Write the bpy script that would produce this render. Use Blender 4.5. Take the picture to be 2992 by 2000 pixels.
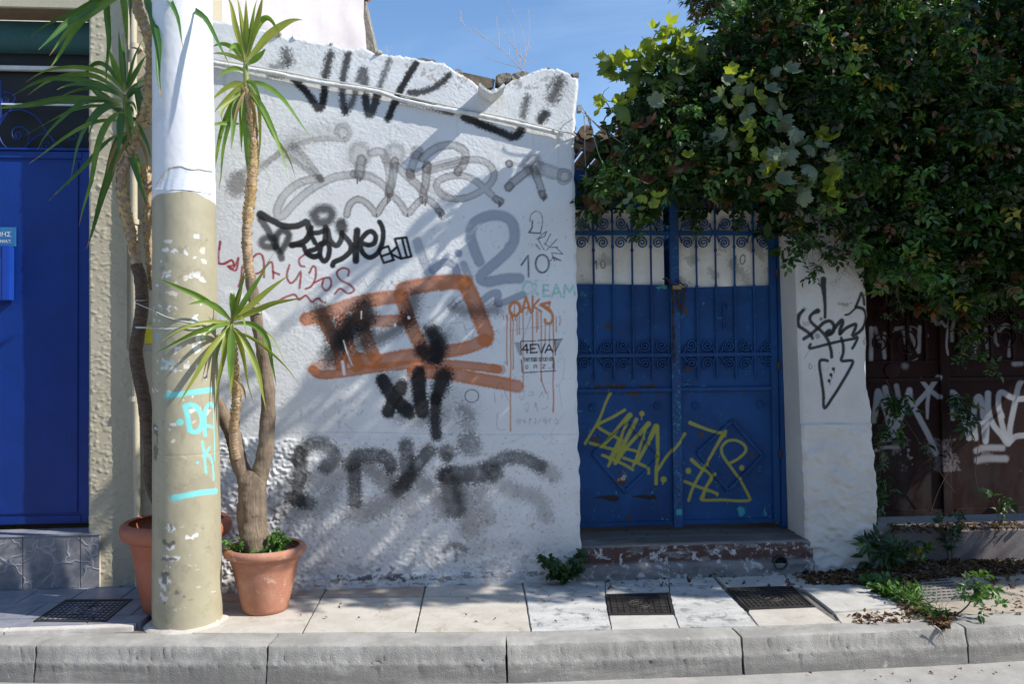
import bpy, bmesh, math, random
import numpy as np
from mathutils import Matrix, Vector, noise
for o in list(bpy.data.objects): bpy.data.objects.remove(o, do_unlink=True)
SC = bpy.context.scene
COL = SC.collection
rad = math.radians
rng = random.Random(7)
# ---------------------------------------------------------------- camera
EYE = Vector((0.0, -5.83, 1.62))
YAW, PITCH, ROLL = -4.5, 1.35, -0.6
LENS = 28.0
RM = Matrix.Rotation(rad(YAW), 3, 'Z') @ Matrix.Rotation(rad(90 + PITCH), 3, 'X') @ Matrix.Rotation(rad(ROLL), 3, 'Z')
cd = bpy.data.cameras.new('camera'); cam = bpy.data.objects.new('camera', cd); COL.objects.link(cam)
cd.lens = LENS; cd.sensor_width = 36.0; cd.sensor_fit = 'HORIZONTAL'; cd.clip_start = 0.05; cd.clip_end = 3000
cam.matrix_world = Matrix.Translation(EYE) @ RM.to_4x4()
SC.camera = cam
# ---------------------------------------------------------------- light
SUN = Vector((0.94, -0.34, 0.88)).normalized()
sl = bpy.data.lights.new('sun', 'SUN'); sun = bpy.data.objects.new('sun', sl); COL.objects.link(sun)
sl.energy = 4.4; sl.angle = rad(0.5); sl.color = (1.0, 0.955, 0.88)
sun.location = (6, -6, 9)
sun.rotation_euler = (-SUN).to_track_quat('-Z', 'Y').to_euler()
W = bpy.data.worlds.new('World'); SC.world = W; W.use_nodes = True
_n = W.node_tree.nodes; _l = W.node_tree.links; _n.clear()
_o = _n.new('ShaderNodeOutputWorld'); _b = _n.new('ShaderNodeBackground'); _s = _n.new('ShaderNodeTexSky')
_s.sky_type = 'NISHITA'; _s.sun_disc = False
_s.sun_elevation = math.asin(SUN.z); _s.sun_rotation = math.atan2(SUN.x, SUN.y)
_s.altitude = 300; _s.air_density = 1.0; _s.dust_density = 0.1; _s.ozone_density = 2.0
# thin wisps of high cloud
_tc = _n.new('ShaderNodeTexCoord'); _mp = _n.new('ShaderNodeMapping'); _mp.inputs['Scale'].default_value = (1.2, 1.2, 4.0)
_nz = _n.new('ShaderNodeTexNoise'); _nz.inputs['Scale'].default_value = 2.2; _nz.inputs['Detail'].default_value = 7; _nz.inputs['Roughness'].default_value = 0.62; _nz.inputs['Distortion'].default_value = 0.6
_cr = _n.new('ShaderNodeValToRGB'); _cr.color_ramp.elements[0].position = 0.42; _cr.color_ramp.elements[1].position = 0.85
_cr.color_ramp.elements[1].color = (0.13, 0.13, 0.13, 1)
_mx = _n.new('ShaderNodeMixRGB'); _mx.inputs['Color2'].default_value = (7.5, 8.3, 9.4, 1)
_l.new(_tc.outputs['Generated'], _mp.inputs['Vector']); _l.new(_mp.outputs[0], _nz.inputs['Vector']); _l.new(_nz.outputs['Fac'], _cr.inputs[0])
_l.new(_cr.outputs[0], _mx.inputs['Fac']); _l.new(_s.outputs[0], _mx.inputs['Color1']); _hs = _n.new('ShaderNodeHueSaturation'); _hs.inputs['Saturation'].default_value = 1.10
_l.new(_mx.outputs[0], _hs.inputs['Color']); _l.new(_hs.outputs[0], _b.inputs[0])
_b.inputs[1].default_value = 0.15
_l.new(_b.outputs[0], _o.inputs[0])
SC.view_settings.view_transform = 'Standard'; SC.view_settings.look = 'None'
SC.view_settings.exposure = 0.48; SC.view_settings.gamma = 1.0; SC.view_settings.use_curve_mapping = False
SC.render.engine = 'CYCLES'
SC.cycles.max_bounces = 8; SC.cycles.transparent_max_bounces = 8

# ---------------------------------------------------------------- measuring: pixel of the 2992 px wide photograph -> point in the place
FPX = LENS / 36.0 * 2992.0
def ray(u, v): return RM @ Vector(((u - 1496.0) / FPX, (1000.0 - v) / FPX, -1.0))
def onY(u, v, Y=0.0):
    d = ray(u, v); return EYE + d * ((Y - EYE.y) / d.y)
def onZ(u, v, Z=0.0):
    d = ray(u, v); return EYE + d * ((Z - EYE.z) / d.z)
def onX(u, v, X):
    d = ray(u, v); return EYE + d * ((X - EYE.x) / d.x)
def zoomer(x0, y0, s):
    f = lambda x, y: (x0 + x / s, y0 + y / s)
    f.s = s; return f
zZ = zoomer(0, 0, 1.0)
zA = zoomer(0, 0, 2.24); zB = zoomer(0, 600, 2.24); zC = zoomer(0, 1300, 2.24); zD = zoomer(600, 0, 2.6133)
zE = zoomer(1100, 0, 2.6138); zF = zoomer(640, 550, 2.6133); zG = zoomer(1150, 550, 2.6133); zH = zoomer(750, 1100, 2.24)
zI = zoomer(1650, 550, 2.6129); zJ = zoomer(1650, 1050, 2.24); zK = zoomer(1650, 0, 2.413); zL = zoomer(2250, 0, 2.24)
zM = zoomer(2250, 700, 2.24); zN = zoomer(2050, 1400, 2.4904); zO = zoomer(0, 0, 3.484); zP = zoomer(380, 1080, 3.7333)
zQ = zoomer(820, 140, 2.6067); zS = zoomer(850, 760, 2.8); zT = zoomer(1480, 600, 2.3757); zU = zoomer(1700, 1130, 3.6467)
zV = zoomer(2540, 880, 3.136); zW = zoomer(2280, 780, 3.484)

# ---------------------------------------------------------------- materials
def srgb(r, g, b):
    f = lambda c: ((c / 255 + 0.055) / 1.055) ** 2.4 if c > 10 else c / 255 / 12.92
    return (f(r), f(g), f(b))
def c4(c): return (c[0], c[1], c[2], 1.0)
MATS = {}
class NT:
    def __init__(s, name):
        s.m = bpy.data.materials.new(name); s.m.use_nodes = True
        s.t = s.m.node_tree; s.t.nodes.clear()
        s.out = s.t.nodes.new('ShaderNodeOutputMaterial'); s.p = s.t.nodes.new('ShaderNodeBsdfPrincipled')
        s.t.links.new(s.p.outputs[0], s.out.inputs[0])
        s.co = s.t.nodes.new('ShaderNodeTexCoord').outputs['Object']
        MATS[name] = s.m
    def n(s, t, **k):
        x = s.t.nodes.new(t)
        for a, b in k.items():
            if a in x.inputs: x.inputs[a].default_value = b
            else: setattr(x, a, b)
        return x
    def l(s, a, b): s.t.links.new(a, b)
    def noise(s, scale, detail=5, rough=0.6, dist=0.0, vec=None, stretch=None):
        x = s.n('ShaderNodeTexNoise', Scale=scale, Detail=detail, Roughness=rough, Distortion=dist)
        v = vec or s.co
        if stretch:
            m = s.n('ShaderNodeMapping', Scale=stretch); s.l(v, m.inputs[0]); v = m.outputs[0]
        s.l(v, x.inputs['Vector']); return x.outputs['Fac']
    def ramp(s, fac, lo, hi, a=0.0, b=1.0):
        x = s.n('ShaderNodeMapRange'); x.inputs['From Min'].default_value = lo; x.inputs['From Max'].default_value = hi
        x.inputs['To Min'].default_value = a; x.inputs['To Max'].default_value = b
        x.interpolation_type = 'SMOOTHSTEP'
        s.l(fac, x.inputs['Value']); return x.outputs[0]
    def mix(s, fac, a, b, mode='MIX'):
        x = s.n('ShaderNodeMix', data_type='RGBA', blend_type=mode)
        for val, idx in ((fac, 0), (a, 6), (b, 7)):
            if hasattr(val, 'is_output'): s.l(val, x.inputs[idx])
            elif idx == 0: x.inputs[0].default_value = val
            else: x.inputs[idx].default_value = c4(val)
        return x.outputs[2]
    def math(s, op, a, b=0.0):
        x = s.n('ShaderNodeMath', operation=op)
        for i, val in enumerate((a, b)):
            if hasattr(val, 'is_output'): s.l(val, x.inputs[i])
            else: x.inputs[i].default_value = val
        return x.outputs[0]
    def attr(s, name):
        x = s.n('ShaderNodeAttribute'); x.attribute_name = name; return x
    def xyz(s):
        x = s.n('ShaderNodeSeparateXYZ'); s.l(s.co, x.inputs[0]); return x.outputs
    def base(s, c):
        if hasattr(c, 'is_output'): s.l(c, s.p.inputs['Base Color'])
        else: s.p.inputs['Base Color'].default_value = c4(c)
    def rough(s, r):
        if hasattr(r, 'is_output'): s.l(r, s.p.inputs['Roughness'])
        else: s.p.inputs['Roughness'].default_value = r
    def bump(s, h, strength=0.5, dist=0.01, prev=None):
        x = s.n('ShaderNodeBump', Strength=strength, Distance=dist); s.l(h, x.inputs['Height'])
        if prev: s.l(prev, x.inputs['Normal'])
        s.l(x.outputs[0], s.p.inputs['Normal']); return x.outputs[0]

def pmat(name, col, col2=None, scale=6.0, lo=0.35, hi=0.65, rough=0.8, bump=0.0, bscale=60.0, bdist=0.004,
         spots=None, metallic=0.0, grain=0.12, spec=0.35, stretch=None):
    """plain worn surface: two tones, fine grain, optional spots [(colour, scale, lo, hi)] and fine relief"""
    m = NT(name)
    c = m.mix(m.ramp(m.noise(scale, 6, 0.65, 0.3, stretch=stretch), lo, hi), col, col2 or tuple(x * 0.75 for x in col))
    if grain:
        g = m.ramp(m.noise(scale * 18, 3, 0.7), 0.25, 0.75, 1 - grain, 1 + grain * 0.5)
        x = m.n('ShaderNodeVectorMath', operation='SCALE'); m.l(c, x.inputs[0]); m.l(g, x.inputs['Scale']); c = x.outputs[0]
    for sp in spots or []:
        c = m.mix(m.ramp(m.noise(sp[1], 6, 0.7, 0.4), sp[2], sp[3]), c, sp[0])
    m.base(c); m.rough(rough); m.p.inputs['Metallic'].default_value = metallic
    m.p.inputs['Specular IOR Level'].default_value = spec
    if bump: m.bump(m.noise(bscale, 5, 0.65), bump, bdist)
    return m.m

# ---------------------------------------------------------------- objects
def setp(o, label=None, cat=None, group=None, kind=None):
    if label: o['label'] = label
    if cat: o['category'] = cat
    if group: o['group'] = group
    if kind: o['kind'] = kind
    return o
def thing(name, loc, label, cat, group=None):
    o = bpy.data.objects.new(name, None); COL.objects.link(o); o.location = loc; o.empty_display_size = 0.1
    return setp(o, label, cat, group)
def struct(name, loc=(0, 0, 0)):
    o = bpy.data.objects.new(name, None); COL.objects.link(o); o.location = loc; o['kind'] = 'structure'
    return o
def wloc(p):
    v = Vector((0, 0, 0))
    while p: v += p.location; p = p.parent
    return v
def link(name, me, parent=None, M=None, mat=None):
    """link mesh data; M is the wanted world matrix (default: mesh already in world coordinates)"""
    o = bpy.data.objects.new(name, me); COL.objects.link(o)
    if mat is not None and not me.materials: me.materials.append(MATS[mat] if isinstance(mat, str) else mat)
    M = M or Matrix()
    if parent:
        o.parent = parent; o.matrix_basis = Matrix.Translation(-wloc(parent)) @ M
    else: o.matrix_basis = M
    return o
class MB:
    def __init__(s): s.v = []; s.f = []; s.mi = []
    def add(s, vs, fs, mi=0):
        b = len(s.v); s.v.extend([tuple(x) for x in vs]); s.f.extend([tuple(i + b for i in f) for f in fs]); s.mi.extend([mi] * len(fs)); return s
    def box(s, lo, hi, mi=0):
        x0, y0, z0 = lo; x1, y1, z1 = hi
        return s.add([(x0, y0, z0), (x1, y0, z0), (x1, y1, z0), (x0, y1, z0), (x0, y0, z1), (x1, y0, z1), (x1, y1, z1), (x0, y1, z1)],
                     [(0, 3, 2, 1), (4, 5, 6, 7), (0, 1, 5, 4), (1, 2, 6, 5), (2, 3, 7, 6), (3, 0, 4, 7)], mi)
    def prism(s, poly, lo, hi, axis=1, mi=0):
        """poly: list of 2-D points; axis 1: (x,z) extruded along y, axis 2: (x,y) along z, axis 0: (y,z) along x"""
        n = len(poly)
        mk = {1: lambda p, t: (p[0], t, p[1]), 2: lambda p, t: (p[0], p[1], t), 0: lambda p, t: (t, p[0], p[1])}[axis]
        vs = [mk(p, lo) for p in poly] + [mk(p, hi) for p in poly]
        fs = [tuple(range(n)), tuple(range(2 * n - 1, n - 1, -1))] + [(i, i + n, (i + 1) % n + n, (i + 1) % n) for i in range(n)]
        return s.add(vs, fs, mi)
    def tube(s, pts, r, n=8, caps=True, mi=0, flat=None):
        pts = [Vector(p) for p in pts]; k = len(pts)
        rs = r if isinstance(r, (list, tuple)) else [r] * k
        vs = []; fs = []; up = None
        for i, p in enumerate(pts):
            d = (pts[min(i + 1, k - 1)] - pts[max(i - 1, 0)])
            if d.length < 1e-9: d = Vector((0, 0, 1))
            d.normalize()
            if up is None:
                up = Vector((0, 0, 1)) if abs(d.z) < 0.9 else Vector((0, 1, 0))
            a = (up - d * up.dot(d))
            if a.length < 1e-6: a = d.orthogonal()
            a.normalize(); b = d.cross(a); up = a
            for j in range(n):
                t = 2 * math.pi * j / n
                vs.append(p + a * (math.cos(t) * rs[i]) + b * (math.sin(t) * rs[i]))
        for i in range(k - 1):
            for j in range(n):
                fs.append((i * n + j, i * n + (j + 1) % n, (i + 1) * n + (j + 1) % n, (i + 1) * n + j))
        if caps: fs.append(tuple(range(n - 1, -1, -1))); fs.append(tuple(range((k - 1) * n, k * n)))
        return s.add(vs, fs, mi)
    def bar(s, pts, w, t, mi=0):
        """flat iron: pts lie in an x-z plane, w = width in that plane, t = thickness in y"""
        pts = [Vector(p) for p in pts]; k = len(pts); vs = []; fs = []
        for i, p in enumerate(pts):
            d = pts[min(i + 1, k - 1)] - pts[max(i - 1, 0)]; d.normalize()
            nrm = Vector((-d.z, 0, d.x))
            for a, b in ((-1, -1), (1, -1), (1, 1), (-1, 1)): vs.append(p + nrm * (a * w / 2) + Vector((0, b * t / 2, 0)))
        for i in range(k - 1):
            for j in range(4): fs.append((i * 4 + j, (i + 1) * 4 + j, (i + 1) * 4 + (j + 1) % 4, i * 4 + (j + 1) % 4))
        fs.append((0, 1, 2, 3)); fs.append((4 * k - 1, 4 * k - 2, 4 * k - 3, 4 * k - 4))
        return s.add(vs, fs, mi)
    def lathe(s, prof, c, n=32, close=False, mi=0):
        """prof: list of (radius, z)"""
        vs = [(c[0] + r * math.cos(2 * math.pi * j / n), c[1] + r * math.sin(2 * math.pi * j / n), c[2] + z) for r, z in prof for j in range(n)]
        fs = [(i * n + j, i * n + (j + 1) % n, (i + 1) * n + (j + 1) % n, (i + 1) * n + j) for i in range(len(prof) - 1) for j in range(n)]
        fs.append(tuple(range(n - 1, -1, -1))) if prof[0][0] > 1e-6 else None
        if close: fs.append(tuple(range((len(prof) - 1) * n, len(prof) * n)))
        return s.add(vs, fs, mi)
    def mesh(s, name='m', bevel=0.0, seg=2, smooth=None, rough=0.0, rscale=10.0):
        bm = bmesh.new()
        bv = [bm.verts.new(v) for v in s.v]
        for f, mi in zip(s.f, s.mi):
            try: bf = bm.faces.new([bv[i] for i in f]); bf.material_index = mi
            except ValueError: pass
        bmesh.ops.recalc_face_normals(bm, faces=bm.faces)
        if bevel:
            es = [e for e in bm.edges if len(e.link_faces) == 2 and e.calc_face_angle(0) > 0.4]
            bmesh.ops.bevel(bm, geom=es, offset=bevel, segments=seg, affect='EDGES', clamp_overlap=True)
        if rough:
            for v in bm.verts: v.co += noise.noise_vector(v.co * rscale) * rough
        me = bpy.data.meshes.new(name); bm.to_mesh(me); bm.free()
        if smooth is not None:
            me.shade_smooth(); me.set_sharp_from_angle(angle=rad(smooth))
        return me
    def obj(s, name, mat, parent=None, bevel=0.0, seg=2, smooth=None, rough=0.0, rscale=10.0):
        me = s.mesh(name, bevel, seg, smooth, rough, rscale)
        for m in (mat if isinstance(mat, (list, tuple)) else [mat]): me.materials.append(MATS[m])
        return link(name, me, parent)
def single(o, base):
    """a one-mesh thing: move its origin to its base point"""
    b = Vector(base); o.data.transform(Matrix.Translation(-b)); o.location = b; return o
def lerp(a, b, t): return a + (b - a) * t
def interp(x, tab): return float(np.interp(x, [t[0] for t in tab], [t[1] for t in tab]))
def bez(p0, p1, p2, n):
    p0, p1, p2 = Vector(p0), Vector(p1), Vector(p2)
    return [p0 * (1 - t) ** 2 + p1 * 2 * t * (1 - t) + p2 * t * t for t in [i / (n - 1) for i in range(n)]]
def smooth_path(pts, n=8):
    """Catmull-Rom through 2-D or 3-D points"""
    P = [Vector(p) for p in pts]
    if len(P) < 3: return [P[0].lerp(P[-1], i / n) for i in range(n + 1)]
    out = []
    for i in range(len(P) - 1):
        a = P[max(i - 1, 0)]; b = P[i]; c = P[i + 1]; d = P[min(i + 2, len(P) - 1)]
        for k in range(n):
            t = k / n
            out.append(0.5 * ((2 * b) + (c - a) * t + (2 * a - 5 * b + 4 * c - d) * t * t + (3 * b - a - 3 * c + d) * t ** 3))
    out.append(P[-1]); return out
def gnoise(shape, sigma, seed):
    """smooth random field (unit variance) by filtering in the frequency domain; sigma in cells (may be a pair)"""
    r = np.random.default_rng(seed).standard_normal(shape)
    sy, sx = sigma if isinstance(sigma, tuple) else (sigma, sigma)
    fy = np.fft.fftfreq(shape[0])[:, None]; fx = np.fft.rfftfreq(shape[1])[None, :]
    g = np.exp(-2 * math.pi ** 2 * ((fy * sy) ** 2 + (fx * sx) ** 2))
    z = np.fft.irfft2(np.fft.rfft2(r) * g, s=shape); return z / (z.std() + 1e-9)
def sst(a, b, x):
    t = np.clip((x - a) / (b - a), 0, 1); return t * t * (3 - 2 * t)
# ---------------------------------------------------------------- spray paint: a canvas of real wall coordinates, later carried by the wall's vertices
class Canvas:
    def __init__(s, x0, x1, z0, z1, to_plane, cell=0.004, seed=1, ppm=398.0):
        s.x0, s.z0, s.c, s.to, s.ppm = x0, z0, cell, to_plane, ppm
        s.nx = int((x1 - x0) / cell) + 2; s.nz = int((z1 - z0) / cell) + 2
        s.rgb = np.zeros((s.nz, s.nx, 3)); s.a = np.zeros((s.nz, s.nx))
        s.gr = gnoise((s.nz, s.nx), 0.9, seed); s.md = gnoise((s.nz, s.nx), 5, seed + 1); s.lg = gnoise((s.nz, s.nx), 22, seed + 2); s.seed = seed + 10
    def pts(s, z, L):
        out = []
        for p in L:
            a = s.to(*z(p[0], p[1])); out.append((a[0], a[1], p[2] if len(p) > 2 else 1.0))
        return out
    def comp(s, sl, al, col):
        al = np.clip(al, 0, 1)
        s.rgb[sl] = s.rgb[sl] * (1 - al[..., None]) + np.array(col) * al[..., None]; s.a[sl] = s.a[sl] + (1 - s.a[sl]) * al
    def stroke(s, z, L, r, col, soft=0.25, op=1.0, speck=0.3, curve=True, wear=0.0, n=7, vary=0.05, hollow=0.0):
        """L: points (x, y[, width factor]) in the zoom z; r: radius in zoom px; soft: edge softness as a share of r"""
        L = [(p[0], p[1], p[2] if len(p) > 2 else 1.0) for p in L]
        if curve and len(L) > 2: L = [tuple(q) for q in smooth_path(L, n)]
        P = s.pts(z, L); R = 1.09 * r / z.s / s.ppm
        if len(P) == 1: P = [P[0], P[0]]
        mr = max(p[2] for p in P) * R * (1 + soft) + 3 * s.c
        xs = [p[0] for p in P]; zs = [p[1] for p in P]
        i0 = max(0, int((min(zs) - mr - s.z0) / s.c)); i1 = min(s.nz, int((max(zs) + mr - s.z0) / s.c) + 2)
        j0 = max(0, int((min(xs) - mr - s.x0) / s.c)); j1 = min(s.nx, int((max(xs) + mr - s.x0) / s.c) + 2)
        if i1 <= i0 or j1 <= j0: return
        sl = (slice(i0, i1), slice(j0, j1))
        Z, X = np.meshgrid(s.z0 + np.arange(i0, i1) * s.c, s.x0 + np.arange(j0, j1) * s.c, indexing='ij')
        best = np.zeros(X.shape); core = np.zeros(X.shape)
        for a, b in zip(P[:-1], P[1:]):
            dx, dz = b[0] - a[0], b[1] - a[1]; q = dx * dx + dz * dz
            t = np.clip(((X - a[0]) * dx + (Z - a[1]) * dz) / q, 0, 1) if q > 1e-12 else np.zeros(X.shape)
            d = np.hypot(X - a[0] - t * dx, Z - a[1] - t * dz); rr = (a[2] + (b[2] - a[2]) * t) * R
            sf = np.maximum(soft * rr, 0.6 * s.c)
            np.maximum(best, 1 - sst(rr - sf, rr + sf, d), out=best)
            if hollow: np.maximum(core, 1 - sst(rr * 0.35, rr * 0.85, d), out=core)
        al = best
        if speck: al = np.clip(best + s.gr[sl] * speck * best * (1 - best) * 2.2, 0, 1)
        if hollow: al = al * (1 - hollow * core)
        al = al * (1 - vary * sst(-0.5, 2.0, s.lg[sl]))
        if wear: al = al * (1 - wear * sst(0.0, 1.2, s.gr[sl] + 0.5 * s.md[sl]))
        s.comp(sl, al * op, col)
    def drip(s, z, x, y0, y1, r, col, op=1.0):
        k = max(2, int(abs(y1 - y0) / 60)); L = [(x + rng.uniform(-2.5, 2.5) * (i > 0), lerp(y0, y1, i / k)) for i in range(k + 1)]
        L[-1] = (L[-1][0], L[-1][1], 1.25); s.stroke(z, L, r, col, 0.3, op, 0.1)
    def blot(s, z, x0, y0, x1, y1, col, thr=0.8, sig=4, op=1.0, edge=0.35, width=0.3, sigx=None):
        """ragged flakes of colour inside a box"""
        a = s.to(*z(x0, y0)); b = s.to(*z(x1, y1))
        X0, X1 = sorted((a[0], b[0])); Z0, Z1 = sorted((a[1], b[1])); s.seed += 1
        i0 = max(0, int((Z0 - s.z0) / s.c)); i1 = min(s.nz, int((Z1 - s.z0) / s.c) + 1)
        j0 = max(0, int((X0 - s.x0) / s.c)); j1 = min(s.nx, int((X1 - s.x0) / s.c) + 1)
        if i1 - i0 < 2 or j1 - j0 < 2: return
        sh = (i1 - i0, j1 - j0); g = gnoise((max(sh[0], 8), max(sh[1], 8)), (sig, sigx or sig), s.seed)[:sh[0], :sh[1]]
        g = g + 0.45 * gnoise((max(sh[0], 8), max(sh[1], 8)), 1.2, s.seed + 500)[:sh[0], :sh[1]]
        ty = np.linspace(-1, 1, sh[0])[:, None]; tx = np.linspace(-1, 1, sh[1])[None, :]
        win = sst(1.0, 1.0 - edge * 2, np.abs(ty)) * sst(1.0, 1.0 - edge * 2, np.abs(tx)) if edge < 0.33 else sst(1.02, 0.25, np.hypot(tx, ty))
        s.comp((slice(i0, i1), slice(j0, j1)), sst(thr, thr + width, g - (1 - win) * 2.2) * op, col)
    def sample(s, X, Z):
        fx = np.clip((X - s.x0) / s.c, 0, s.nx - 1.001); fz = np.clip((Z - s.z0) / s.c, 0, s.nz - 1.001)
        j = fx.astype(int); i = fz.astype(int); tx = (fx - j)[..., None]; tz = (fz - i)[..., None]
        F = np.concatenate([s.rgb, s.a[..., None]], -1)
        o = (F[i, j] * (1 - tx) + F[i, j + 1] * tx) * (1 - tz) + (F[i + 1, j] * (1 - tx) + F[i + 1, j + 1] * tx) * tz
        o[..., :3] /= np.maximum(o[..., 3:], 1e-4); return o
def grid_mesh(name, V, paint=None, back=None, wrap=False, extra=None, top_mi=False):
    """V: (rows, cols, 3) world points of a finely divided face; back: a y to which the rim is extruded"""
    nz, nx = V.shape[:2]; idx = np.arange(nz * nx).reshape(nz, nx)
    q = np.stack([idx[:-1, :-1], idx[:-1, 1:], idx[1:, 1:], idx[1:, :-1]], -1).reshape(-1, 4)
    if wrap: q = np.concatenate([q, np.stack([idx[:-1, -1], idx[:-1, 0], idx[1:, 0], idx[1:, -1]], -1).reshape(-1, 4)])
    vs = V.reshape(-1, 3)
    if back is not None:
        ring = np.concatenate([idx[0, :-1], idx[:-1, -1], idx[-1, :0:-1], idx[:0:-1, 0]])
        rf = vs[ring].copy(); rv = rf.copy(); rv[:, 1] = back; m = len(ring); b0 = len(vs); b = b0 + m
        k = np.arange(m); k2 = (k + 1) % m
        q = np.concatenate([q, np.stack([b0 + k2, b0 + k, b + k, b + k2], -1)]); vs = np.concatenate([vs, rf, rv])
    me = bpy.data.meshes.new(name)
    me.vertices.add(len(vs)); me.vertices.foreach_set('co', vs.astype(np.float32).ravel())
    me.loops.add(q.size); me.loops.foreach_set('vertex_index', q.astype(np.int32).ravel())
    me.polygons.add(len(q)); me.polygons.foreach_set('loop_start', np.arange(0, q.size, 4, dtype=np.int32))
    if top_mi:
        mi = np.zeros(len(q), np.int32); a_ = (nz - 1) * (nx - 1) + (nx - 1) + (nz - 1); mi[a_ - 1:a_ + nx] = 1; me.polygons.foreach_set('material_index', mi)
    me.update(calc_edges=True); me.validate()
    def put(nm, arr):
        at = me.color_attributes.new(nm, 'FLOAT_COLOR', 'POINT'); full = np.zeros((len(vs), 4), np.float32)
        full[:nz * nx] = arr.reshape(-1, 4); at.data.foreach_set('color', full.ravel())
    if paint is not None: put('paint', paint)
    for k, a in (extra or {}).items(): put(k, a)
    me.shade_smooth(); me.set_sharp_from_angle(angle=rad(55))
    return me
def painted(name, build, fine=0.25, fscale=260.0, rough=0.85, spec=0.3):
    """surface whose colour comes from build(m) with the spray paint of its vertices on top"""
    m = NT(name); c = build(m); a = m.attr('paint')
    m.base(m.mix(a.outputs['Alpha'], c, a.outputs['Color'])); m.rough(rough); m.p.inputs['Specular IOR Level'].default_value = spec
    if fine: m.bump(m.noise(fscale, 4, 0.7), fine, 0.003)
    return m.m
# ================================================================ materials of the setting
def _stucco(m):
    c = m.mix(m.ramp(m.noise(2.2, 6, 0.6), 0.3, 0.75), (0.735, 0.74, 0.735), (0.655, 0.66, 0.655))
    z = m.xyz()[2]
    low = m.math('MULTIPLY', m.ramp(z, 1.25, 0.2), m.ramp(m.noise(3.0, 6, 0.7), 0.3, 0.6))
    c = m.mix(low, c, (0.64, 0.62, 0.60))
    pit = m.math('MULTIPLY', m.ramp(m.noise(46, 4, 0.7), 0.61, 0.70), m.ramp(z, 1.35, 0.5))
    c = m.mix(pit, c, (0.27, 0.24, 0.20))
    c = m.mix(m.ramp(m.noise(60, 3, 0.6), 0.72, 0.78), c, (0.42, 0.41, 0.40))
    return c
painted('stucco_white', _stucco, 0.30, 240)
def _pillar(m):
    c = m.mix(m.ramp(m.noise(2.5, 6, 0.6), 0.3, 0.75), (0.62, 0.595, 0.55), (0.53, 0.51, 0.47))
    c = m.mix(m.ramp(m.noise(30, 5, 0.75), 0.62, 0.70), c, (0.36, 0.34, 0.31)); return c
painted('stucco_pillar', _pillar, 0.25, 220)
def _tan(m):
    c = m.mix(m.ramp(m.noise(2.2, 6, 0.6), 0.3, 0.75), (0.50, 0.45, 0.335), (0.44, 0.395, 0.29))
    return m.mix(m.ramp(m.noise(50, 4, 0.7), 0.68, 0.76), c, (0.36, 0.32, 0.24))
painted('stucco_tan', _tan, 0.3, 160)
def _pole(m):
    c = m.mix(m.ramp(m.noise(4, 6, 0.6), 0.3, 0.75), (0.405, 0.365, 0.255), (0.35, 0.315, 0.215))
    return m.mix(m.ramp(m.noise(14, 6, 0.7, stretch=(1, 1, 0.3)), 0.55, 0.75), c, (0.30, 0.265, 0.18))
painted('pole_paint', _pole, 0.12, 90, rough=0.5, spec=0.4)
pmat('plain_tan', (0.50, 0.45, 0.335), (0.45, 0.40, 0.30), bump=0.3, bscale=120)
pmat('pipe_cream', (0.56, 0.50, 0.37), (0.50, 0.45, 0.33), rough=0.55, bump=0.1)
pmat('pink_render', (0.88, 0.80, 0.775), (0.83, 0.74, 0.71), scale=2.0, stretch=(3, 3, 0.5), bump=0.1, bscale=40, grain=0.05, spots=[((0.62, 0.52, 0.45), 5.0, 0.68, 0.85)])
pmat('bare_stone', (0.36, 0.31, 0.25), (0.22, 0.19, 0.15), scale=9, bump=0.8, bscale=30, bdist=0.02, spots=[((0.55, 0.50, 0.44), 12, 0.55, 0.65)])
pmat('dark_stone', (0.17, 0.15, 0.13), (0.30, 0.26, 0.20), scale=14, bump=0.9, bscale=50, bdist=0.01, spots=[((0.42, 0.38, 0.32), 22, 0.58, 0.66)])
pmat('brown_slab', (0.16, 0.115, 0.075), (0.25, 0.20, 0.14), scale=10, bump=0.5, bscale=60)
pmat('roof_tile', (0.42, 0.15, 0.09), (0.32, 0.12, 0.08), scale=8, bump=0.3)
pmat('cable_white', (0.62, 0.60, 0.54), (0.50, 0.48, 0.42), scale=20, rough=0.6, spots=[((0.25, 0.23, 0.2), 40, 0.62, 0.7)])
pmat('conduit_plaster', (0.74, 0.76, 0.77), (0.58, 0.57, 0.53), scale=18, bump=0.8, bscale=70, bdist=0.006, spots=[((0.33, 0.29, 0.23), 30, 0.62, 0.70)])
# ================================================================ whitewashed wall with the graffiti
XL = onY(545, 1000).x
WALL_TOP = [zD(60, 155), zD(250, 180), zD(340, 205), zD(440, 225), zD(470, 238), zD(600, 270), zD(640, 285), zD(800, 305), zD(960, 330), zD(1060, 360), zD(1240, 385), zD(1320, 405), zE(60, 412),
            zE(180, 425), zE(300, 455), zE(460, 472), zE(540, 500), zE(590, 530), zE(640, 575), zE(700, 600), zE(740, 622), zE(790, 655),
            zE(830, 690), zE(880, 700), zE(930, 690), zE(985, 655), zE(1040, 612), zE(1090, 590), zE(1170, 560), zE(1250, 532), zE(1290, 517), zE(1340, 516), zE(1380, 535), zE(1470, 548),
            zE(1500, 580), zE(1545, 590)]
TOPX = [(onY(*p).x, onY(*p).z) for p in WALL_TOP]; TOPX = [(XL - 0.3, TOPX[0][1] + 0.02)] + TOPX
REDGE = sorted([(onY(*p).z, onY(*p).x) for p in (zE(1543, 590), zE(1530, 800), zE(1515, 1050), zE(1508, 1300), (1682, 700), (1686, 900), (1688, 1150), (1692, 1350), (1697, 1590))])
CELL = 0.0049
def wall_xz(u, v): p = onY(u, v, 0.0); return p.x, p.z
XRW = max(q[1] for q in REDGE)
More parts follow.
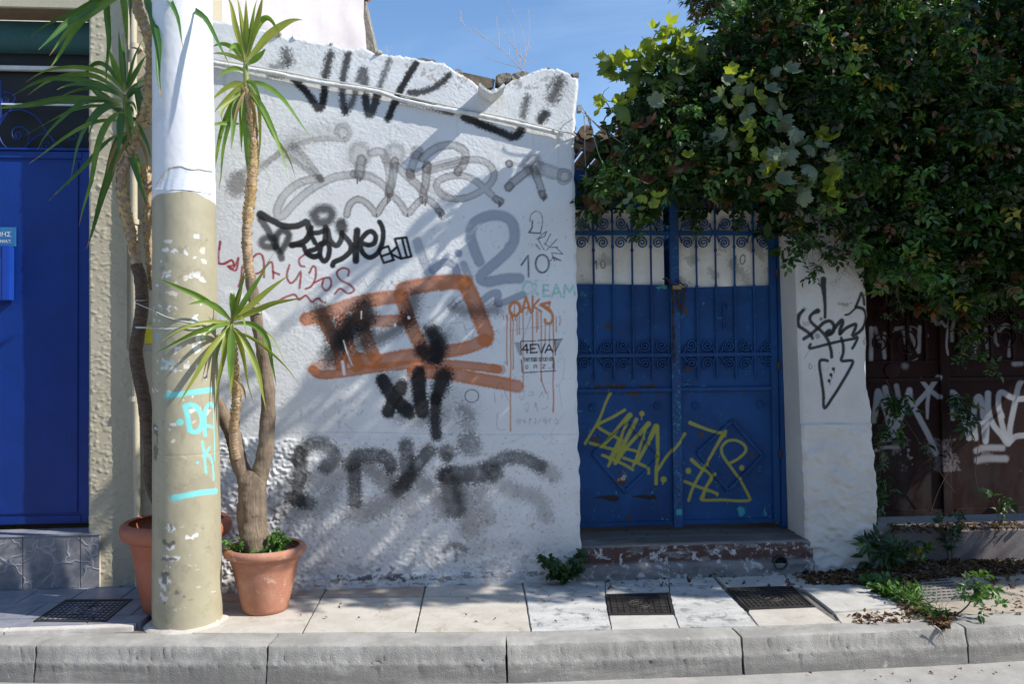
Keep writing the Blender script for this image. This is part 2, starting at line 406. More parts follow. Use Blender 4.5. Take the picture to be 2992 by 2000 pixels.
CW = Canvas(XL - 0.02, XRW + 0.06, -0.05, 3.95, wall_xz, 0.0032, 3)
# ---------------------------------------------------------------- the writing on the white wall
def _graffiti():
    BLK = (0.009, 0.009, 0.011); GB = (0.115, 0.10, 0.09); GD = (0.085, 0.08, 0.078); RED = (0.30, 0.022, 0.035); BLU = (0.165, 0.20, 0.28); ORG = (0.48, 0.155, 0.05); INK = (0.022, 0.032, 0.065); GRN = (0.20, 0.50, 0.44); OR2 = (0.55, 0.185, 0.045); WHT = (0.74, 0.76, 0.78)
    S = CW.stroke
    # faint old overspray and stains
    CW.blot(zH, 430, 1290, 1120, 1350, (0.05, 0.045, 0.04), thr=0.25, sig=3, sigx=6, edge=0.25, op=0.85); CW.blot(zH, 600, 1230, 1050, 1345, (0.10, 0.09, 0.08), thr=0.9, sig=4, edge=0.3, op=0.7); CW.blot(zH, 230, 1310, 2100, 1345, (0.12, 0.11, 0.10), thr=0.9, sig=2, sigx=9, edge=0.1, op=0.7)
    CW.blot(zH, 60, 900, 2100, 1330, (0.36, 0.31, 0.25), thr=1.45, sig=2.5, op=0.55, edge=0.08, width=0.5); CW.blot(zH, 60, 380, 2100, 950, (0.40, 0.36, 0.30), thr=1.75, sig=2, op=0.6, edge=0.08)
    CW.blot(zH, 0, 100, 160, 450, (0.42, 0.40, 0.37), thr=0.9, sig=5, op=0.7); CW.blot(zH, 1150, 1060, 2100, 1300, (0.42, 0.38, 0.33), thr=0.7, sig=12, op=0.35, width=1.0)
    CW.blot(zG, 170, 150, 1400, 1560, (0.45, 0.46, 0.47), thr=2.0, sig=2, op=0.6, edge=0.05)
    # cracks, runs and patches of the old render
    rc = random.Random(4)
    for _ in range(16):
        x, y = rc.uniform(640, 1680), rc.uniform(180, 1250); L = [(x, y)]
        for _k in range(rc.randint(3, 7)): x += rc.uniform(-26, 26); y += rc.uniform(6, 34); L.append((x, y))
        S(zZ, L, 0.8, (0.30, 0.29, 0.28), 0.4, 0.5, 0.3, wear=0.4)
    for _ in range(26):
        x, y = rc.uniform(630, 1680), rc.uniform(165, 330) + 0.12 * 0; l_ = rc.uniform(40, 170); S(zZ, [(x, y + (x - 620) * 0.17), (x + rc.uniform(-3, 3), y + l_ + (x - 620) * 0.17, 0.4)], rc.uniform(2, 6), (0.46, 0.44, 0.40), 0.8, rc.uniform(0.10, 0.28), 0.4)
    for _ in range(9):
        x, y = rc.uniform(640, 1660), rc.uniform(300, 1200); CW.blot(zZ, x, y, x + rc.uniform(60, 200), y + rc.uniform(40, 130), (0.60, 0.60, 0.60), thr=-0.2, sig=9, op=0.35, edge=0.45)
    S(zH, [(170, 372), (700, 368), (1200, 380), (1750, 384), (2100, 380)], 3, (0.36, 0.36, 0.37), 0.5, 0.45, 0.6, wear=0.5)
    CW.blot(zH, 40, 1180, 2110, 1345, (0.30, 0.27, 0.23), thr=0.55, sig=5, op=0.45, edge=0.12, width=0.8); CW.blot(zE, 150, 400, 1560, 700, (0.34, 0.30, 0.25), thr=1.0, sig=2.5, op=0.7, edge=0.05); CW.blot(zE, 560, 490, 800, 690, (0.40, 0.36, 0.30), thr=0.2, sig=4, op=0.8, edge=0.35); CW.blot(zE, 960, 560, 1200, 700, (0.36, 0.33, 0.29), thr=0.2, sig=4, op=0.8, edge=0.35); CW.blot(zQ, 0, -60, 2200, 180, (0.42, 0.40, 0.36), thr=0.9, sig=5, op=0.4, edge=0.05, width=0.8)
    # JWK along the top
    def k(L, r, op=0.98, soft=0.42, speck=0.7, **q): S(zQ, L, r, BLK, soft, op, speck, **q)
    k([(40, 40), (58, 95)], 38, 0.8, 0.9); k([(-60, 155), (30, 120)], 30, 0.6, 1.0); k([(-80, 205), (60, 215)], 24, 0.75, 0.8)
    k([(105, 245), (200, 340), (255, 420), (295, 462), (325, 390), (335, 280)], 27); k([(338, 215), (355, 140), (378, 45)], 28, 0.92, 0.75)
    k([(515, 45), (492, 140), (475, 240), (470, 340), (478, 430), (492, 488)], 25, 0.9, 0.6); k([(492, 490), (545, 410), (575, 320)], 24, 0.8, 0.7); k([(600, 235), (628, 165), (640, 215), (640, 300)], 28, 0.85, 0.7); k([(645, 370), (672, 505), (712, 440), (735, 345)], 30, 0.97, 0.4); k([(735, 340), (775, 240), (826, 92)], 20, 0.78, 0.9)
    k([(1028, 122), (960, 235), (900, 345), (855, 450), (815, 540)], 25); k([(1285, 205), (1215, 275), (1110, 328), (985, 345)], 22, 0.92, 0.6); k([(890, 392), (1040, 415), (1180, 455), (1300, 490)], 24, 0.95, 0.5); k([(1400, 532), (1550, 592), (1680, 645), (1770, 678), (1825, 640), (1838, 590)], 30); k([(1848, 520), (1862, 440), (1878, 380)], 26, 0.8, 0.9)
    k([(2125, 255), (2090, 340), (2070, 380)], 45, 0.85, 0.9); k([(2015, 500), (1985, 545)], 36, 0.95, 0.6)
    for _ in range(60):
        x, y = rng.uniform(1500, 2150), rng.uniform(250, 620); k([(x, y), (x + 1, y + 1)], rng.uniform(1.5, 4), 0.6, 0.3, 0)
    # thin grey piece
    def g(L, r, op=0.5, soft=0.35, col=GB, **q): S(zQ, L, r, col, soft * 0.65, min(0.95, op * 1.4), 0.5, hollow=0.42, vary=0.2, **q)
    zY = zoomer(640, 330, 2.032)
    def h(L, r, op=0.5, soft=0.4, col=GB, hl=0.42, **q): S(zY, L, r, col, soft, op, 0.5, hollow=hl, vary=0.2, **q)
    h([(430, 175), (570, 120), (715, 105)], 55, 0.26, 0.9, hl=0); h([(235, 345), (330, 260), (440, 198), (560, 160), (680, 153), (745, 158), (772, 125), (760, 85), (725, 75), (698, 105), (705, 145)], 13, 0.6, 0.7); h([(110, 400), (108, 435)], 50, 0.6, 0.5, hl=0); h([(150, 350), (240, 270)], 20, 0.3, 0.9)
    h([(470, 210), (540, 300), (602, 388)], 13, 0.62, 0.5); h([(400, 255), (500, 320), (600, 395)], 13, 0.6, 0.5); h([(420, 225, 2.4), (520, 310, 1.5), (600, 388, 0.7)], 24, 0.36, 0.6, hl=0); h([(598, 384), (606, 396)], 19, 0.85, 0.3, GD, hl=0); h([(440, 195), (450, 205)], 18, 0.45, 0.8, hl=0)
    h([(590, 388), (490, 412), (400, 475), (352, 555), (350, 612), (385, 608), (445, 540), (550, 452), (680, 385), (805, 366)], 23, 0.66, 0.22)
    g([(560, 960), (690, 985), (800, 1060), (830, 1110)], 30, 0.5); g([(690, 800), (760, 790), (800, 840), (830, 960), (830, 1090)], 30, 0.45)
    g([(600, 800), (600, 830)], 80, 0.42, 0.5); g([(615, 850), (598, 975)], 36, 0.6, 0.4, GD); g([(870, 800), (860, 840)], 75, 0.42, 0.5); g([(870, 860), (850, 1000), (825, 1110)], 30, 0.6, 0.4, GD); g([(880, 900), (990, 1000), (1075, 1080), (1090, 1160)], 30, 0.55); g([(1115, 890), (1108, 1000), (1092, 1090)], 30, 0.6); g([(1118, 905), (1112, 925)], 32, 0.55, 0.4, GD)
    g([(1040, 790), (1035, 810)], 42, 0.5, 0.6); g([(1040, 810), (1000, 900), (985, 960)], 30, 0.45); g([(985, 950), (990, 975)], 32, 0.55, 0.4, GD); g([(980, 965), (1090, 930), (1240, 880), (1400, 850)], 26, 0.34); g([(1080, 840), (1180, 765), (1300, 740), (1395, 780), (1405, 860), (1350, 945)], 30, 0.5); g([(1352, 930), (1348, 948)], 30, 0.5, 0.4, GD)
    g([(1140, 930), (1300, 890), (1450, 850), (1570, 875), (1625, 960), (1590, 1040), (1490, 1110), (1380, 1148), (1260, 1138), (1195, 1080), (1195, 1025), (1260, 985), (1380, 972), (1480, 1010), (1570, 1085), (1640, 1150), (1678, 1168)], 26, 0.5); g([(1640, 1150), (1675, 1170)], 26, 0.6, 0.4, GD); g([(1130, 1000), (1180, 1100), (1280, 1145)], 40, 0.28, 0.8)
    g([(505, 1270), (520, 1205), (575, 1155), (640, 1172), (695, 1225), (732, 1265), (780, 1190), (840, 1132), (890, 1160), (930, 1212), (970, 1262), (1025, 1200), (1090, 1150), (1155, 1180), (1222, 1255)], 25, 0.58); g([(1200, 1240), (1225, 1262)], 25, 0.6, 0.4, GD)
    g([(1920, 890), (1925, 905)], 72, 0.42, 0.6); g([(1740, 880), (1742, 884)], 27, 0.8, 0.3, GD); g([(1760, 882), (1900, 905)], 13, 0.4); g([(1735, 1060), (1800, 1000), (1890, 930)], 32, 0.55); g([(1735, 1062), (1745, 1050)], 30, 0.5, 0.4, GD); g([(1925, 920), (1965, 1020), (1998, 1125)], 28, 0.55); g([(1990, 1110), (2003, 1135)], 26, 0.6, 0.4, GD); g([(1950, 910), (2060, 945), (2170, 975)], 48, 0.34); g([(2130, 935), (2195, 940), (2200, 1000), (2160, 1030), (2120, 1010), (2125, 950), (2150, 932)], 15, 0.4)
    for x, y0, y1 in ((585, 985, 1030), (604, 985, 1015), (812, 1100, 1185), (832, 1110, 1160), (822, 1110, 1140), (1078, 1140, 1185), (1102, 1150, 1200), (1662, 1165, 1210), (1676, 1170, 1205), (1208, 1250, 1290), (1224, 1255, 1300), (1216, 1250, 1275), (2000, 1130, 1165), (2012, 1125, 1150), (730, 1262, 1280), (968, 1262, 1280)): CW.drip(zQ, x, y0, y1, 4.5, GD, 0.9)
    S(zD, [(255, 1390), (235, 1440)], 62, GB, 0.5, 0.5, 0.5); S(zD, [(250, 1330), (330, 1290), (430, 1260), (560, 1180)], 22, GB, 0.6, 0.36, 0.5)
    # big black tag
    def f(L, r, op=0.98, soft=0.22, **q): S(zF, L, r, BLK, soft, op, 0.25, **q)
    f([(320, 205, 1.35), (400, 245), (490, 288), (580, 292), (640, 272), (668, 258), (685, 300), (692, 350), (660, 400), (610, 425), (555, 437)], 23); f([(320, 240), (380, 330), (420, 420), (465, 500), (478, 535)], 24, 0.85, 0.4); f([(420, 385), (360, 380), (325, 415), (360, 450), (430, 450)], 25, 0.85, 0.6); f([(440, 450), (440, 370), (480, 325), (530, 350), (520, 410), (475, 480)], 25, 0.9, 0.55)
    f([(555, 437), (640, 440), (665, 490), (720, 520), (760, 510)], 17); f([(725, 210), (760, 260), (830, 255), (860, 200), (830, 160), (760, 165), (722, 205)], 33, 0.9, 0.7)
    f([(690, 345), (760, 340), (815, 320)], 18); f([(705, 300), (705, 360), (735, 420)], 17); f([(815, 300), (810, 400), (790, 430)], 20); f([(690, 480), (740, 465), (770, 430), (815, 415), (842, 450), (835, 520), (805, 560), (772, 520), (775, 450)], 18); f([(665, 500), (720, 530), (770, 515)], 16)
    f([(830, 320), (850, 400), (895, 440), (930, 400), (938, 340)], 19); f([(932, 275), (936, 310)], 42, 0.93, 0.45); f([(940, 350), (1000, 420), (1003, 480), (945, 535), (880, 565), (868, 592)], 19)
    f([(1055, 325), (1045, 440), (1045, 555)], 24); f([(1050, 450), (1110, 360), (1160, 330), (1195, 365), (1185, 420), (1140, 435), (1085, 425), (1095, 490), (1150, 530), (1215, 490), (1250, 400), (1250, 310), (1225, 258)], 18)
    for L in ([(1218, 470), (1258, 572), (1335, 548)], [(1218, 470), (1290, 445)], [(1238, 522), (1300, 500)], [(1292, 445), (1332, 548)], [(1352, 455), (1305, 498), (1385, 538)], [(1342, 388), (1430, 376), (1468, 522), (1392, 538), (1342, 388)], [(1398, 388), (1432, 520)]): f(L, 9, 0.98, 0.2, curve=False)
    # red handwriting
    def r_(L, r=7.5, op=0.95, z=zF): S(z, L, r, RED, 0.35, op, 0.5, wear=0.15)
    for L in ([(12, 408), (5, 470)], [(0, 575), (45, 580), (95, 550), (112, 588), (72, 602), (130, 628), (150, 538)], [(178, 600), (170, 690), (150, 752)], [(250, 540), (290, 505), (325, 510), (342, 560), (345, 682)], [(262, 660), (320, 640), (400, 565), (415, 690)], [(410, 640), (460, 660)], [(538, 588), (518, 670), (545, 725), (585, 700), (625, 640), (615, 765)], [(650, 510), (612, 545), (620, 590), (652, 600)], [(690, 650), (715, 600), (738, 615), (735, 690), (705, 750), (662, 770)], [(735, 720), (800, 690), (848, 690), (855, 745), (820, 782), (788, 750), (800, 690)], [(985, 670), (990, 625), (940, 612), (900, 645), (925, 700), (1000, 740), (1030, 780), (985, 805), (925, 768), (885, 808)], [(465, 855), (530, 825), (580, 815), (612, 852), (665, 822), (710, 870), (755, 842), (787, 868)]): r_(L)
    for L in ([(1440, 240), (1432, 330), (1440, 385), (1480, 375), (1520, 362), (1535, 400)], [(1490, 400), (1530, 410), (1560, 345)]): r_(L, 6, 0.85, zB)
    # blue-grey bi2
    def b(L, r, op=0.72, **q): S(zG, L, r, BLU, 0.28, op, 0.25, hollow=0.08, **q)
    b([(180, 410), (225, 540), (285, 670), (360, 745)], 33, 0.6); b([(300, 628), (350, 585), (410, 565), (465, 595), (480, 660), (440, 730), (370, 760)], 28); b([(535, 580), (580, 690)], 26, 0.6); b([(494, 495), (496, 500)], 27, 0.8)
    b([(655, 560), (615, 460), (585, 350), (620, 265), (710, 215), (820, 210), (900, 255), (925, 360), (890, 460), (790, 560), (695, 640), (665, 690), (720, 715), (850, 692), (960, 690)], 38, n=5); b([(440, 910), (500, 850), (560, 830)], 26, 0.6); b([(680, 860), (740, 812), (795, 802), (795, 850), (800, 885), (870, 862), (985, 815)], 25)
    # orange frames
    def o(L, r, op=0.94, soft=0.2, **q): S(zS, L, r, ORG, soft, op, 0.4, hollow=0.10, vary=0.15, **q)
    o([(130, 485), (300, 435), (480, 370), (700, 320), (900, 300)], 52); o([(920, 240), (1100, 205), (1280, 180), (1420, 185)], 58); o([(1425, 190), (1490, 330), (1545, 470), (1595, 600), (1590, 650)], 62); o([(1590, 655), (1450, 715), (1250, 755), (1130, 790)], 50); o([(1100, 770), (900, 800), (720, 830), (560, 820)], 58)
    o([(270, 500), (340, 620), (400, 760), (410, 860)], 50); o([(900, 290), (960, 470), (1020, 620), (1090, 740)], 52); o([(560, 430), (590, 560), (640, 700), (690, 800)], 48); o([(540, 480), (740, 500), (950, 490)], 44); o([(430, 500), (460, 700), (540, 860)], 55)
    o([(180, 900), (250, 940), (440, 925), (700, 885), (1000, 860), (1300, 855), (1500, 872), (1690, 895)], 34); o([(170, 890), (260, 850), (420, 840)], 34, 0.5, 0.8); o([(230, 900), (420, 880)], 50, 0.3, 0.9); o([(1000, 915), (1300, 935), (1500, 970), (1700, 1005), (1850, 1035)], 50); o([(1660, 890), (1720, 900)], 36, 0.6)
    # black fog over them
    def x(L, r, op=0.9, soft=0.75, **q): S(zS, L, r, BLK, soft, op, 0.35, **q)
    x([(245, 420), (310, 540), (400, 690)], 70); x([(560, 440), (470, 560), (400, 680), (330, 780)], 80); x([(490, 520), (520, 620), (570, 680)], 70, 0.8, 0.9); x([(620, 370), (640, 460), (610, 560)], 62, 0.92); x([(610, 590), (690, 640), (780, 615), (880, 555), (950, 480)], 52, 0.72, 0.9); x([(1005, 280), (990, 400), (965, 490)], 58, 0.75, 0.95); x([(1150, 590), (1215, 690), (1190, 790), (1110, 780), (1075, 740)], 62, 0.97, 0.55); x([(1120, 620), (1240, 640)], 80, 0.5, 1.0); x([(1330, 390), (1460, 420), (1590, 420), (1680, 400)], 48, 0.62, 1.0); x([(1180, 700), (1190, 800)], 50, 0.95, 0.4)
    for L, r in (([(422, 835), (428, 880), (436, 935)], 11), ([(964, 470), (966, 476)], 10), ([(852, 528), (853, 540)], 9), ([(576, 420), (575, 480)], 4), ([(430, 660), (460, 760), (500, 860)], 4)): S(zS, L, r, WHT, 0.3, 0.95, 0.1)
    # xll below
    def y(L, r, op=0.98, soft=0.3, **q): S(zS, L, r, BLK, soft, op, 0.5, **q)
    y([(752, 985), (800, 1070), (870, 1160), (960, 1245)], 54); y([(905, 1035), (850, 1130), (795, 1245)], 50); y([(1045, 925), (1050, 1080), (1075, 1240)], 56); y([(1250, 950, 1.2), (1215, 1050), (1185, 1150, 0.8)], 62, 0.97, 0.5); y([(1188, 1130), (1180, 1300), (1190, 1440)], 42, 0.95, 0.5); y([(820, 1000), (1000, 1150)], 80, 0.4, 1.0); y([(900, 1260), (1060, 1290), (1180, 1270)], 66, 0.55, 1.0); y([(1250, 1150), (1270, 1330)], 95, 0.35, 1.0); y([(1400, 1210), (1470, 1265)], 40, 0.5, 1.0); y([(1430, 1330), (1465, 1370)], 46, 0.4, 1.0); y([(960, 930), (990, 1000)], 30, 0.5, 0.9); y([(1410, 1100), (1440, 1250)], 110, 0.14, 1.0)
    S(zS, [(1480 + 56 * math.cos(a), 1115 + 52 * math.sin(a)) for a in np.linspace(0, 6.6, 22)], 4.5, INK, 0.4, 0.75, 0.6, wear=0.4)
    # grey-black piece on the rough base
    def p(L, r, op=0.7, soft=0.6, col=(0.055, 0.05, 0.048), **q): S(zH, L, r * 1.05, col, soft * 0.75, min(1, op * 1.25), 0.6, wear=0.3, hollow=0.2, vary=0.15, **q)
    zX = zoomer(780, 1240, 1.49); DK2 = (0.028, 0.026, 0.026); BR2 = (0.16, 0.14, 0.12)
    def e(L, r, op=0.8, soft=0.5, col=DK2, wear=0.35, **q): S(zX, L, r, col, soft, min(0.97, op * 1.18), 0.7, wear=wear * 0.8, hollow=0.12, vary=0.15, **q)
    def ee(L, r, op=0.5): e(L, r, op, 0.75, BR2, 0.25)
    ee([(60, 390), (200, 375), (280, 310)], 34, 0.5); ee([(200, 250), (270, 240), (330, 215)], 42, 0.5); ee([(370, 390), (460, 375), (535, 335), (575, 280)], 38, 0.58); ee([(430, 185), (510, 245), (560, 295)], 30, 0.7); ee([(640, 235), (700, 270), (745, 325), (775, 385)], 32, 0.62); ee([(620, 290), (625, 390)], 30, 0.32); ee([(850, 280), (870, 380), (890, 450)], 44, 0.55); ee([(930, 300), (960, 410)], 28, 0.4); ee([(1000, 250), (1080, 290), (1180, 325), (1215, 400)], 30, 0.45); ee([(1185, 185), (1250, 225)], 28, 0.5); ee([(100, 280), (60, 340)], 50, 0.35); ee([(900, 545), (1080, 520)], 24, 0.25)
    e([(130, 155), (160, 105), (220, 82), (280, 110), (296, 155), (255, 188)], 28); e([(142, 130), (145, 215), (132, 290), (145, 335)], 29); e([(110, 325), (185, 345)], 28, 0.8); e([(362, 180), (385, 142), (460, 138), (525, 155), (535, 185)], 29, 0.85); e([(380, 175), (382, 260), (386, 342)], 27, 0.82); e([(540, 200), (560, 270)], 20, 0.5, 0.8)
    e([(605, 92), (612, 165), (605, 235), (572, 285)], 29, 0.82); e([(706, 118), (655, 178), (605, 255)], 29, 0.82); e([(782, 124), (783, 130)], 35, 0.75); e([(782, 138), (786, 142)], 18, 0.7); e([(878, 85), (884, 92)], 45, 0.72); e([(780, 222), (870, 220), (985, 210)], 38, 0.85); e([(785, 230), (800, 300), (815, 375)], 38, 0.78); e([(830, 260), (850, 380)], 24, 0.6, 0.8); e([(960, 190), (1030, 152), (1110, 148), (1190, 185)], 28, 0.74); e([(775, 552), (815, 525), (865, 550)], 12, 0.7, 0.8); e([(818, 535), (825, 590)], 7, 0.5)
    # marker writing near the corner
    def t(L, r=3.4, col=INK, op=0.9, wear=0.45, **q): S(zT, L, r, col, 0.35, op, 0.4, wear=wear, **q)
    t([(180, 112), (178, 155), (155, 190), (235, 195)], 5, wear=0.15, curve=False); t([(163, 110), (168, 70), (200, 42), (235, 55), (250, 100), (245, 150), (235, 192)]); t([(215, 235), (250, 200), (278, 182), (265, 215), (218, 235), (262, 312)], curve=False); t([(203, 272), (232, 306)], 5); t([(305, 200), (268, 275)]); t([(350, 236), (280, 310)]); t([(262, 265), (300, 290), (355, 292)]); t([(345, 295), (390, 340), (312, 330), (335, 388)], curve=False); t([(320, 360), (375, 384)], 5); t([(300, 390), (330, 365), (350, 380)])
    t([(103, 415), (128, 380), (150, 350), (152, 420), (153, 497)], 6, wear=0.25, curve=False); t([(248 + 46 * math.cos(a), 406 + 62 * math.sin(a)) for a in np.linspace(0, 6.5, 22)], 6.5, wear=0.25)
    for L in ([(168, 535), (140, 528), (118, 560), (116, 600), (140, 622), (172, 600)], [(180, 622), (180, 545), (205, 548), (205, 578), (184, 586), (218, 622)], [(290, 556), (256, 552), (255, 634), (296, 630)], [(255, 592), (286, 590)], [(316, 638), (345, 552), (378, 634)], [(328, 612), (368, 608)], [(396, 640), (406, 552), (436, 602), (464, 556), (475, 622)], [(62, 618), (105, 618)]): t(L, 7.5, GRN, 0.75, 0.75, curve=False)
    def d(L, r=9, op=0.95, **q): S(zT, L, r, OR2, 0.25, op, 0.3, **q)
    d([(58 + 36 * math.cos(a), 722 + 46 * math.sin(a)) for a in np.linspace(0, 6.5, 22)], 9); d([(58 + 44 * math.cos(a), 712 + 46 * math.sin(a)) for a in np.linspace(3.2, 6.0, 12)], 7, 0.5); d([(108, 742), (135, 638), (168, 745)], 8, curve=False); d([(115, 712), (160, 712)], 6); d([(180, 632), (181, 735)], 7); d([(226, 655), (184, 702), (240, 738)], 7, curve=False); d([(300, 676), (236, 692), (290, 715), (320, 770), (310, 815), (275, 820), (266, 795)], 9); d([(298, 676), (298, 700)], 6); d([(250, 700), (300, 740)], 8)
    for xx, y0, y1, r in ((28, 760, 1568, 4), (45, 770, 1140, 3.5), (62, 770, 800, 4), (75, 770, 900, 3), (90, 770, 895, 3), (115, 740, 1265, 3.6), (150, 700, 740, 3), (180, 730, 1010, 4), (208, 735, 880, 3), (218, 740, 860, 3), (240, 740, 1220, 4.2), (270, 820, 965, 3.2), (300, 825, 955, 3), (324, 800, 1435, 4.4), (345, 775, 880, 3), (370, 770, 832, 3), (3, 770, 1110, 3.4), (140, 745, 760, 3), (55, 690, 760, 4), (40, 740, 800, 4)): CW.drip(zT, xx, y0, y1, r, OR2, 0.92)
    d([(240, 1215), (258, 1260), (275, 1308)], 3.6); d([(1, 765), (6, 800)], 5); d([(-22, 765), (-20, 792)], 3)
    def s(L, r=2.8, op=0.97): S(zT, L, r, BLK, 0.25, op, 0.1, curve=False)
    for L in ([(98, 946), (200, 943)], [(215, 940), (385, 931)], [(99, 946), (102, 1040)], [(103, 1075), (109, 1156)], [(117, 1164), (216, 1158)], [(230, 1157), (342, 1151)], [(334, 940), (338, 1042)], [(328, 1060), (332, 1140)]): s(L, 3.2)
    for i in range(10): s([(56 + i * 3.4, 954 + i * 9.3), (98, 958 + i * 9)], 2.0)
    for i in range(10): s([(338, 940 + i * 9.4), (383 - i * 4.4, 938 + i * 8)], 2.2)
    for L in ([(138, 966), (110, 1004), (152, 1005)], [(140, 970), (143, 1027)], [(166, 968), (168, 1026)], [(164, 969), (208, 967)], [(168, 998), (198, 995)], [(166, 1026), (212, 1022)], [(220, 968), (243, 1027), (264, 968)], [(268, 1024), (296, 968), (320, 1020)], [(276, 1006), (312, 1003)]): s(L, 5.2); 
    for L in ([(132, 985), (128, 998)], [(228, 985), (241, 1010)], [(292, 985), (288, 1000)], [(175, 1008), (200, 1010)]): S(zT, L, 1.8, WHT, 0.3, 0.9, 0, curve=False)
    FONT = {'T': [[(0, 0), (1, 0)], [(.5, 0), (.5, 1)]], 'A': [[(0, 1), (0, .1), (.2, 0), (.8, 0), (1, .1), (1, 1)], [(0, .55), (1, .55)]], 'O': [[(0, 0), (1, 0), (1, 1), (0, 1), (0, 0)]], 'S': [[(1, 0), (0, 0), (0, .5), (1, .5), (1, 1), (0, 1)]], 'U': [[(0, 0), (0, 1), (1, 1), (1, 0)]], 'D': [[(0, 0), (.7, 0), (1, .25), (1, .75), (.7, 1), (0, 1), (0, 0)]], 'I': [[(.5, 0), (.5, 1)]], 'G': [[(1, .1), (.4, 0), (0, .4), (.1, .9), (.6, 1), (1, .8), (1, .55), (.6, .55)]], 'Z': [[(0, 0), (1, 0), (0, 1), (1, 1)]]}
    xx = 119
    for i, ch in enumerate('TATTOO STUDIO'):
        if ch != ' ':
            for L in FONT[ch]: s([(xx + a * 11, 1064 - i * 0.5 + bb * 22) for a, bb in L], 2.5)
        xx += 16 if ch != ' ' else 10
    for x0, ch in ((130, 'G'), (190, 'A'), (249, 'Z'), (311, 'I')):
        for L in FONT[ch]: s([(x0 + a * 20, 1112 + bb * 24 - (x0 - 130) * 0.03) for a, bb in L], 2.4)
    # faint scribbles
    rr = random.Random(9)
    def scr(z, x0, y0, x1, y1, n, r=2.2, op=0.45, col=(0.10, 0.10, 0.12)):
        xs = x0
        while xs < x1:
            w_ = rr.uniform(0.7, 1.3) * (y1 - y0) * 0.7; L = [(xs + rr.uniform(0, w_), rr.uniform(y0, y1)) for _ in range(n)]; S(z, L, r, col, 0.4, op, 0.5, wear=0.5); xs += w_ * 1.25
    scr(zT, 85, 1290, 275, 1360, 4, 2.6); scr(zT, 120, 1370, 280, 1440, 4, 2.6); scr(zT, 62, 1480, 340, 1525, 5, 2.4, 0.5); scr(zH, 540, 150, 690, 190, 4, 3, 0.3); scr(zH, 530, 220, 690, 260, 4, 3, 0.35); scr(zH, 530, 290, 620, 350, 4, 3, 0.35); scr(zH, 270, 200, 420, 280, 4, 3, 0.28); scr(zH, 510, 60, 620, 100, 4, 3, 0.25)
    for L in ([(540, 215), (600, 155), (625, 230), (700, 155), (770, 185), (700, 290)], [(770, 300), (790, 230), (830, 175), (870, 240), (840, 290)], [(870, 170), (960, 200), (990, 250), (900, 290)], [(810, 165), (835, 180), (820, 190)]): S(zS, L, 2.4, INK, 0.4, 0.5, 0.4, curve=False)
    S(zS, [(1310, 520), (1410, 510), (1440, 620), (1480, 640), (1510, 560), (1420, 570)], 2.4, INK, 0.4, 0.4, 0.4, curve=False); S(zT, [(185, 715), (150, 830), (105, 945)], 2.4, INK, 0.4, 0.5, 0.5); S(zT, [(30, 870), (180, 850), (330, 830)], 1.8, INK, 0.4, 0.35, 0.5); S(zT, [(360, 1000), (400, 1080), (390, 1200), (365, 1260), (385, 1400)], 1.8, INK, 0.4, 0.3, 0.5)
    for L in ([(1665, 1090), (1670, 1170)], [(1680, 1060), (1710, 1005), (1745, 1070), (1775, 1150)], [(1725, 1090), (1730, 1130)], [(1690, 1250), (1690, 1380), (1760, 1390)]): S(zS, L, 2.4, INK, 0.4, 0.45, 0.4)
    scr(zT, 75, 935, 330, 985, 3, 1.5, 0.25, (0.5, 0.12, 0.08)); S(zQ, [(2190, 620), (1990, 640)], 0.5, INK, 0.3, 0.01, 0)
_graffiti()
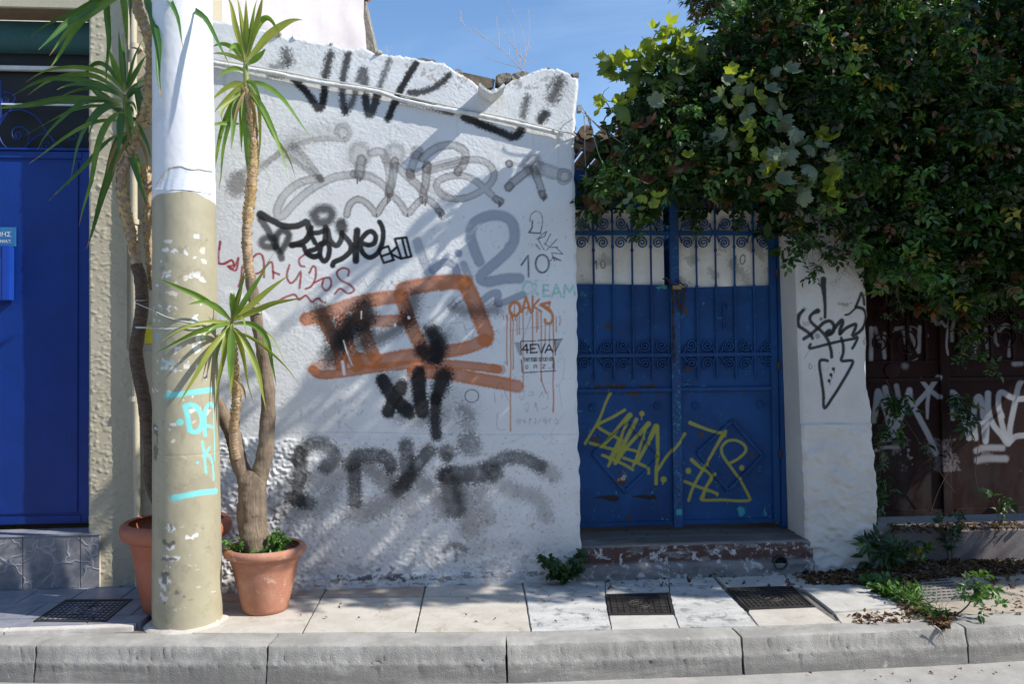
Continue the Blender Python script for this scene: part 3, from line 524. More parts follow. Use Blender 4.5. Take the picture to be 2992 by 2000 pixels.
def build_wall():
    W_ = thing('stucco_wall', ((XL + XRW) / 2, 0.15, 0), 'whitewashed stucco street wall covered in graffiti beside the blue gate', 'wall')
    XR = XRW
    nx = int((XR - XL) / CELL); nz = int(3.75 / CELL)
    s = np.linspace(0, 1, nx)[None, :]; t = np.linspace(0, 1, nz)[:, None]
    tx = np.array(TOPX); re = np.array(REDGE)
    Xn = XL + (XR - XL) * s
    jag = 0.007 * gnoise((1, 4096), 6, 11)[0, :nx] + 0.003 * gnoise((1, 4096), 1.6, 12)[0, :nx]
    jag = jag * (0.4 + 0.6 * sst(TOPX[3][0], TOPX[8][0], Xn[0]))
    Zs = np.interp(Xn[0], tx[:, 0], tx[:, 1]); Zt = Zs + jag
    Z = t * Zs[None, :] + jag[None, :] * sst(0.985, 1.0, t)
    xr = np.interp(Z[:, -1], re[:, 0], re[:, 1]) + 0.004 * gnoise((1, 4096), 5, 13)[0, :nz]
    X = XL + (xr[:, None] - XL) * s
    sh = X.shape
    f1 = gnoise(sh, (0.75, 0.95), 21); f2 = gnoise(sh, (1.3, 2.0), 22); f3 = gnoise(sh, 7, 23); f4 = gnoise(sh, 60, 24)
    rel = 0.00034 * f1 + 0.00026 * f2 + 0.00035 * f3 + 0.0035 * f4
    zb = 1.075 + 0.02 * gnoise(sh, 12, 25) + 0.0 * X
    low = sst(zb + 0.012, zb - 0.012, Z)
    r1 = gnoise(sh, (1.5, 1.9), 26); r2 = gnoise(sh, (2.8, 3.6), 27)
    lump = np.abs(r2) * 0.6 + np.maximum(r1, -0.6)
    lft = sst(-0.75, -1.6, X)                                   # roughest next to the planter
    rel = rel + low * (0.004 + lump * (0.0013 + 0.0036 * lft) + 0.0016 * gnoise(sh, 14, 28))
    mid = sst(0.25, 0.9, gnoise(sh, 30, 29)) * sst(1.3, 1.9, Z)
    rel = rel * (1 - 0.5 * mid * (1 - low)); rel = rel * (1 - 0.6 * sst(0.0, 0.5, X) * sst(2.9, 2.5, Z) * (1 - low))
    foot = sst(0.10, 0.07, Z); rel = rel + foot * 0.012
    edge = sst(0.03, 0.0, xr[:, None] - X); rel = rel - 0.012 * edge * edge
    topb = sst(0.022, 0.0, Zt[None, :] - Z); rel = rel - 0.006 * topb * topb
    V = np.stack([X, -rel, Z], -1)
    gm = grid_mesh('wall', V, CW.sample(X, Z), 0.34, top_mi=True); gm.materials.append(MATS['stucco_white']); gm.materials.append(MATS['bare_stone']); link('wall', gm, W_)
    # broken courses left on the crest
    m = MB(); a = onY(*zE(640, 540), 0.02); b = onY(*zE(905, 600), 0.02); c = onY(*zE(895, 668), 0.02); d = onY(*zE(760, 660), 0.02)
    m.prism([(a.x, a.z), (b.x, b.z), (c.x, c.z), (d.x, d.z - 0.03), (a.x + 0.03, a.z - 0.09)], 0.03, 0.30)
    m.obj('coping_slab', 'brown_slab', W_, 0.006, rough=0.012, rscale=25)
    def chunk(pts, y0, y1, mt, name='stone'):
        q = [onY(*p, y0) for p in pts]; mm = MB(); mm.prism([(p.x, p.z) for p in q], y0, y1); o = mm.obj(name, mt, W_, 0.008, 2, rough=0.0)
        bm = bmesh.new(); bm.from_mesh(o.data); bmesh.ops.triangulate(bm, faces=bm.faces); bmesh.ops.subdivide_edges(bm, edges=bm.edges, cuts=2, use_grid_fill=True)
        for v in bm.verts: v.co += noise.noise_vector(v.co * 32) * 0.010
        bm.to_mesh(o.data); bm.free(); return o
    chunk([zE(912, 570), zE(960, 552), zE(1030, 560), zE(1035, 600), zE(1000, 625), zE(960, 640), zE(925, 640)], 0.01, 0.20, 'dark_stone')
    chunk([zE(1030, 562), zE(1095, 540), zE(1180, 545), zE(1180, 580), zE(1085, 612), zE(1030, 622)], 0.02, 0.22, 'bare_stone')
    chunk([zE(1485, 552), zE(1546, 550), zE(1546, 590), zE(1500, 592)], 0.0, 0.2, 'dark_stone')
    chunk([zE(310, 440), zE(360, 440), zE(458, 455), zE(456, 480), zE(310, 470)], 0.03, 0.25, 'dark_stone')
    chunk([zE(600, 515), zE(640, 528), zE(668, 560), zE(660, 600), zE(630, 585), zE(600, 560)], 0.01, 0.2, 'bare_stone')
    rs_ = random.Random(77)
    for i in range(46):
        x = rs_.uniform(TOPX[5][0], TOPX[-1][0] - 0.05); z = float(np.interp(x, tx[:, 0], tx[:, 1])); s_ = rs_.uniform(0.012, 0.034); mm = MB(); mm.lathe([(0.001, -0.5 * s_), (s_ * 0.9, -0.4 * s_), (s_, 0.1 * s_), (s_ * 0.7, 0.5 * s_), (0.001, 0.62 * s_)], (x, rs_.uniform(0.0, 0.16), z - 0.002), 7)
        mm.obj('stone', rs_.choice(['bare_stone', 'bare_stone', 'dark_stone', 'conduit_plaster']), W_, rough=s_ * 0.55, rscale=0.6 / s_)
    # half-round roof tile used as a spout
    n = 13; L = 0.205; p0 = onY(*zE(788, 650), -L * 0.9); p1 = onY(*zE(972, 640), -L * 0.9); pc = onY(*zE(882, 690), -L * 0.9)
    cx = (p0.x + p1.x) / 2; hw = (p1.x - p0.x) / 2; dp = 0.045
    m = MB(); vs = []; fs = []
    for k, (y, lift) in enumerate(((-L, 0), (-L * 0.5, 0.004), (0.25, 0.02))):
        for ring, th in ((0, 0.0), (1, 0.018)):
            for j in range(n):
                a_ = lerp(-1, 1, j / (n - 1)); zz = pc.z - dp * 0.2 + dp * 1.3 * abs(a_) ** 1.6 + lift
                vs.append((cx + a_ * (hw + th * 0.5), y + 0.004 * math.sin(j * 2.3), zz - th * (1.2 - 0.2 * abs(a_)) + 0.002 * math.sin(j * 3.1)))
    for k in range(2):
        b = k * 2 * n
        for j in range(n - 1):
            fs += [(b + j, b + j + 1, b + 2 * n + j + 1, b + 2 * n + j), (b + n + j + 1, b + n + j, b + 3 * n + j, b + 3 * n + j + 1)]
        fs += [(b, b + 2 * n, b + 3 * n, b + n), (b + n - 1, b + 2 * n - 1, b + 4 * n - 1, b + 3 * n - 1)]
    fs += [(j, j + n, j + n + 1, j + 1) for j in range(n - 1)]
    m.add(vs, fs); m.obj('spout_tile', 'conduit_plaster', W_, smooth=50)
    return W_
WALL = build_wall()
# conduit and cable crossing the wall
def wall_run(name, L, r, off, mat, label, n=10, wob=0.003, tail=None):
    P = [onY(*p, -off) for p in L]; P = smooth_path(P, 10)
    P = [p + Vector((0, 0, 1)) * wob * noise.noise(p * 7) for p in P]
    if tail: P += tail
    rr = [r * (1 + 0.22 * noise.noise(p * 22)) for p in P]
    o = MB().tube(P, rr, n).obj(name, mat, None, smooth=60); single(o, P[0]); return setp(o, label, 'cable')
wall_run('conduit', [zD(-120, 440), zD(52, 478), zD(300, 522), zD(560, 565), zD(700, 600), zD(1000, 650), zD(1300, 698), zE(220, 770), zE(560, 838), zE(800, 885), zE(1050, 940), zE(1250, 985), zE(1425, 1030)],
         0.0165, 0.032, 'conduit_plaster', 'thick plastered conduit slanting across the white graffiti wall')
_e = onY(*zE(1545, 1062), -0.01)
wall_run('electric_cable', [zD(-120, 412), zD(52, 447), zD(300, 492), zD(560, 537), zD(700, 566), zD(1000, 622), zD(1300, 672), zE(220, 730), zE(560, 808), zE(800, 858), zE(1050, 908), zE(1250, 960), zE(1400, 998), zE(1490, 1020)],
         0.0062, 0.026, 'cable_white', 'thin off-white cable running just above the plastered conduit', 8, 0.002,
         [onY(*zE(1520, 1035), -0.012), onY(*zE(1538, 1055), 0.03), onY(*zE(1530, 1075), 0.07)])
# ================================================================ houses across the street, behind the viewer: they close the street and shade its low sky
pmat('far_render', (0.58, 0.54, 0.47), (0.52, 0.48, 0.42), scale=0.8, bump=0.2, bscale=20); pmat('far_render_grey', (0.36, 0.36, 0.35), (0.30, 0.30, 0.29), scale=0.8, bump=0.2, bscale=20); pmat('far_shutter', (0.10, 0.14, 0.11), (0.08, 0.11, 0.09), scale=4); pmat('far_glass', (0.03, 0.035, 0.04), (0.02, 0.024, 0.028), rough=0.1)
def far_house(x0, x1, h, mat, label, shift):
    Y = -12.6; t = thing('house', ((x0 + x1) / 2, Y - 4, -0.2), label, 'house', 'houses across the street'); MB().box((x0, Y - 8, -0.25), (x1, Y, h)).obj('wall', mat, t); MB().box((x0 - 0.1, Y - 8.1, h + 0.002), (x1 + 0.1, Y + 0.25, h + 0.22)).obj('cornice', mat, t, 0.03)
    n = max(2, int((x1 - x0) / 2.6))
    for fl in range(1):
        for i in range(n):
            cx = lerp(x0, x1, (i + 0.5) / n); z0 = 0.9 + fl * 3.2 if (fl or i != shift) else -0.1; z1 = 2.3 + fl * 3.2
            w = MB().box((cx - 0.62, Y + 0.004, z0 - 0.08), (cx + 0.62, Y + 0.07, z1 + 0.08)).obj('window' if z0 > 0 else 'door', 'far_shutter', t, 0.01); MB().box((cx - 0.5, Y + 0.072, z0 + 0.04), (cx - 0.02, Y + 0.085, z1 - 0.04)).obj('pane', 'far_glass', w); MB().box((cx + 0.02, Y + 0.072, z0 + 0.04), (cx + 0.5, Y + 0.085, z1 - 0.04)).obj('pane', 'far_glass', w)
far_house(-26, -14.2, 5.2, 'far_render', 'low cream house across the street, far to the left', 0); far_house(-14, -4.2, 4.6, 'far_render_grey', 'grey low house across the street with green shutters', 1); far_house(-4, 6.8, 5.4, 'far_render', 'cream house across the street opposite the graffiti wall', 2); far_house(7, 17.8, 4.8, 'far_render_grey', 'grey house across the street opposite the brown gate', 0); far_house(18, 30, 5.3, 'far_render', 'cream house across the street, far to the right', 1)
# ================================================================ ground: road, kerb, pavement
pmat('asphalt_pale', (0.42, 0.40, 0.37), (0.35, 0.335, 0.31), scale=8, bump=0.8, bscale=160, bdist=0.004, spots=[((0.22, 0.21, 0.2), 120, 0.66, 0.72)])
pmat('slab_warm', (0.50, 0.46, 0.395), (0.58, 0.54, 0.475), scale=5, bump=0.25, bscale=120, spots=[((0.38, 0.30, 0.23), 6, 0.52, 0.72), ((0.44, 0.41, 0.37), 14, 0.58, 0.68), ((0.18, 0.165, 0.15), 34, 0.66, 0.72)])
pmat('slab_brown', (0.40, 0.29, 0.22), (0.52, 0.43, 0.35), scale=5, bump=0.25, bscale=120, spots=[((0.24, 0.20, 0.17), 20, 0.64, 0.72)])
pmat('slab_pale', (0.57, 0.55, 0.51), (0.49, 0.47, 0.43), scale=6, bump=0.3, bscale=120, spots=[((0.36, 0.35, 0.33), 8, 0.52, 0.70), ((0.2, 0.2, 0.2), 40, 0.66, 0.72)])
pmat('screed_patch', (0.60, 0.59, 0.56), (0.46, 0.455, 0.44), scale=4, bump=0.5, bscale=70, bdist=0.004, spots=[((0.22, 0.22, 0.22), 9, 0.50, 0.66), ((0.13, 0.13, 0.13), 26, 0.62, 0.70)], stretch=(0.6, 2.0, 1))
pmat('joint_fill', (0.20, 0.18, 0.155), (0.14, 0.125, 0.11), scale=20, bump=0.6, bscale=120)
pmat('sandy_ground', (0.46, 0.40, 0.33), (0.36, 0.31, 0.25), scale=6, bump=0.7, bscale=140, bdist=0.004, spots=[((0.22, 0.18, 0.14), 90, 0.66, 0.73)])
pmat('slate_tile', (0.22, 0.23, 0.27), (0.30, 0.31, 0.35), scale=7, rough=0.45, bump=0.3, bscale=40, spec=0.45, spots=[((0.40, 0.40, 0.42), 11, 0.60, 0.74)])
pmat('marble_strip', (0.70, 0.66, 0.61), (0.60, 0.55, 0.50), scale=7, rough=0.6, bump=0.2, spots=[((0.42, 0.38, 0.34), 24, 0.64, 0.72)])
pmat('cast_iron', (0.050, 0.047, 0.045), (0.085, 0.075, 0.068), scale=14, rough=0.55, metallic=0.5, bump=0.2, bscale=150)
pmat('stone_lid', (0.27, 0.25, 0.23), (0.21, 0.195, 0.18), scale=9, bump=0.4, bscale=90)
def _kerbmat():
    m = NT('concrete_kerb'); c = m.mix(m.ramp(m.noise(3, 6, 0.65, 0.3), 0.35, 0.65), (0.44, 0.42, 0.385), (0.31, 0.295, 0.27)); z = m.xyz()[2]
    c = m.mix(m.math('MULTIPLY', m.ramp(z, -0.08, -0.15), m.ramp(m.noise(4, 6, 0.7, stretch=(0.5, 1, 3)), 0.3, 0.6)), c, (0.22, 0.21, 0.195))
    c = m.mix(m.ramp(m.noise(9, 6, 0.7), 0.60, 0.74), c, (0.54, 0.52, 0.48)); c = m.mix(m.ramp(m.noise(52, 5, 0.75), 0.64, 0.72), c, (0.16, 0.15, 0.14)); c = m.mix(m.ramp(m.noise(2.1, 5, 0.6), 0.60, 0.74), c, (0.25, 0.24, 0.22)); m.base(c); m.rough(0.9); m.bump(m.noise(110, 5, 0.7), 1.0, 0.006)
_kerbmat()
# road to the horizon
m = MB(); m.add([(-400, -400, -0.215), (400, -400, -0.215), (400, 400, -0.215), (-400, 400, -0.215)], [(0, 1, 2, 3)])
road = m.obj('road', 'asphalt_pale'); setp(road, kind='structure')
# kerb: stones between the joints seen in the photograph
KJ = [(-640, 1868), (-60, 1881), (105, 1885), (781, 1888), (1480, 1884), (2168, 1862), (2822, 1833), (3300, 1806), (3900, 1765)]
KF = [onZ(u, v, 0) for u, v in KJ]
KF = [KF[0] + (KF[0] - KF[1]).normalized() * 14] + KF + [KF[-1] + (KF[-1] - KF[-2]).normalized() * 14]
kerb = struct('kerb', (0, KF[4].y, 0))
KW = 0.205
def kerb_stone(A, B, seed):
    d = (B - A); L = d.length; d.normalize(); nrm = Vector((-d.y, d.x, 0))
    if nrm.y < 0: nrm = -nrm
    prof = [(KW, -0.26), (KW, -0.004), (KW - 0.06, -0.001), (0.10, 0.0), (0.05, -0.001), (0.016, -0.002), (0.006, -0.005), (0.0, -0.013), (-0.003, -0.05), (-0.006, -0.080), (-0.009, -0.092), (-0.013, -0.102),
            (-0.016, -0.112), (-0.015, -0.126), (-0.019, -0.17), (-0.021, -0.21), (-0.021, -0.26)]
    k = max(6, int(min(L, 4) / 0.012)); gap = 0.006
    vs = []
    for i in range(k + 1):
        t = i / k; endf = min(t, 1 - t) * L
        for (o, z) in prof:
            p = A + d * (gap + (L - 2 * gap) * t) + nrm * o + Vector((0, 0, z))
            if o < KW - 0.01 and z > -0.25:
                q = p + Vector((seed * 3.7, 0, 0))
                nn = noise.noise(q * 34) * 0.0024 + noise.noise(q * 9) * 0.003 + noise.noise(q * 80) * 0.0012 + max(0, noise.noise(q * 60) - 0.22) * 0.016 * (-0.16 < z < -0.03)
                p -= Vector((0, 0, 1)) * (nn if z > -0.02 else nn * 0.2) + nrm * (-nn if z < -0.005 else 0)
                if endf < 0.03: p += nrm * (0.03 - endf) * 0.10 * (z < -0.005) - Vector((0, 0, 1)) * (0.03 - endf) * 0.10 * (z > -0.03)
            if i in (0, k): p += d * noise.noise(Vector((seed * 5.1 + i, z * 22, 3.3))) * 0.007
            if -0.135 < z < -0.09: p += Vector((0, 0, 1)) * noise.noise(p * 5) * 0.005 + nrm * noise.noise(p * 13) * 0.004
            vs.append(p)
    n = len(prof); fs = []
    for i in range(k):
        for j in range(n - 1): fs.append((i * n + j, i * n + j + 1, (i + 1) * n + j + 1, (i + 1) * n + j))
    fs += [tuple(range(n)), tuple(range((k + 1) * n - 1, k * n - 1, -1))]
    return MB().add(vs, fs).obj('kerb_stone', 'concrete_kerb', kerb, smooth=40)
for i in range(len(KF) - 1): kerb_stone(KF[i], KF[i + 1], i)
def kerb_back(x):
    """y of the kerb's back edge at x"""
    for a, b in zip(KF[:-1], KF[1:]):
        if a.x <= x <= b.x:
            d = (b - a).normalized(); nv = Vector((-d.y, d.x, 0)); t = (x - a.x) / (b.x - a.x); return lerp(a.y, b.y, t) + KW / max(nv.y, 0.1)
    return -1.0
# bed under the pavement
pave = struct('pavement', (0, -0.5, 0))
xs = [-16] + [lerp(-5, 8, i / 52) for i in range(53)] + [16]
m = MB(); poly = [(x, kerb_back(x) + 0.002) for x in xs] + [(16, 0.9), (-16, 0.9)]
m.prism(poly, -0.26, -0.012, 2); m.obj('bed', 'joint_fill', pave)
m = MB(); m.add([(-60, 0.9, -0.014), (60, 0.9, -0.014), (60, 120, -0.014), (-60, 120, -0.014)], [(0, 1, 2, 3)]); yard = m.obj('ground', 'sandy_ground'); setp(yard, kind='structure')
def slab(px, mat, name='slab', z=0.0, gap=0.006, uv=True, th=0.03, amp=0.0025):
    P = [onZ(u, v, 0) for u, v in px] if uv else [Vector((p[0], p[1], 0)) for p in px]
    c = sum(P, Vector()) / len(P)
    Q = []
    for p in P:
        d = c - p; Q.append(p + d.normalized() * gap)
    # ragged outline
    R = []
    for a, b in zip(Q, Q[1:] + Q[:1]):
        k = max(2, int((b - a).length / 0.03))
        for i in range(k):
            p = a.lerp(b, i / k); nn = noise.noise_vector(p * 26) * amp; R.append((p.x + nn.x, p.y + nn.y))
    mm = MB(); mm.prism(R, z - th, z, 2); return mm.obj(name, mat, pave, 0.004, 2)
BASE_V = lambda u: float(np.interp(u, [540, 1300, 1700, 2350, 2700, 3000], [1722, 1700, 1684, 1668, 1652, 1640]))
def bk(u): return (u, BASE_V(u))
def kb(u): 
    # pixel on the kerb's back edge
    return (u, float(np.interp(u, [0, 640, 1480, 2050, 2668, 3000, 3600], [1850, 1853, 1850, 1838, 1818, 1797, 1768])))
J1 = [(964, 1704), (938, 1748), (905, 1798), kb(882)]
J2 = [(1247, 1700), (1236, 1746), (1224, 1798), kb(1212)]
J3 = [(1524, 1692), (1534, 1742), (1545, 1800), kb(1552)]
J4 = [(2078, 1678), (2110, 1719), (2183, 1790), kb(2215)]
J5 = [(2287, 1672), (2315, 1717), (2395, 1761), kb(2456)]
slab([bk(560), J1[0], J1[1], (630, 1762), (560, 1764)], 'slab_brown')
slab([(560, 1764), J1[1], J1[3], kb(640), kb(560)], 'slab_warm')
slab([J1[0], J2[0], J2[1], J1[1]], 'slab_brown')
slab([J1[1], J2[1], J2[3], J1[3]], 'slab_warm')
slab([J2[0], J3[0], J3[1], J2[1]], 'slab_warm')
slab([J2[1], J3[1], J3[3], J2[3]], 'slab_warm')
MC1 = [(1769, 1738), (1955, 1734), (1970, 1797), (1779, 1799)]
MC2 = [(2124, 1719), (2315, 1714), (2384, 1775), (2186, 1783)]
MC3 = [(2664, 1697), (2772, 1690), (2880, 1748), (2690, 1760)]
MC0 = [(192, 1754), (388, 1752), (308, 1820), (96, 1818)]
slab([J3[0], (1769, 1684), MC1[0], MC1[3], (1786, 1843), J3[3], J3[1]], 'screed_patch', amp=0.006)
slab([(1769, 1684), (1955, 1680), MC1[1], MC1[0]], 'screed_patch', amp=0.004, gap=0.002)
slab([MC1[3], MC1[2], (1985, 1838), (1786, 1843)], 'slab_pale', amp=0.004, gap=0.002)
slab([(1955, 1680), J4[0], J4[1], J4[2], J4[3], (1985, 1838), MC1[2], MC1[1]], 'screed_patch', amp=0.006)
slab([J4[0], J5[0], MC2[1], MC2[0]], 'slab_pale')
slab([MC2[3], MC2[2], J5[3], J4[3], J4[2]], 'slab_warm')
slab([J5[0], (2560, 1660), (2549, 1718), (2343, 1722), MC2[1]], 'slab_pale')
slab([(2343, 1722), (2549, 1718), (2640, 1777), (2435, 1793)], 'slab_pale', z=0.006)
slab([(2435, 1793), (2640, 1777), kb(2676), kb(2456)], 'slab_warm')
# sandy strip on the right
m = MB(); P = [onZ(*p, 0) for p in ((2560, 1660), (2549, 1718), (2650, 1790), kb(2680))]
poly = [(p.x, p.y) for p in P] + [(x, kerb_back(x) + 0.006) for x in np.linspace(P[-1].x + 0.1, 12, 30)] + [(12, 0.5), (P[0].x, 0.5)]
m.prism(poly, -0.05, -0.002, 2); m.obj('dirt_strip', 'sandy_ground', pave, rough=0.002)
# slate tiles before the house on the left
TX1 = onZ(452, 1795, 0).x
ty0 = onZ(200, 1838, 0).y; k = 0
tw = 0.335
rowy = [ty0, ty0 + 0.16, ty0 + 0.16 + tw, ty0 + 0.16 + 2 * tw, ty0 + 0.16 + 3 * tw]
for r in range(4):
    x = TX1 - (0.12 if r % 2 else 0.0)
    if r % 2: slab([(x, rowy[r]), (TX1, rowy[r]), (TX1, min(rowy[r + 1], 0.19)), (x, min(rowy[r + 1], 0.19))], 'slate_tile', 'tile', 0.02, 0.003, False, 0.04, 0.0)
    while x > -7:
        y1 = min(rowy[r + 1], 0.19)
        if y1 - rowy[r] > 0.03: slab([(x - tw, rowy[r]), (x, rowy[r]), (x, y1), (x - tw, y1)], 'slate_tile', 'tile', 0.02, 0.003, False, 0.04, 0.0)
        x -= tw
x = TX1 - 0.02
for L in (0.75, 0.62, 0.9, 1.0, 1.1):
    slab([(x - L, ty0 - 0.075), (x, ty0 - 0.072), (x, ty0 - 0.004), (x - L, ty0 - 0.004)], 'marble_strip', 'edging_stone', 0.021, 0.002, False, 0.045, 0.003); x -= L
slab([(TX1 + 0.01, ty0 - 0.05), (onZ(560, 1800).x - 0.005, ty0 - 0.05), (onZ(560, 1764).x, onZ(560, 1764).y), (onZ(560, 1700).x, 0.16), (TX1 + 0.01, 0.16)], 'slab_brown')
# manhole covers
def cover(name, px, label, mat='cast_iron', nx=12, ny=8, ring=True, z=0.004):
    P = [onZ(u, v, z) for u, v in px]; c = sum(P, Vector()) / 4
    t = thing(name, (c.x, c.y, 0), label, 'manhole cover', 'manhole covers set in the pavement')
    B = lambda a, b: (P[0].lerp(P[1], a)).lerp(P[3].lerp(P[2], a), b)
    def quad(m, a0, a1, b0, b1, z0, z1):
        q = [B(a0, b0), B(a1, b0), B(a1, b1), B(a0, b1)]; m.prism([(p.x, p.y) for p in q], z0, z1, 2)
    m = MB(); quad(m, 0.0, 1, 0, 0.055, -0.02, z + 0.003); quad(m, 0, 1, 0.945, 1, -0.02, z + 0.003); quad(m, 0, 0.04, 0.056, 0.944, -0.02, z + 0.003); quad(m, 0.96, 1, 0.056, 0.944, -0.02, z + 0.003)
    m.obj('frame', mat, t, 0.002)
    m = MB(); quad(m, 0.045, 0.955, 0.06, 0.94, -0.02, z - 0.004); m.obj('lid', mat, t)
    m = MB()
    for i in range(nx + 1):
        a = lerp(0.07, 0.93, i / nx); w = 0.007
        for b0, b1 in ((0.08, 0.36), (0.64, 0.92)) if ring and abs(a - 0.5) < 0.2 else ((0.08, 0.92),): quad(m, a - w, a + w, b0, b1, z - 0.006, z + 0.001)
    for i in range(ny + 1):
        b = lerp(0.09, 0.91, i / ny); w = 0.009
        for a0, a1 in ((0.06, 0.30), (0.70, 0.94)) if ring and abs(b - 0.5) < 0.16 else ((0.06, 0.94),): quad(m, a0, a1, b - w, b + w, z - 0.006, z + 0.0015)
    m.obj('raised_grid', mat, t)
    if ring:
        m = MB()
        for rr in (0.17, 0.10):
            ps = [B(0.5 + rr * math.cos(q), 0.5 + rr * 1.05 * math.sin(q)) + Vector((0, 0, -0.002)) for q in np.linspace(0, 2 * math.pi, 33)]
            m.tube(ps, 0.004, 5, False)
        for q in (0.3, 1.4, 2.6, 3.9, 5.1): m.tube([B(0.5, 0.5) + Vector((0, 0, -0.002)), B(0.5 + 0.13 * math.cos(q), 0.5 + 0.13 * math.sin(q)) + Vector((0, 0, -0.002))], 0.004, 5)
        m.obj('emblem_ring', mat, t)
    return t
cover('manhole_cover', MC0, 'rectangular cast iron manhole cover set in the slate tiles left of the pole', z=0.022)
cover('manhole_cover', MC1, 'small dark iron cover sunk in the white screed below the blue gate', nx=9, ny=6)
cover('manhole_cover', MC2, 'dark iron cover with square grid in the pavement in front of the white pillar')
def lid_stone():
    P = [onZ(u, v, 0.012) for u, v in MC3]; c = sum(P, Vector()) / 4; t = thing('manhole_cover', (c.x, c.y, 0), 'pale worn stone cover with rows of dashes half buried in leaves', 'manhole cover', 'manhole covers set in the pavement')
    m = MB(); m.prism([(p.x, p.y) for p in P], -0.03, 0.012, 2); m.obj('lid', 'stone_lid', t, 0.006)
    B = lambda a, b: (P[0].lerp(P[1], a)).lerp(P[3].lerp(P[2], a), b); m = MB()
    for i in range(7):
        for j in range(9):
            a = lerp(0.1, 0.9, (j + 0.5 * (i % 2)) / 9); b = lerp(0.1, 0.9, i / 6); q = [B(a, b), B(a + 0.055, b), B(a + 0.055, b + 0.03), B(a, b + 0.03)]
            m.prism([(p.x, p.y) for p in q], 0.011, 0.0155, 2)
    o_ = m.obj('raised_dashes', 'cast_iron', t); o_['kind'] = 'stuff'
lid_stone()
# ================================================================ house on the left, with the blue door
pmat('door_blue', (0.004, 0.036, 0.235), (0.003, 0.030, 0.19), scale=3, rough=0.42, spec=0.35, bump=0.05, bscale=60, spots=[((0.12, 0.16, 0.30), 60, 0.74, 0.78)])
pmat('teal_paint', (0.035, 0.115, 0.12), (0.028, 0.095, 0.10), scale=3, rough=0.7, bump=0.1)
pmat('brown_soffit', (0.24, 0.17, 0.10), (0.20, 0.14, 0.085), scale=20, rough=0.9, bump=0.4, bscale=90)
pmat('white_paint', (0.72, 0.72, 0.70), (0.62, 0.62, 0.60), scale=9, rough=0.5)
pmat('dark_interior', (0.012, 0.012, 0.013), (0.02, 0.019, 0.018), scale=3, rough=0.5)
pmat('mailbox_blue', (0.012, 0.060, 0.38), (0.010, 0.052, 0.33), scale=5, rough=0.3, spec=0.5)
pmat('plate_blue', (0.035, 0.17, 0.36), (0.03, 0.15, 0.33), scale=5, rough=0.3)
pmat('iron_blue', (0.010, 0.035, 0.19), (0.008, 0.028, 0.15), scale=8, rough=0.4)
pmat('yellow_tape', (0.75, 0.62, 0.02), (0.68, 0.56, 0.02), scale=9, rough=0.4)
m_ = NT('crazy_tile')
_v = m_.n('ShaderNodeTexVoronoi', feature='DISTANCE_TO_EDGE', Scale=6.0); _w = m_.n('ShaderNodeMixRGB', Fac=0.14)
_wn = m_.n('ShaderNodeTexNoise', Scale=7.0, Detail=2.0); m_.l(m_.co, _wn.inputs['Vector']); m_.l(m_.co, _w.inputs[1]); m_.l(_wn.outputs['Color'], _w.inputs[2]); m_.l(_w.outputs[0], _v.inputs['Vector'])
_e = m_.ramp(_v.outputs['Distance'], 0.012, 0.045, 0.8, 0.0)
_c = m_.mix(m_.ramp(m_.noise(14, 6, 0.7), 0.3, 0.7), (0.17, 0.17, 0.19), (0.30, 0.295, 0.31)); _c = m_.mix(m_.ramp(m_.noise(5, 4, 0.6), 0.5, 0.7), _c, (0.27, 0.24, 0.22))
m_.base(m_.mix(_e, _c, (0.36, 0.36, 0.38))); m_.rough(0.5); m_.bump(_e, 0.6, 0.01)
YH, YD = 0.18, 0.375
HX1 = onY(258, 1000, YH).x
def hz(v, u=120, Y=YD): return onY(u, v, Y).z
LZ = onY(120, 22, YH).z
HOUSE = thing('house', (HX1 - 0.9, YH + 1.5, 0), 'tan rendered house front with blue metal door and tiled doorstep', 'house')
# rendered pier right of the door, up to the white wall
nx = int((XL + 0.05 - HX1) / 0.0058); nz = int(4.6 / 0.0058)
X, Z = np.meshgrid(np.linspace(HX1, XL + 0.05, nx), np.linspace(0, 4.6, nz))
b1 = gnoise(X.shape, (1.0, 1.2), 61); b2 = gnoise(X.shape, (1.3, 1.8), 62); b3 = gnoise(X.shape, 40, 63)
smoothz = sst(0.05, 0.09, X - HX1) * 0.35
pit = np.maximum(b2 + 0.5 * b1, -0.2)
rel = pit * 0.0021 * (1 - 0.35 * smoothz) + 0.004 * b3
# recessed smooth panel round the pipe, above its ledge
RX = onY(*zB(835, 600), YH).x; RZ = onY(*zB(860, 952), YH).z
rec = sst(RX - 0.006, RX + 0.006, X) * sst(RZ - 0.006, RZ + 0.006, Z); rel = rel * (1 - rec * 0.6) - rec * 0.018
rel += 0.006 * np.exp(-((X - RX) / 0.010) ** 2) * (Z > RZ) + 0.006 * np.exp(-((Z - RZ) / 0.010) ** 2) * (X > RX)
rel -= 0.012 * sst(0.016, 0.0, X - HX1) ** 2
V = np.stack([X, YH - rel, Z], -1); link('pier', grid_mesh('pier', V, np.zeros(X.shape + (4,)), YD + 0.35), HOUSE, None, 'stucco_tan')
# head of the opening, and the front on beyond the picture
m = MB(); m.box((HX1 - 2.6, YH, LZ), (HX1 - 0.001, YD + 0.02, 4.6)); m.obj('lintel', 'plain_tan', HOUSE, 0.006)
m = MB(); m.box((HX1 - 2.6, YH + 0.012, LZ - 0.006), (HX1 - 0.002, YD + 0.02, LZ - 0.001)); m.obj('soffit', 'brown_soffit', HOUSE)
m = MB(); m.box((-9, YH, -0.02), (HX1 - 2.0, YD + 0.35, 4.6)); m.obj('wall', 'plain_tan', HOUSE)
m = MB(); m.box((-9, YD + 0.35, -0.02), (XL - 0.3, 1.25, 4.6)); m.obj('rear_block', 'plain_tan', HOUSE)
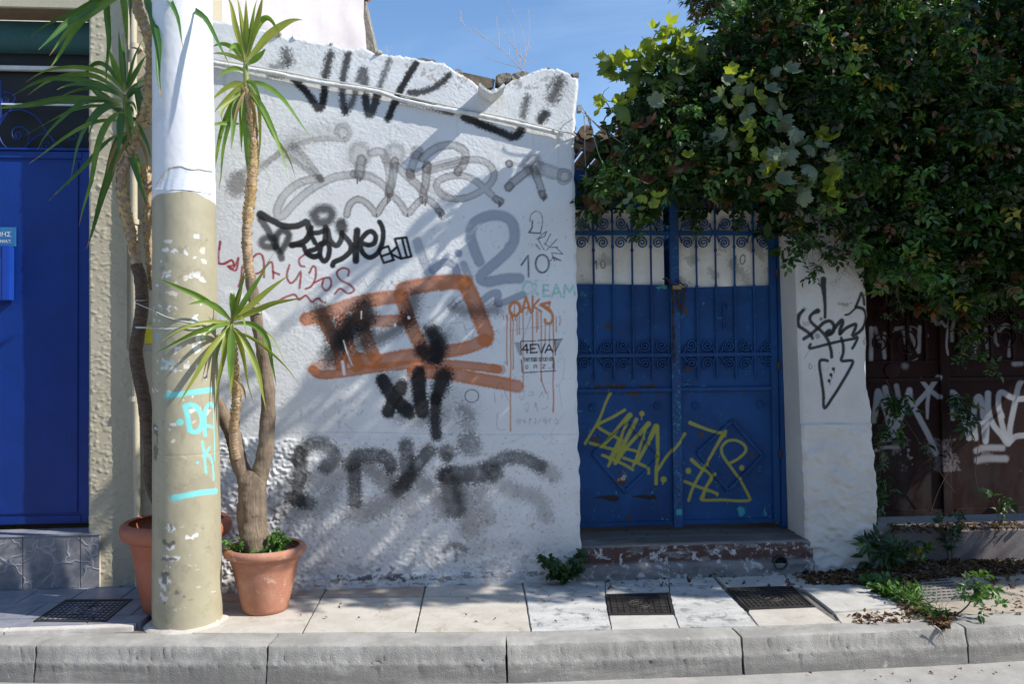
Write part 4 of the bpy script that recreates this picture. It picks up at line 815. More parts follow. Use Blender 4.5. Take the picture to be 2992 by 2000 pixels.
# teal beam with a rounded face
za, zb_ = hz(58), hz(136); hh = (za - zb_) / 2; prof = [(YD + 0.20, LZ)] + [(YD + 0.03 + 0.06 * (1 - math.cos(t)) - 0.0, lerp(za, zb_, 0.5 - 0.5 * math.cos(t))) for t in np.linspace(0.0, math.pi, 9)] + [(YD + 0.20, zb_ - 0.0)]
prof = [(YD + 0.24, LZ - 0.008), (YD + 0.028, LZ - 0.008), (YD + 0.018, za - 0.03), (YD + 0.02, (za + zb_) / 2), (YD + 0.035, zb_ + 0.05), (YD + 0.07, zb_ + 0.01), (YD + 0.24, zb_)]
m = MB(); m.prism(prof, HX1 - 2.5, HX1 - 0.003, 0); m.obj('beam', 'teal_paint', HOUSE, smooth=50)
# dark transom behind the ironwork
ztr = hz(446); m = MB(); m.box((HX1 - 2.4, YD + 0.16, ztr - 0.02), (HX1 - 0.003, YD + 0.18, zb_ + 0.02)); m.obj('transom_pane', 'dark_interior', HOUSE)
m = MB(); zw = hz(184); m.box((HX1 - 2.4, YD + 0.10, zw - 0.016), (HX1 - 0.004, YD + 0.14, zw + 0.016)); m.obj('transom_bar', 'white_paint', HOUSE, 0.003)
# the door
ZD0, ZD1 = onY(120, 1533, YD).z, hz(441)
DW = HX1 - 0.002; door_n = 0
m = MB(); m.box((DW - 1.9, YD + 0.02, ZD0), (DW - 0.001, YD + 0.05, ZD1)); DOOR = m.obj('door', 'door_blue', HOUSE, 0.002)
sx = onY(238, 1000, YD).x
for lo, hi in (((sx, YD + 0.004, ZD0), (DW - 0.006, YD + 0.019, ZD1)),):
    MB().box(lo, hi).obj('stile', 'door_blue', DOOR, 0.004)
MB().box((DW - 1.9, YD + 0.006, ZD1 - 0.055), (sx - 0.002, YD + 0.019, ZD1)).obj('top_rail', 'door_blue', DOOR, 0.004)
MB().box((DW - 1.9, YD + 0.006, ZD0), (sx - 0.002, YD + 0.019, ZD0 + 0.06)).obj('bottom_rail', 'door_blue', DOOR, 0.004)
MB().box((DW - 1.9, YD + 0.012, ZD0 + 0.075), (sx - 0.03, YD + 0.0195, ZD1 - 0.075)).obj('panel', 'door_blue', DOOR, 0.005)
MB().box((DW - 2.0, YD - 0.01, ZD1 + 0.004), (DW - 0.004, YD + 0.055, ZD1 + 0.022)).obj('head_rail', 'door_blue', HOUSE, 0.004)
# scrolls of the transom grille
YG_ = YD + 0.045
def spiral2(c, R, a0, turns, r1=0.14, n=28, d=1):
    return [(c[0] + lerp(r1 * R, R, i / n) * math.cos(a0 - d * turns * 2 * math.pi * (1 - i / n)), c[1] + lerp(r1 * R, R, i / n) * math.sin(a0 - d * turns * 2 * math.pi * (1 - i / n))) for i in range(n + 1)]
def grille(L, name='scroll', r=0.0062, Y=YG_):
    P = [onY(*p, Y) for p in L]; MB().tube(P, r, 7).obj(name, 'iron_blue', HOUSE, smooth=60)
def zo(L): return [zO(x, y) for x, y in L]
grille(zo(smooth_path([(172, 1372), (190, 1395), (205, 1375), (185, 1345), (145, 1360), (130, 1400), (165, 1420), (215, 1400), (222, 1345), (190, 1300), (140, 1310), (122, 1370), (150, 1420)][:1] + [(180, 1398), (160, 1385), (168, 1350), (205, 1350), (218, 1390), (185, 1420), (140, 1405), (122, 1350), (155, 1300), (215, 1290), (280, 1330), (300, 1400), (270, 1480), (200, 1530), (120, 1535), (40, 1480), (-10, 1390), (-20, 1290), (20, 1190), (110, 1130), (220, 1118), (330, 1160), (400, 1220), (470, 1330), (540, 1420), (620, 1500), (720, 1520), (800, 1490), (840, 1420), (820, 1355), (765, 1330), (715, 1355), (705, 1400), (730, 1425), (770, 1415), (780, 1390), (762, 1378)], 5)))
grille(zo(smooth_path([(478, 1470), (470, 1490), (492, 1500), (510, 1475), (480, 1450), (440, 1470), (430, 1510), (470, 1530), (520, 1510), (545, 1450), (520, 1390), (450, 1362), (390, 1380), (330, 1430), (260, 1500), (200, 1540)], 5)))
grille(zo(smooth_path([(62, 1010), (55, 1030), (75, 1035), (85, 1010), (60, 988), (30, 1005), (25, 1040), (70, 1050), (130, 1040), (155, 1000), (130, 955), (70, 937), (10, 950), (-40, 1000)], 5)))
grille(zo(smooth_path([(140, 1050), (110, 1110), (60, 1170), (10, 1240), (-20, 1300)], 6)))
grille(zo([(12, 820), (8, 860), (12, 1000), (4, 1200)]), 'upright', 0.008)
MB().box((HX1 - 2.0, YG_ - 0.006, onY(*zO(100, 1060), YG_).z - 0.006), (DW, YG_ + 0.006, onY(*zO(100, 1060), YG_).z + 0.006)).obj('cross_bar', 'white_paint', HOUSE)
# doorstep with its tiles
SZ = onY(120, 1563, YH).z; SX1 = onY(291, 1630, YH - 0.02).x
m = MB(); m.box((-6, YH - 0.012, -0.01), (SX1 - 0.004, YD + 0.05, SZ - 0.012)); m.obj('step', 'marble_strip', HOUSE)
def riser(u0, u1):
    a = onY(u0, 1600, YH - 0.022).x; b = onY(u1, 1600, YH - 0.022).x
    MB().box((a, YH - 0.024, 0.022), (b, YH - 0.0125, SZ - 0.014)).obj('riser_tile', 'crazy_tile', HOUSE, 0.002)
for u0, u1 in ((-160, -6), (-3, 65), (68, 233), (236, 290)): riser(u0, u1)
w = 0.335; x = SX1 + 0.005
for wd in (0.14, w, w, w, w):
    MB().box((x - wd + 0.003, YH - 0.03, SZ - 0.0115), (x, YD + 0.018, SZ)).obj('tread_tile', 'slate_tile', HOUSE, 0.002); x -= wd
# drain pipe with brackets
PX = onY(*zB(880, 400), YH - 0.045)
t = thing('drain_pipe', (PX.x, YH - 0.04, 0), 'cream painted drain pipe on the tan wall behind the pole', 'pipe')
pa = onY(*zA(870, 100), YH - 0.04); pb = onY(*zB(880, 400), YH - 0.04); pc_ = onY(*zC(908, 380), YH - 0.04)
pa.z = 4.6; pc_.z = 0.02; m = MB(); m.tube([pc_, pb, pa], 0.0245, 14); m.obj('tube', 'pipe_cream', t, smooth=60)
for q in (zA(880, 300), zB(885, 110), zB(878, 1270)):
    c = onY(*q, YH - 0.04); m = MB(); m.tube([c + Vector((0, 0, -0.018)), c + Vector((0, 0, 0.018))], 0.030, 14); m.box((c.x - 0.038, c.y + 0.005, c.z - 0.012), (c.x + 0.038, YH + 0.02, c.z + 0.012)); m.obj('bracket', 'pipe_cream', t, smooth=50)
# letter box and street plate fixed to the door
mb0 = onY(-30, 722, YD); mb1 = onY(41, 880, YD)
t = thing('mailbox', ((mb0.x + mb1.x) / 2, YD, mb1.z), 'blue metal letter box fixed to the blue door at the left edge', 'mailbox')
MB().box((mb0.x, YD - 0.075, mb1.z), (mb1.x, YD + 0.004, mb0.z)).obj('body', 'mailbox_blue', t, 0.004)
MB().box((mb0.x - 0.01, YD - 0.079, mb0.z - 0.09), (mb1.x - 0.055, YD - 0.0755, mb0.z - 0.005)).obj('flap', 'mailbox_blue', t, 0.002)
MB().box((mb1.x - 0.05, YD - 0.0765, mb1.z + 0.004), (mb1.x - 0.046, YD - 0.0752, mb0.z - 0.004)).obj('seam', 'dark_interior', t)
p0 = onY(-60, 664, YD); p1 = onY(47, 722, YD)
t = thing('street_plate', (p1.x, YD, p1.z), 'small blue plate with white Greek capitals above the letter box', 'sign')
MB().box((p0.x, YD - 0.006, p1.z + 0.001), (p1.x, YD + 0.0035, p0.z)).obj('plate', 'plate_blue', t, 0.002)
def letters(txt, size, right, z, Y, mat, parent, name='lettering'):
    cu = bpy.data.curves.new(name, 'FONT'); cu.body = txt; cu.size = size; cu.align_x = 'RIGHT'; cu.extrude = 0.0008
    o = bpy.data.objects.new(name, cu); COL.objects.link(o); dg = bpy.context.evaluated_depsgraph_get()
    me = bpy.data.meshes.new_from_object(o.evaluated_get(dg)); bpy.data.objects.remove(o)
    me.materials.clear(); me.materials.append(MATS[mat])
    return link(name, me, parent, Matrix.Translation((right, Y, z)) @ Matrix.Rotation(rad(90), 4, 'X'))
rt = onY(34, 690, YD).x
letters('\u0396\u03a9\u0397\u03a3', 0.050, rt, onY(20, 692, YD).z, YD - 0.0065, 'white_paint', t)
letters('\u039a\u039f\u0399\u039d\u03a9\u039d\u0399\u0391\u03a3', 0.034, rt, onY(20, 711, YD).z, YD - 0.0065, 'white_paint', t)
a = onY(*zB(952, 783), YH + 0.016); b = onY(*zB(1000, 905), YH + 0.016)
o = MB().box((a.x, YH + 0.006, b.z), (b.x, YH + 0.0165, a.z)).obj('yellow_tape', 'yellow_tape'); single(o, (a.x, YH + 0.01, b.z)); setp(o, 'short strip of yellow tape on the tan wall beside the pole', 'tape')
# ================================================================ pink-white house behind the wall
YB = 1.3
bx1 = onY(1069, 100, YB).x
BB = thing('house', (bx1 - 2, YB + 2, 0), 'pale pinkish rendered house rising behind the white wall', 'house')
ex = [onY(*p, YB) for p in (zD(1212, -60), zD(1215, 60), zD(1216, 130), zD(1222, 210), zD(1226, 300), zD(1242, 400))]
n_ = int(3.4 / 0.02); X, Z = np.meshgrid(np.linspace(0, 1, 220), np.linspace(1.5, 5.6, 230))
xe = np.interp(Z, [p.z for p in ex[::-1]], [p.x for p in ex[::-1]]) + 0.006 * gnoise(X.shape, (4, 400), 71)
XX = -3.5 + (xe + 3.5) * X; V = np.stack([XX, YB + math.tan(rad(15)) * (XX - bx1) + 0.005 * gnoise(X.shape, 5, 72), Z], -1); g_ = grid_mesh('facade', V)
link('facade', g_, BB, None, 'pink_render')
m = MB(); e0 = onY(*zD(1200, 0), YB); e1 = onY(*zD(1212, 60), YB)
prof = [(onY(*zD(x, y), YB).x, onY(*zD(x, y), YB).z) for x, y in ((1216, -60), (1220, 60), (1240, 130), (1258, 190), (1268, 240), (1285, 330), (1305, 410), (1320, 520))]
poly = prof + [(prof[-1][0], 1.5), (-7, 1.5), (-7, prof[0][1])]
m.prism(poly, YB + 0.032, YB + 3.2); o = m.obj('stone_core', 'bare_stone', BB)
rt0 = onY(*zD(1225, 10), YB - 0.1)
m = MB(); m.box((-7, YB - 0.16, 5.62), (rt0.x - 0.6, YB + 3.3, 5.75)); m.obj('roof', 'roof_tile', BB)
for i in range(1):
    c = onY(*zD(1250, 2), YB + 0.02); m = MB(); m.tube([(c.x - 0.35, c.y + 0.1, c.z + 0.16), (c.x + 0.005, c.y, c.z + 0.015)], 0.03, 10); m.obj('eave_tile', 'roof_tile', BB, smooth=50)
# ================================================================ street pole
PB = onZ(549, 1846, 0); PD = (PB - EYE); PD.z = 0; PDn = PD.normalized()
R0 = 0.206; PC = PB + PDn * R0                       # centre of the foot
ptop = onY(535, 134, PC.y); Rt = 0.181; zt_ = ptop.z; LEAN = (ptop.x - PC.x) / zt_
def pole_r(z): return R0 + (Rt - R0) * z / zt_
def pole_c(z): return Vector((PC.x + LEAN * z, PC.y, z))
def pole_hit(u, v):
    d = ray(u, v); z = onY(u, v, PC.y - 0.19).z
    for _ in range(4):
        c = pole_c(z); r = pole_r(z); o = EYE - c; a = d.x ** 2 + d.y ** 2; b = 2 * (o.x * d.x + o.y * d.y); q = o.x ** 2 + o.y ** 2 - r * r
        disc = max(b * b - 4 * a * q, 0.0); t = (-b - math.sqrt(disc)) / (2 * a); p = EYE + d * t; z = p.z
    return math.atan2(p.x - c.x, -(p.y - c.y)) * 0.19, p.z     # arc length from the -y side, height
CP = Canvas(-0.62, 0.62, -0.02, 5.0, pole_hit, 0.004, 41, ppm=470.0)
_zw = lambda u: None
# white upper coat, ragged lower edge
Zg = (CP.z0 + np.arange(CP.nz) * CP.c)[:, None]; Xg = (CP.x0 + np.arange(CP.nx) * CP.c)[None, :]
zb0 = pole_hit(*zA(1200, 1262))[1]
edge_ = zb0 + 0.010 * gnoise((1, CP.nx), 14, 42) + 0.008 * np.sin(Xg * 9 + 1.2) - 0.012 * sst(0.05, 0.2, Xg)
CP.comp((slice(None), slice(None)), sst(edge_ - 0.003, edge_ + 0.003, Zg), (0.74, 0.74, 0.755))
WH = (0.72, 0.72, 0.70); PALE = (0.66, 0.62, 0.52); DK = (0.10, 0.09, 0.075); CY = (0.20, 0.67, 0.65); GRY = (0.30, 0.32, 0.33)
for bx in ((1050, 215, 1140, 260), (1060, 260, 1105, 320), (1120, 260, 1170, 330), (1195, 270, 1245, 330), (1300, 270, 1350, 320), (1050, 360, 1150, 480), (1060, 440, 1130, 520), (1070, 500, 1240, 610), (1240, 400, 1310, 500), (1280, 440, 1360, 540), (1200, 440, 1245, 510),
           (1060, 640, 1160, 710), (1240, 690, 1310, 770), (1280, 800, 1345, 920), (1120, 910, 1200, 990), (1030, 980, 1240, 1110), (1260, 890, 1330, 1000), (1310, 1090, 1370, 1180), (1290, 320, 1370, 400), (1290, 640, 1350, 710)):
    CP.blot(zB, *bx, WH if rng.random() < 0.75 else PALE, thr=-0.45, sig=rng.choice([2, 2.5, 3.5]), edge=0.5, width=0.25, op=0.92)
CP.blot(zB, 1000, 980, 1240, 1110, (0.35, 0.62, 0.66), thr=0.6, sig=4, op=0.6)
CP.blot(zB, 990, 560, 1080, 800, WH, thr=1.1, sig=2.5, op=0.8, edge=0.2); CP.blot(zB, 990, 800, 1120, 950, (0.28, 0.36, 0.38), thr=0.5, sig=3, op=0.7, edge=0.3)
CP.blot(zB, 1310, 1090, 1370, 1150, (0.03, 0.04, 0.10), thr=0.6, sig=2, op=0.9); CP.blot(zB, 1080, 1150, 1300, 1300, WH, thr=1.5, sig=2, op=0.8, edge=0.2)
CP.stroke(zP, [(470, 905), (430, 940), (400, 955), (560, 940), (800, 928)], 3, (0.26, 0.23, 0.16), 0.5, 0.6)
CP.blot(zC, 1150, 10, 1260, 60, PALE, thr=0.8, sig=3); CP.blot(zC, 1200, 560, 1320, 620, WH, thr=0.9, sig=3, edge=0.3)
for bx in ((1070, 500, 1150, 580), (1060, 590, 1170, 700), (1030, 700, 1200, 780), (1040, 780, 1120, 1000), (1050, 960, 1120, 1080)):
    CP.blot(zC, *bx, (0.66, 0.68, 0.66), thr=-0.1, sig=(3), sigx=5, op=0.9, edge=0.35); CP.blot(zC, *bx, DK, thr=0.1, sig=3, op=0.85, edge=0.35)
CP.blot(zC, 1060, 990, 1240, 1110, (0.62, 0.60, 0.56), thr=0.1, sig=3, sigx=6, op=0.9); CP.blot(zC, 1020, 820, 1260, 1190, (0.28, 0.25, 0.19), thr=0.35, sig=5, op=0.55, edge=0.4, width=0.7)
CP.blot(zC, 1200, 680, 1380, 1000, (0.34, 0.31, 0.22), thr=0.6, sig=6, op=0.45, edge=0.4, width=0.8); CP.blot(zC, 1000, 1100, 1440, 1215, (0.36, 0.33, 0.26), thr=0.5, sig=4, op=0.5, width=0.6, edge=0.25)
CP.blot(zC, 1010, 1180, 1450, 1240, (0.66, 0.63, 0.58), thr=-0.4, sig=4, op=0.9, edge=0.3)
for _i in range(26):
    x = rng.uniform(1010, 1420); y = rng.uniform(0, 1150); CP.stroke(zC, [(x, y), (x + rng.uniform(-30, 30), y + rng.uniform(-12, 12))], rng.uniform(1.2, 3), rng.choice([WH, DK, PALE, WH]), 0.5, 0.8, 0.3)
CP.blot(zC, 1000, -200, 1050, 140, (0.13, 0.125, 0.10), thr=-0.1, sig=6, op=0.95, edge=0.35)
CP.blot(zC, 1130, 910, 1210, 1000, (0.08, 0.09, 0.10), thr=0.3, sig=3, op=0.8)
for _i in range(34):
    x = rng.uniform(1000, 1370); y = rng.uniform(200, 1550); s_ = rng.uniform(12, 42); CP.blot(zB, x - s_, y - s_ * 0.8, x + s_, y + s_ * 0.8, rng.choice([WH, WH, PALE, (0.30, 0.27, 0.20)]), thr=-0.3, sig=rng.choice([1.6, 2.5, 3.5]), edge=0.5, op=0.85)
CP.blot(zB, 990, 200, 1390, 1150, (0.28, 0.25, 0.18), thr=1.0, sig=10, op=0.4, width=1.0, edge=0.1); CP.blot(zC, 990, 0, 1440, 1230, (0.26, 0.235, 0.17), thr=0.7, sig=9, op=0.45, width=1.0, edge=0.1); CP.blot(zA, 1000, 0, 1390, 1240, (0.60, 0.60, 0.60), thr=1.2, sig=12, op=0.4, width=1.0, edge=0.1)
# cyan tag
def cy(L, r, **k): CP.stroke(zP, L, r, CY, 0.22, 0.96, 0.12, **k)
cy([(420, 280), (560, 270), (720, 245), (900, 222)], 27); CP.stroke(zP, [(400, 285), (440, 292)], 30, CY, 0.9, 0.5)
cy([(600, 405), (625, 500), (640, 600), (655, 660)], 24); cy([(600, 405), (660, 385), (730, 420), (780, 510), (785, 600), (750, 670), (700, 685), (650, 665)], 24)
cy([(545, 575), (546, 580)], 31); cy([(822, 720), (815, 600), (818, 480), (838, 410), (875, 375), (905, 400)], 19); cy([(800, 610), (905, 630)], 15); cy([(912, 540), (922, 760), (925, 1000)], 9); cy([(905, 380), (915, 560)], 8)
cy([(790, 790), (805, 900), (815, 1000), (830, 1130)], 12); cy([(870, 850), (820, 930)], 12); cy([(800, 950), (860, 940), (895, 1010), (908, 1120), (912, 1210)], 12); cy([(735, 1018), (736, 1019)], 14)
cy([(480, 1400), (620, 1378), (780, 1345), (940, 1332)], 28); CP.stroke(zP, [(455, 1410), (520, 1420)], 30, CY, 0.9, 0.4)
th = np.concatenate([np.linspace(-2.0, 2.0, 150), np.linspace(2.0, 2 * math.pi - 2.0, 40)[1:-1]])
zz = np.concatenate([np.linspace(-0.02, 4.2, 720), np.linspace(4.2, 7.5, 8)[1:]])
TH, ZZ = np.meshgrid(th, zz); RR = R0 + (Rt - R0) * ZZ / zt_ + 0.0007 * gnoise(TH.shape, (9, 9), 44) + 0.0003 * gnoise(TH.shape, (2, 2), 45)
dz = 1.0 * (np.abs(ZZ - pole_hit(*zP(600, 942))[1]) < 0.004); RR = RR - 0.0012 * dz
V = np.stack([PC.x + LEAN * ZZ + RR * np.sin(TH), PC.y - RR * np.cos(TH), ZZ], -1)
PAINT = CP.sample(((TH + math.pi) % (2 * math.pi) - math.pi) * 0.19, np.clip(ZZ, 0, 4.9))
POLE = thing('street_pole', (PC.x, PC.y, 0), 'tall round street pole, tan below and white above, with cyan spray marks', 'pole')
link('shaft', grid_mesh('shaft', V, PAINT, None, True), POLE, None, 'pole_paint')
# the paper still glued round it
pmat('paper', (0.72, 0.76, 0.82), (0.66, 0.70, 0.76), scale=6, rough=0.55, bump=0.2, bscale=12, bdist=0.01)
pmat('paper_edge', (0.62, 0.56, 0.47), (0.5, 0.45, 0.38), scale=12)
topl = [(1040, 1215), (1060, 1175), (1085, 1140), (1110, 1105), (1140, 1092), (1190, 1090), (1225, 1105), (1260, 1112), (1300, 1108), (1345, 1118), (1384, 1122)]
botl = [(1030, 1242), (1050, 1244), (1080, 1246), (1110, 1246), (1140, 1242), (1190, 1243), (1225, 1246), (1260, 1250), (1300, 1256), (1345, 1264), (1384, 1272)]
nP = 60; vs = []; fs = []
def row(L, k):
    i = k / nP * (len(L) - 1); j = min(int(i), len(L) - 2); t = i - j; return (lerp(L[j][0], L[j + 1][0], t), lerp(L[j][1], L[j + 1][1], t))
for k in range(nP + 1):
    for q in range(6):
        a_, b_ = row(topl, k), row(botl, k); t = q / 5; s_, z_ = pole_hit(*zA(lerp(a_[0], b_[0], t), lerp(a_[1], b_[1], t))); thh = s_ / 0.19
        lift = 0.003 + 0.012 * max(0, 1 - k / 10) * (0.4 + t) + (0.004 if q == 0 else 0) + 0.001 * math.sin(k * 0.7 + q); r_ = pole_r(z_) + lift
        vs.append((PC.x + LEAN * z_ + r_ * math.sin(thh), PC.y - r_ * math.cos(thh), z_))
for k in range(nP):
    for q in range(5): fs.append((k * 6 + q, k * 6 + q + 1, (k + 1) * 6 + q + 1, (k + 1) * 6 + q))
MB().add(vs, fs).obj('torn_paper', 'paper', POLE, smooth=60)
MB().tube([Vector(vs[k * 6]) for k in range(nP + 1)], [0.0045 + 0.003 * abs(noise.noise(Vector(vs[k * 6]) * 30)) for k in range(nP + 1)], 6).obj('paper_edge', 'paper_edge', POLE, smooth=60)
m = MB(); m.lathe([(R0 + 0.05, -0.012), (R0 + 0.03, 0.003), (R0 + 0.006, 0.010), (R0 - 0.01, 0.012)], (PC.x, PC.y, 0), 40); m.obj('mortar_collar', 'slab_warm', POLE, smooth=60, rough=0.008, rscale=14)
# ================================================================ blue double gate
def _blue(m):
    c = m.mix(m.ramp(m.noise(2.2, 7, 0.65, 0.5), 0.32, 0.68), (0.012, 0.070, 0.215), (0.008, 0.042, 0.135))
    w = m.ramp(m.noise(26, 7, 0.75, 0.5), 0.60, 0.65); w = m.math('MULTIPLY', w, m.ramp(m.noise(3.1, 3, 0.5), 0.45, 0.6))
    c = m.mix(w, c, (0.035, 0.26, 0.30))
    r = m.ramp(m.noise(17, 7, 0.75, 0.6), 0.63, 0.67); r = m.math('MULTIPLY', r, m.ramp(m.noise(2.3, 3, 0.5), 0.42, 0.6))
    return m.mix(r, c, (0.065, 0.035, 0.022))
def _blueworn(m):
    c = _blue(m); w = m.math('MULTIPLY', m.ramp(m.noise(34, 8, 0.8, 0.5), 0.55, 0.61), m.ramp(m.noise(2.1, 3, 0.5), 0.40, 0.55)); return m.mix(w, c, (0.04, 0.27, 0.31))
painted('gate_blue_painted', _blue, 0.08, 120, rough=0.6, spec=0.25)
painted('gate_post_painted', _blueworn, 0.2, 160, rough=0.55, spec=0.35)
_m = NT('gate_blue'); _m.base(_blue(_m)); _m.rough(0.55); _m.p.inputs['Specular IOR Level'].default_value = 0.25; _m.bump(_m.noise(120, 4, 0.7), 0.12, 0.003)
def _sheet(m):
    c = m.mix(m.ramp(m.noise(3.5, 6, 0.6, 0.8), 0.35, 0.7), (0.86, 0.83, 0.74), (0.70, 0.67, 0.59))
    return m.mix(m.ramp(m.noise(7, 5, 0.6), 0.62, 0.75), c, (0.62, 0.53, 0.36))
_sm = painted('sheet_white', _sheet, 0.1, 60, rough=0.5)
_t = _sm.node_tree; _p = next(n for n in _t.nodes if n.type == 'BSDF_PRINCIPLED'); _o = next(n for n in _t.nodes if n.type == 'OUTPUT_MATERIAL'); _tr = _t.nodes.new('ShaderNodeBsdfTranslucent'); _mxs = _t.nodes.new('ShaderNodeMixShader'); _mxs.inputs[0].default_value = 0.06
_t.links.new(_p.inputs['Base Color'].links[0].from_socket, _tr.inputs[0]); _t.links.new(_p.outputs[0], _mxs.inputs[1]); _t.links.new(_tr.outputs[0], _mxs.inputs[2]); _t.links.new(_mxs.outputs[0], _o.inputs[0])
pmat('rust_iron', (0.075, 0.045, 0.03), (0.045, 0.03, 0.022), scale=20, rough=0.8, bump=0.5, bscale=120)
pmat('brass', (0.36, 0.24, 0.08), (0.25, 0.17, 0.06), scale=12, rough=0.45, metallic=0.7)
PFX = onY(2352, 1560, 0.03).x
YGT = onX(2299, 1536, PFX).y
YG = min(max(YGT, 0.24), 0.42)
GATE = thing('double_gate', (onY(1980, 1530, YG).x, YG, 0.3), 'closed blue iron double gate with scrollwork, chained shut, under the vines', 'gate')
def gz(v, u=1980): return onY(u, v, YG).z
def gx(u, v): return onY(u, v, YG).x
GX0 = gx(1660, 1100); GXm0, GXm1 = gx(1960, 1000), gx(1985, 1000); GX1 = gx(2272, 1100)
GZ0 = (onY(1699, 1543, YG).z + onY(2284, 1527, YG).z) / 2; GZ1 = gz(590)
def gate_xz(u, v): p = onY(u, v, YG); return p.x, p.z
CG = Canvas(GX0 - 0.02, GX1 + 0.02, GZ0 - 0.02, GZ1 + 0.02, gate_xz, 0.004, 81, ppm=372.0)
YEL = (0.34, 0.33, 0.045); TQ = (0.05, 0.32, 0.36); RS = (0.075, 0.04, 0.025); DKR = (0.02, 0.015, 0.012)
for bx in ((800, 1380, 960, 1460), (1000, 1300, 1060, 1360), (1640, 1260, 1780, 1400), (1930, 1260, 2020, 1400), (1830, 1330, 1960, 1430), (1280, 1380, 1480, 1460), (1400, 1440, 1800, 1500), (180, 1120, 380, 1190), (560, 1130, 800, 1170), (440, 1020, 560, 1090), (1440, 920, 1640, 1100), (2060, 0, 2120, 60), (1250, 10, 1420, 45), (600, 1460, 980, 1500)):
    CG.blot(zU, *bx, TQ, thr=0.15, sig=4, edge=0.35, op=0.95)
for bx in ((790, 40, 880, 150), (1290, 40, 1400, 80), (120, 540, 210, 610), (250, 660, 310, 710), (400, 860, 520, 930), (480, 1380, 540, 1430), (920, 1350, 990, 1420), (1260, 490, 1320, 540), (1770, 660, 1900, 790), (1480, 350, 1560, 420), (1570, 1090, 1660, 1140), (1320, 1160, 1390, 1230), (0, 10, 420, 45), (1300, 1450, 2100, 1490), (2060, 930, 2130, 1010), (1320, 780, 1360, 830), (1700, 50, 1780, 100), (490, 60, 620, 100), (320, 900, 560, 1060)):
    CG.blot(zU, *bx, RS, thr=0.25, sig=3.5, edge=0.4, op=0.95)
CG.blot(zU, 1400, 850, 1660, 1060, (0.40, 0.36, 0.30), thr=-0.2, sig=6, edge=0.4, op=0.95); CG.blot(zU, 340, 900, 560, 1080, (0.4, 0.36, 0.3), thr=1.0, sig=3, op=0.9)
CG.blot(zI, 690, 850, 760, 920, (0.50, 0.47, 0.47), thr=-0.2, sig=4, edge=0.4); CG.blot(zI, 440, 830, 500, 880, (0.16, 0.2, 0.33), thr=0.0, sig=4, op=0.8)
CG.blot(zI, 910, 790, 950, 980, (0.10, 0.05, 0.03), thr=-0.8, sig=5, op=0.95); CG.blot(zI, 900, 960, 970, 1060, TQ, thr=0.4, sig=3); CG.blot(zI, 1040, 860, 1130, 890, TQ, thr=0.5, sig=3)
CG.blot(zI, 90, 760, 180, 840, (0.03, 0.16, 0.10), thr=0.5, sig=3); CG.blot(zI, 660, 720, 830, 790, (0.05, 0.25, 0.2), thr=0.5, sig=3); CG.blot(zI, 300, 1020, 370, 1090, RS, thr=0.2, sig=4)
CG.blot(zI, 110, 1490, 830, 1530, (0.05, 0.03, 0.02), thr=0.2, sig=3, sigx=8, edge=0.2)
# torn holes near the foot
CG.stroke(zU, [(130, 1190, 0.15), (220, 1186, 0.5), (300, 1195, 1), (360, 1200, 1.1), (390, 1195, 0.5)], 27, DKR, 0.12, 1, 0.4); CG.stroke(zU, [(540, 1180, 0.2), (640, 1178, 0.7), (720, 1185, 1), (780, 1185, 0.9)], 22, DKR, 0.12, 1, 0.4)
def ye(L, r=17, **k): CG.stroke(zU, L, r, YEL, 0.22, 0.9, 0.15, **k)
ye([(310, 70, 1.3), (265, 160), (190, 350), (110, 490), (50, 590), (40, 610, 1.2)], 13)
ye([(460, 252), (330, 330), (180, 405), (190, 445), (300, 510), (430, 575)], 15, n=4); ye([(515, 310, 1.6), (440, 380), (330, 520), (215, 640)], 17, curve=False)
ye([(500, 330), (440, 480), (400, 640), (285, 850)], 15, curve=False); ye([(585, 355), (500, 520), (420, 680), (360, 820)], 20, curve=False)
ye([(90, 605), (250, 650), (400, 690)], 15); ye([(225, 735), (360, 790), (480, 850), (545, 890)], 15); ye([(400, 570), (300, 780)], 14, curve=False)
ye([(715, 400, 1.4), (600, 520), (480, 650), (370, 810)], 18, curve=False); ye([(690, 430), (640, 600), (590, 750)], 14, curve=False); ye([(450, 665), (600, 700), (580, 780), (550, 850)], 14, n=4)
ye([(795, 430, 1.6), (700, 620), (600, 800)], 18, curve=False); ye([(810, 430), (812, 650), (800, 850), (795, 1040)], 18); ye([(810, 900), (900, 760), (1000, 640), (1100, 510, 1.3)], 14); ye([(450, 765), (600, 820), (700, 870), (715, 930)], 15)
ye([(644, 290), (645, 292)], 26); ye([(640, 300), (642, 355)], 6); ye([(875, 995), (876, 996)], 30); ye([(866, 1000), (866, 1045)], 7)
ye([(1160, 390, 1.3), (1300, 445), (1420, 485), (1500, 495)], 15); ye([(1530, 485, 1.6), (1440, 640), (1320, 850), (1200, 1060), (1145, 1220)], 15); ye([(1535, 500), (1538, 540)], 7)
ye([(1590, 820), (1680, 770), (1755, 690), (1730, 620), (1640, 575), (1550, 590), (1495, 660), (1510, 740), (1600, 870), (1700, 1010), (1780, 1160), (1795, 1215), (1700, 1225), (1500, 1215), (1290, 1215), (1300, 1150), (1360, 1020), (1420, 930)], 14, n=5)
ye([(1175, 785, 1.3), (1270, 870), (1340, 910), (1390, 980), (1330, 1080), (1295, 1200)], 15); ye([(1100, 1015), (1250, 1075), (1380, 1120), (1450, 1150)], 15); ye([(1455, 1150), (1450, 1170)], 8); ye([(1140, 900), (1141, 905)], 28); ye([(1712, 870), (1712, 872)], 26)
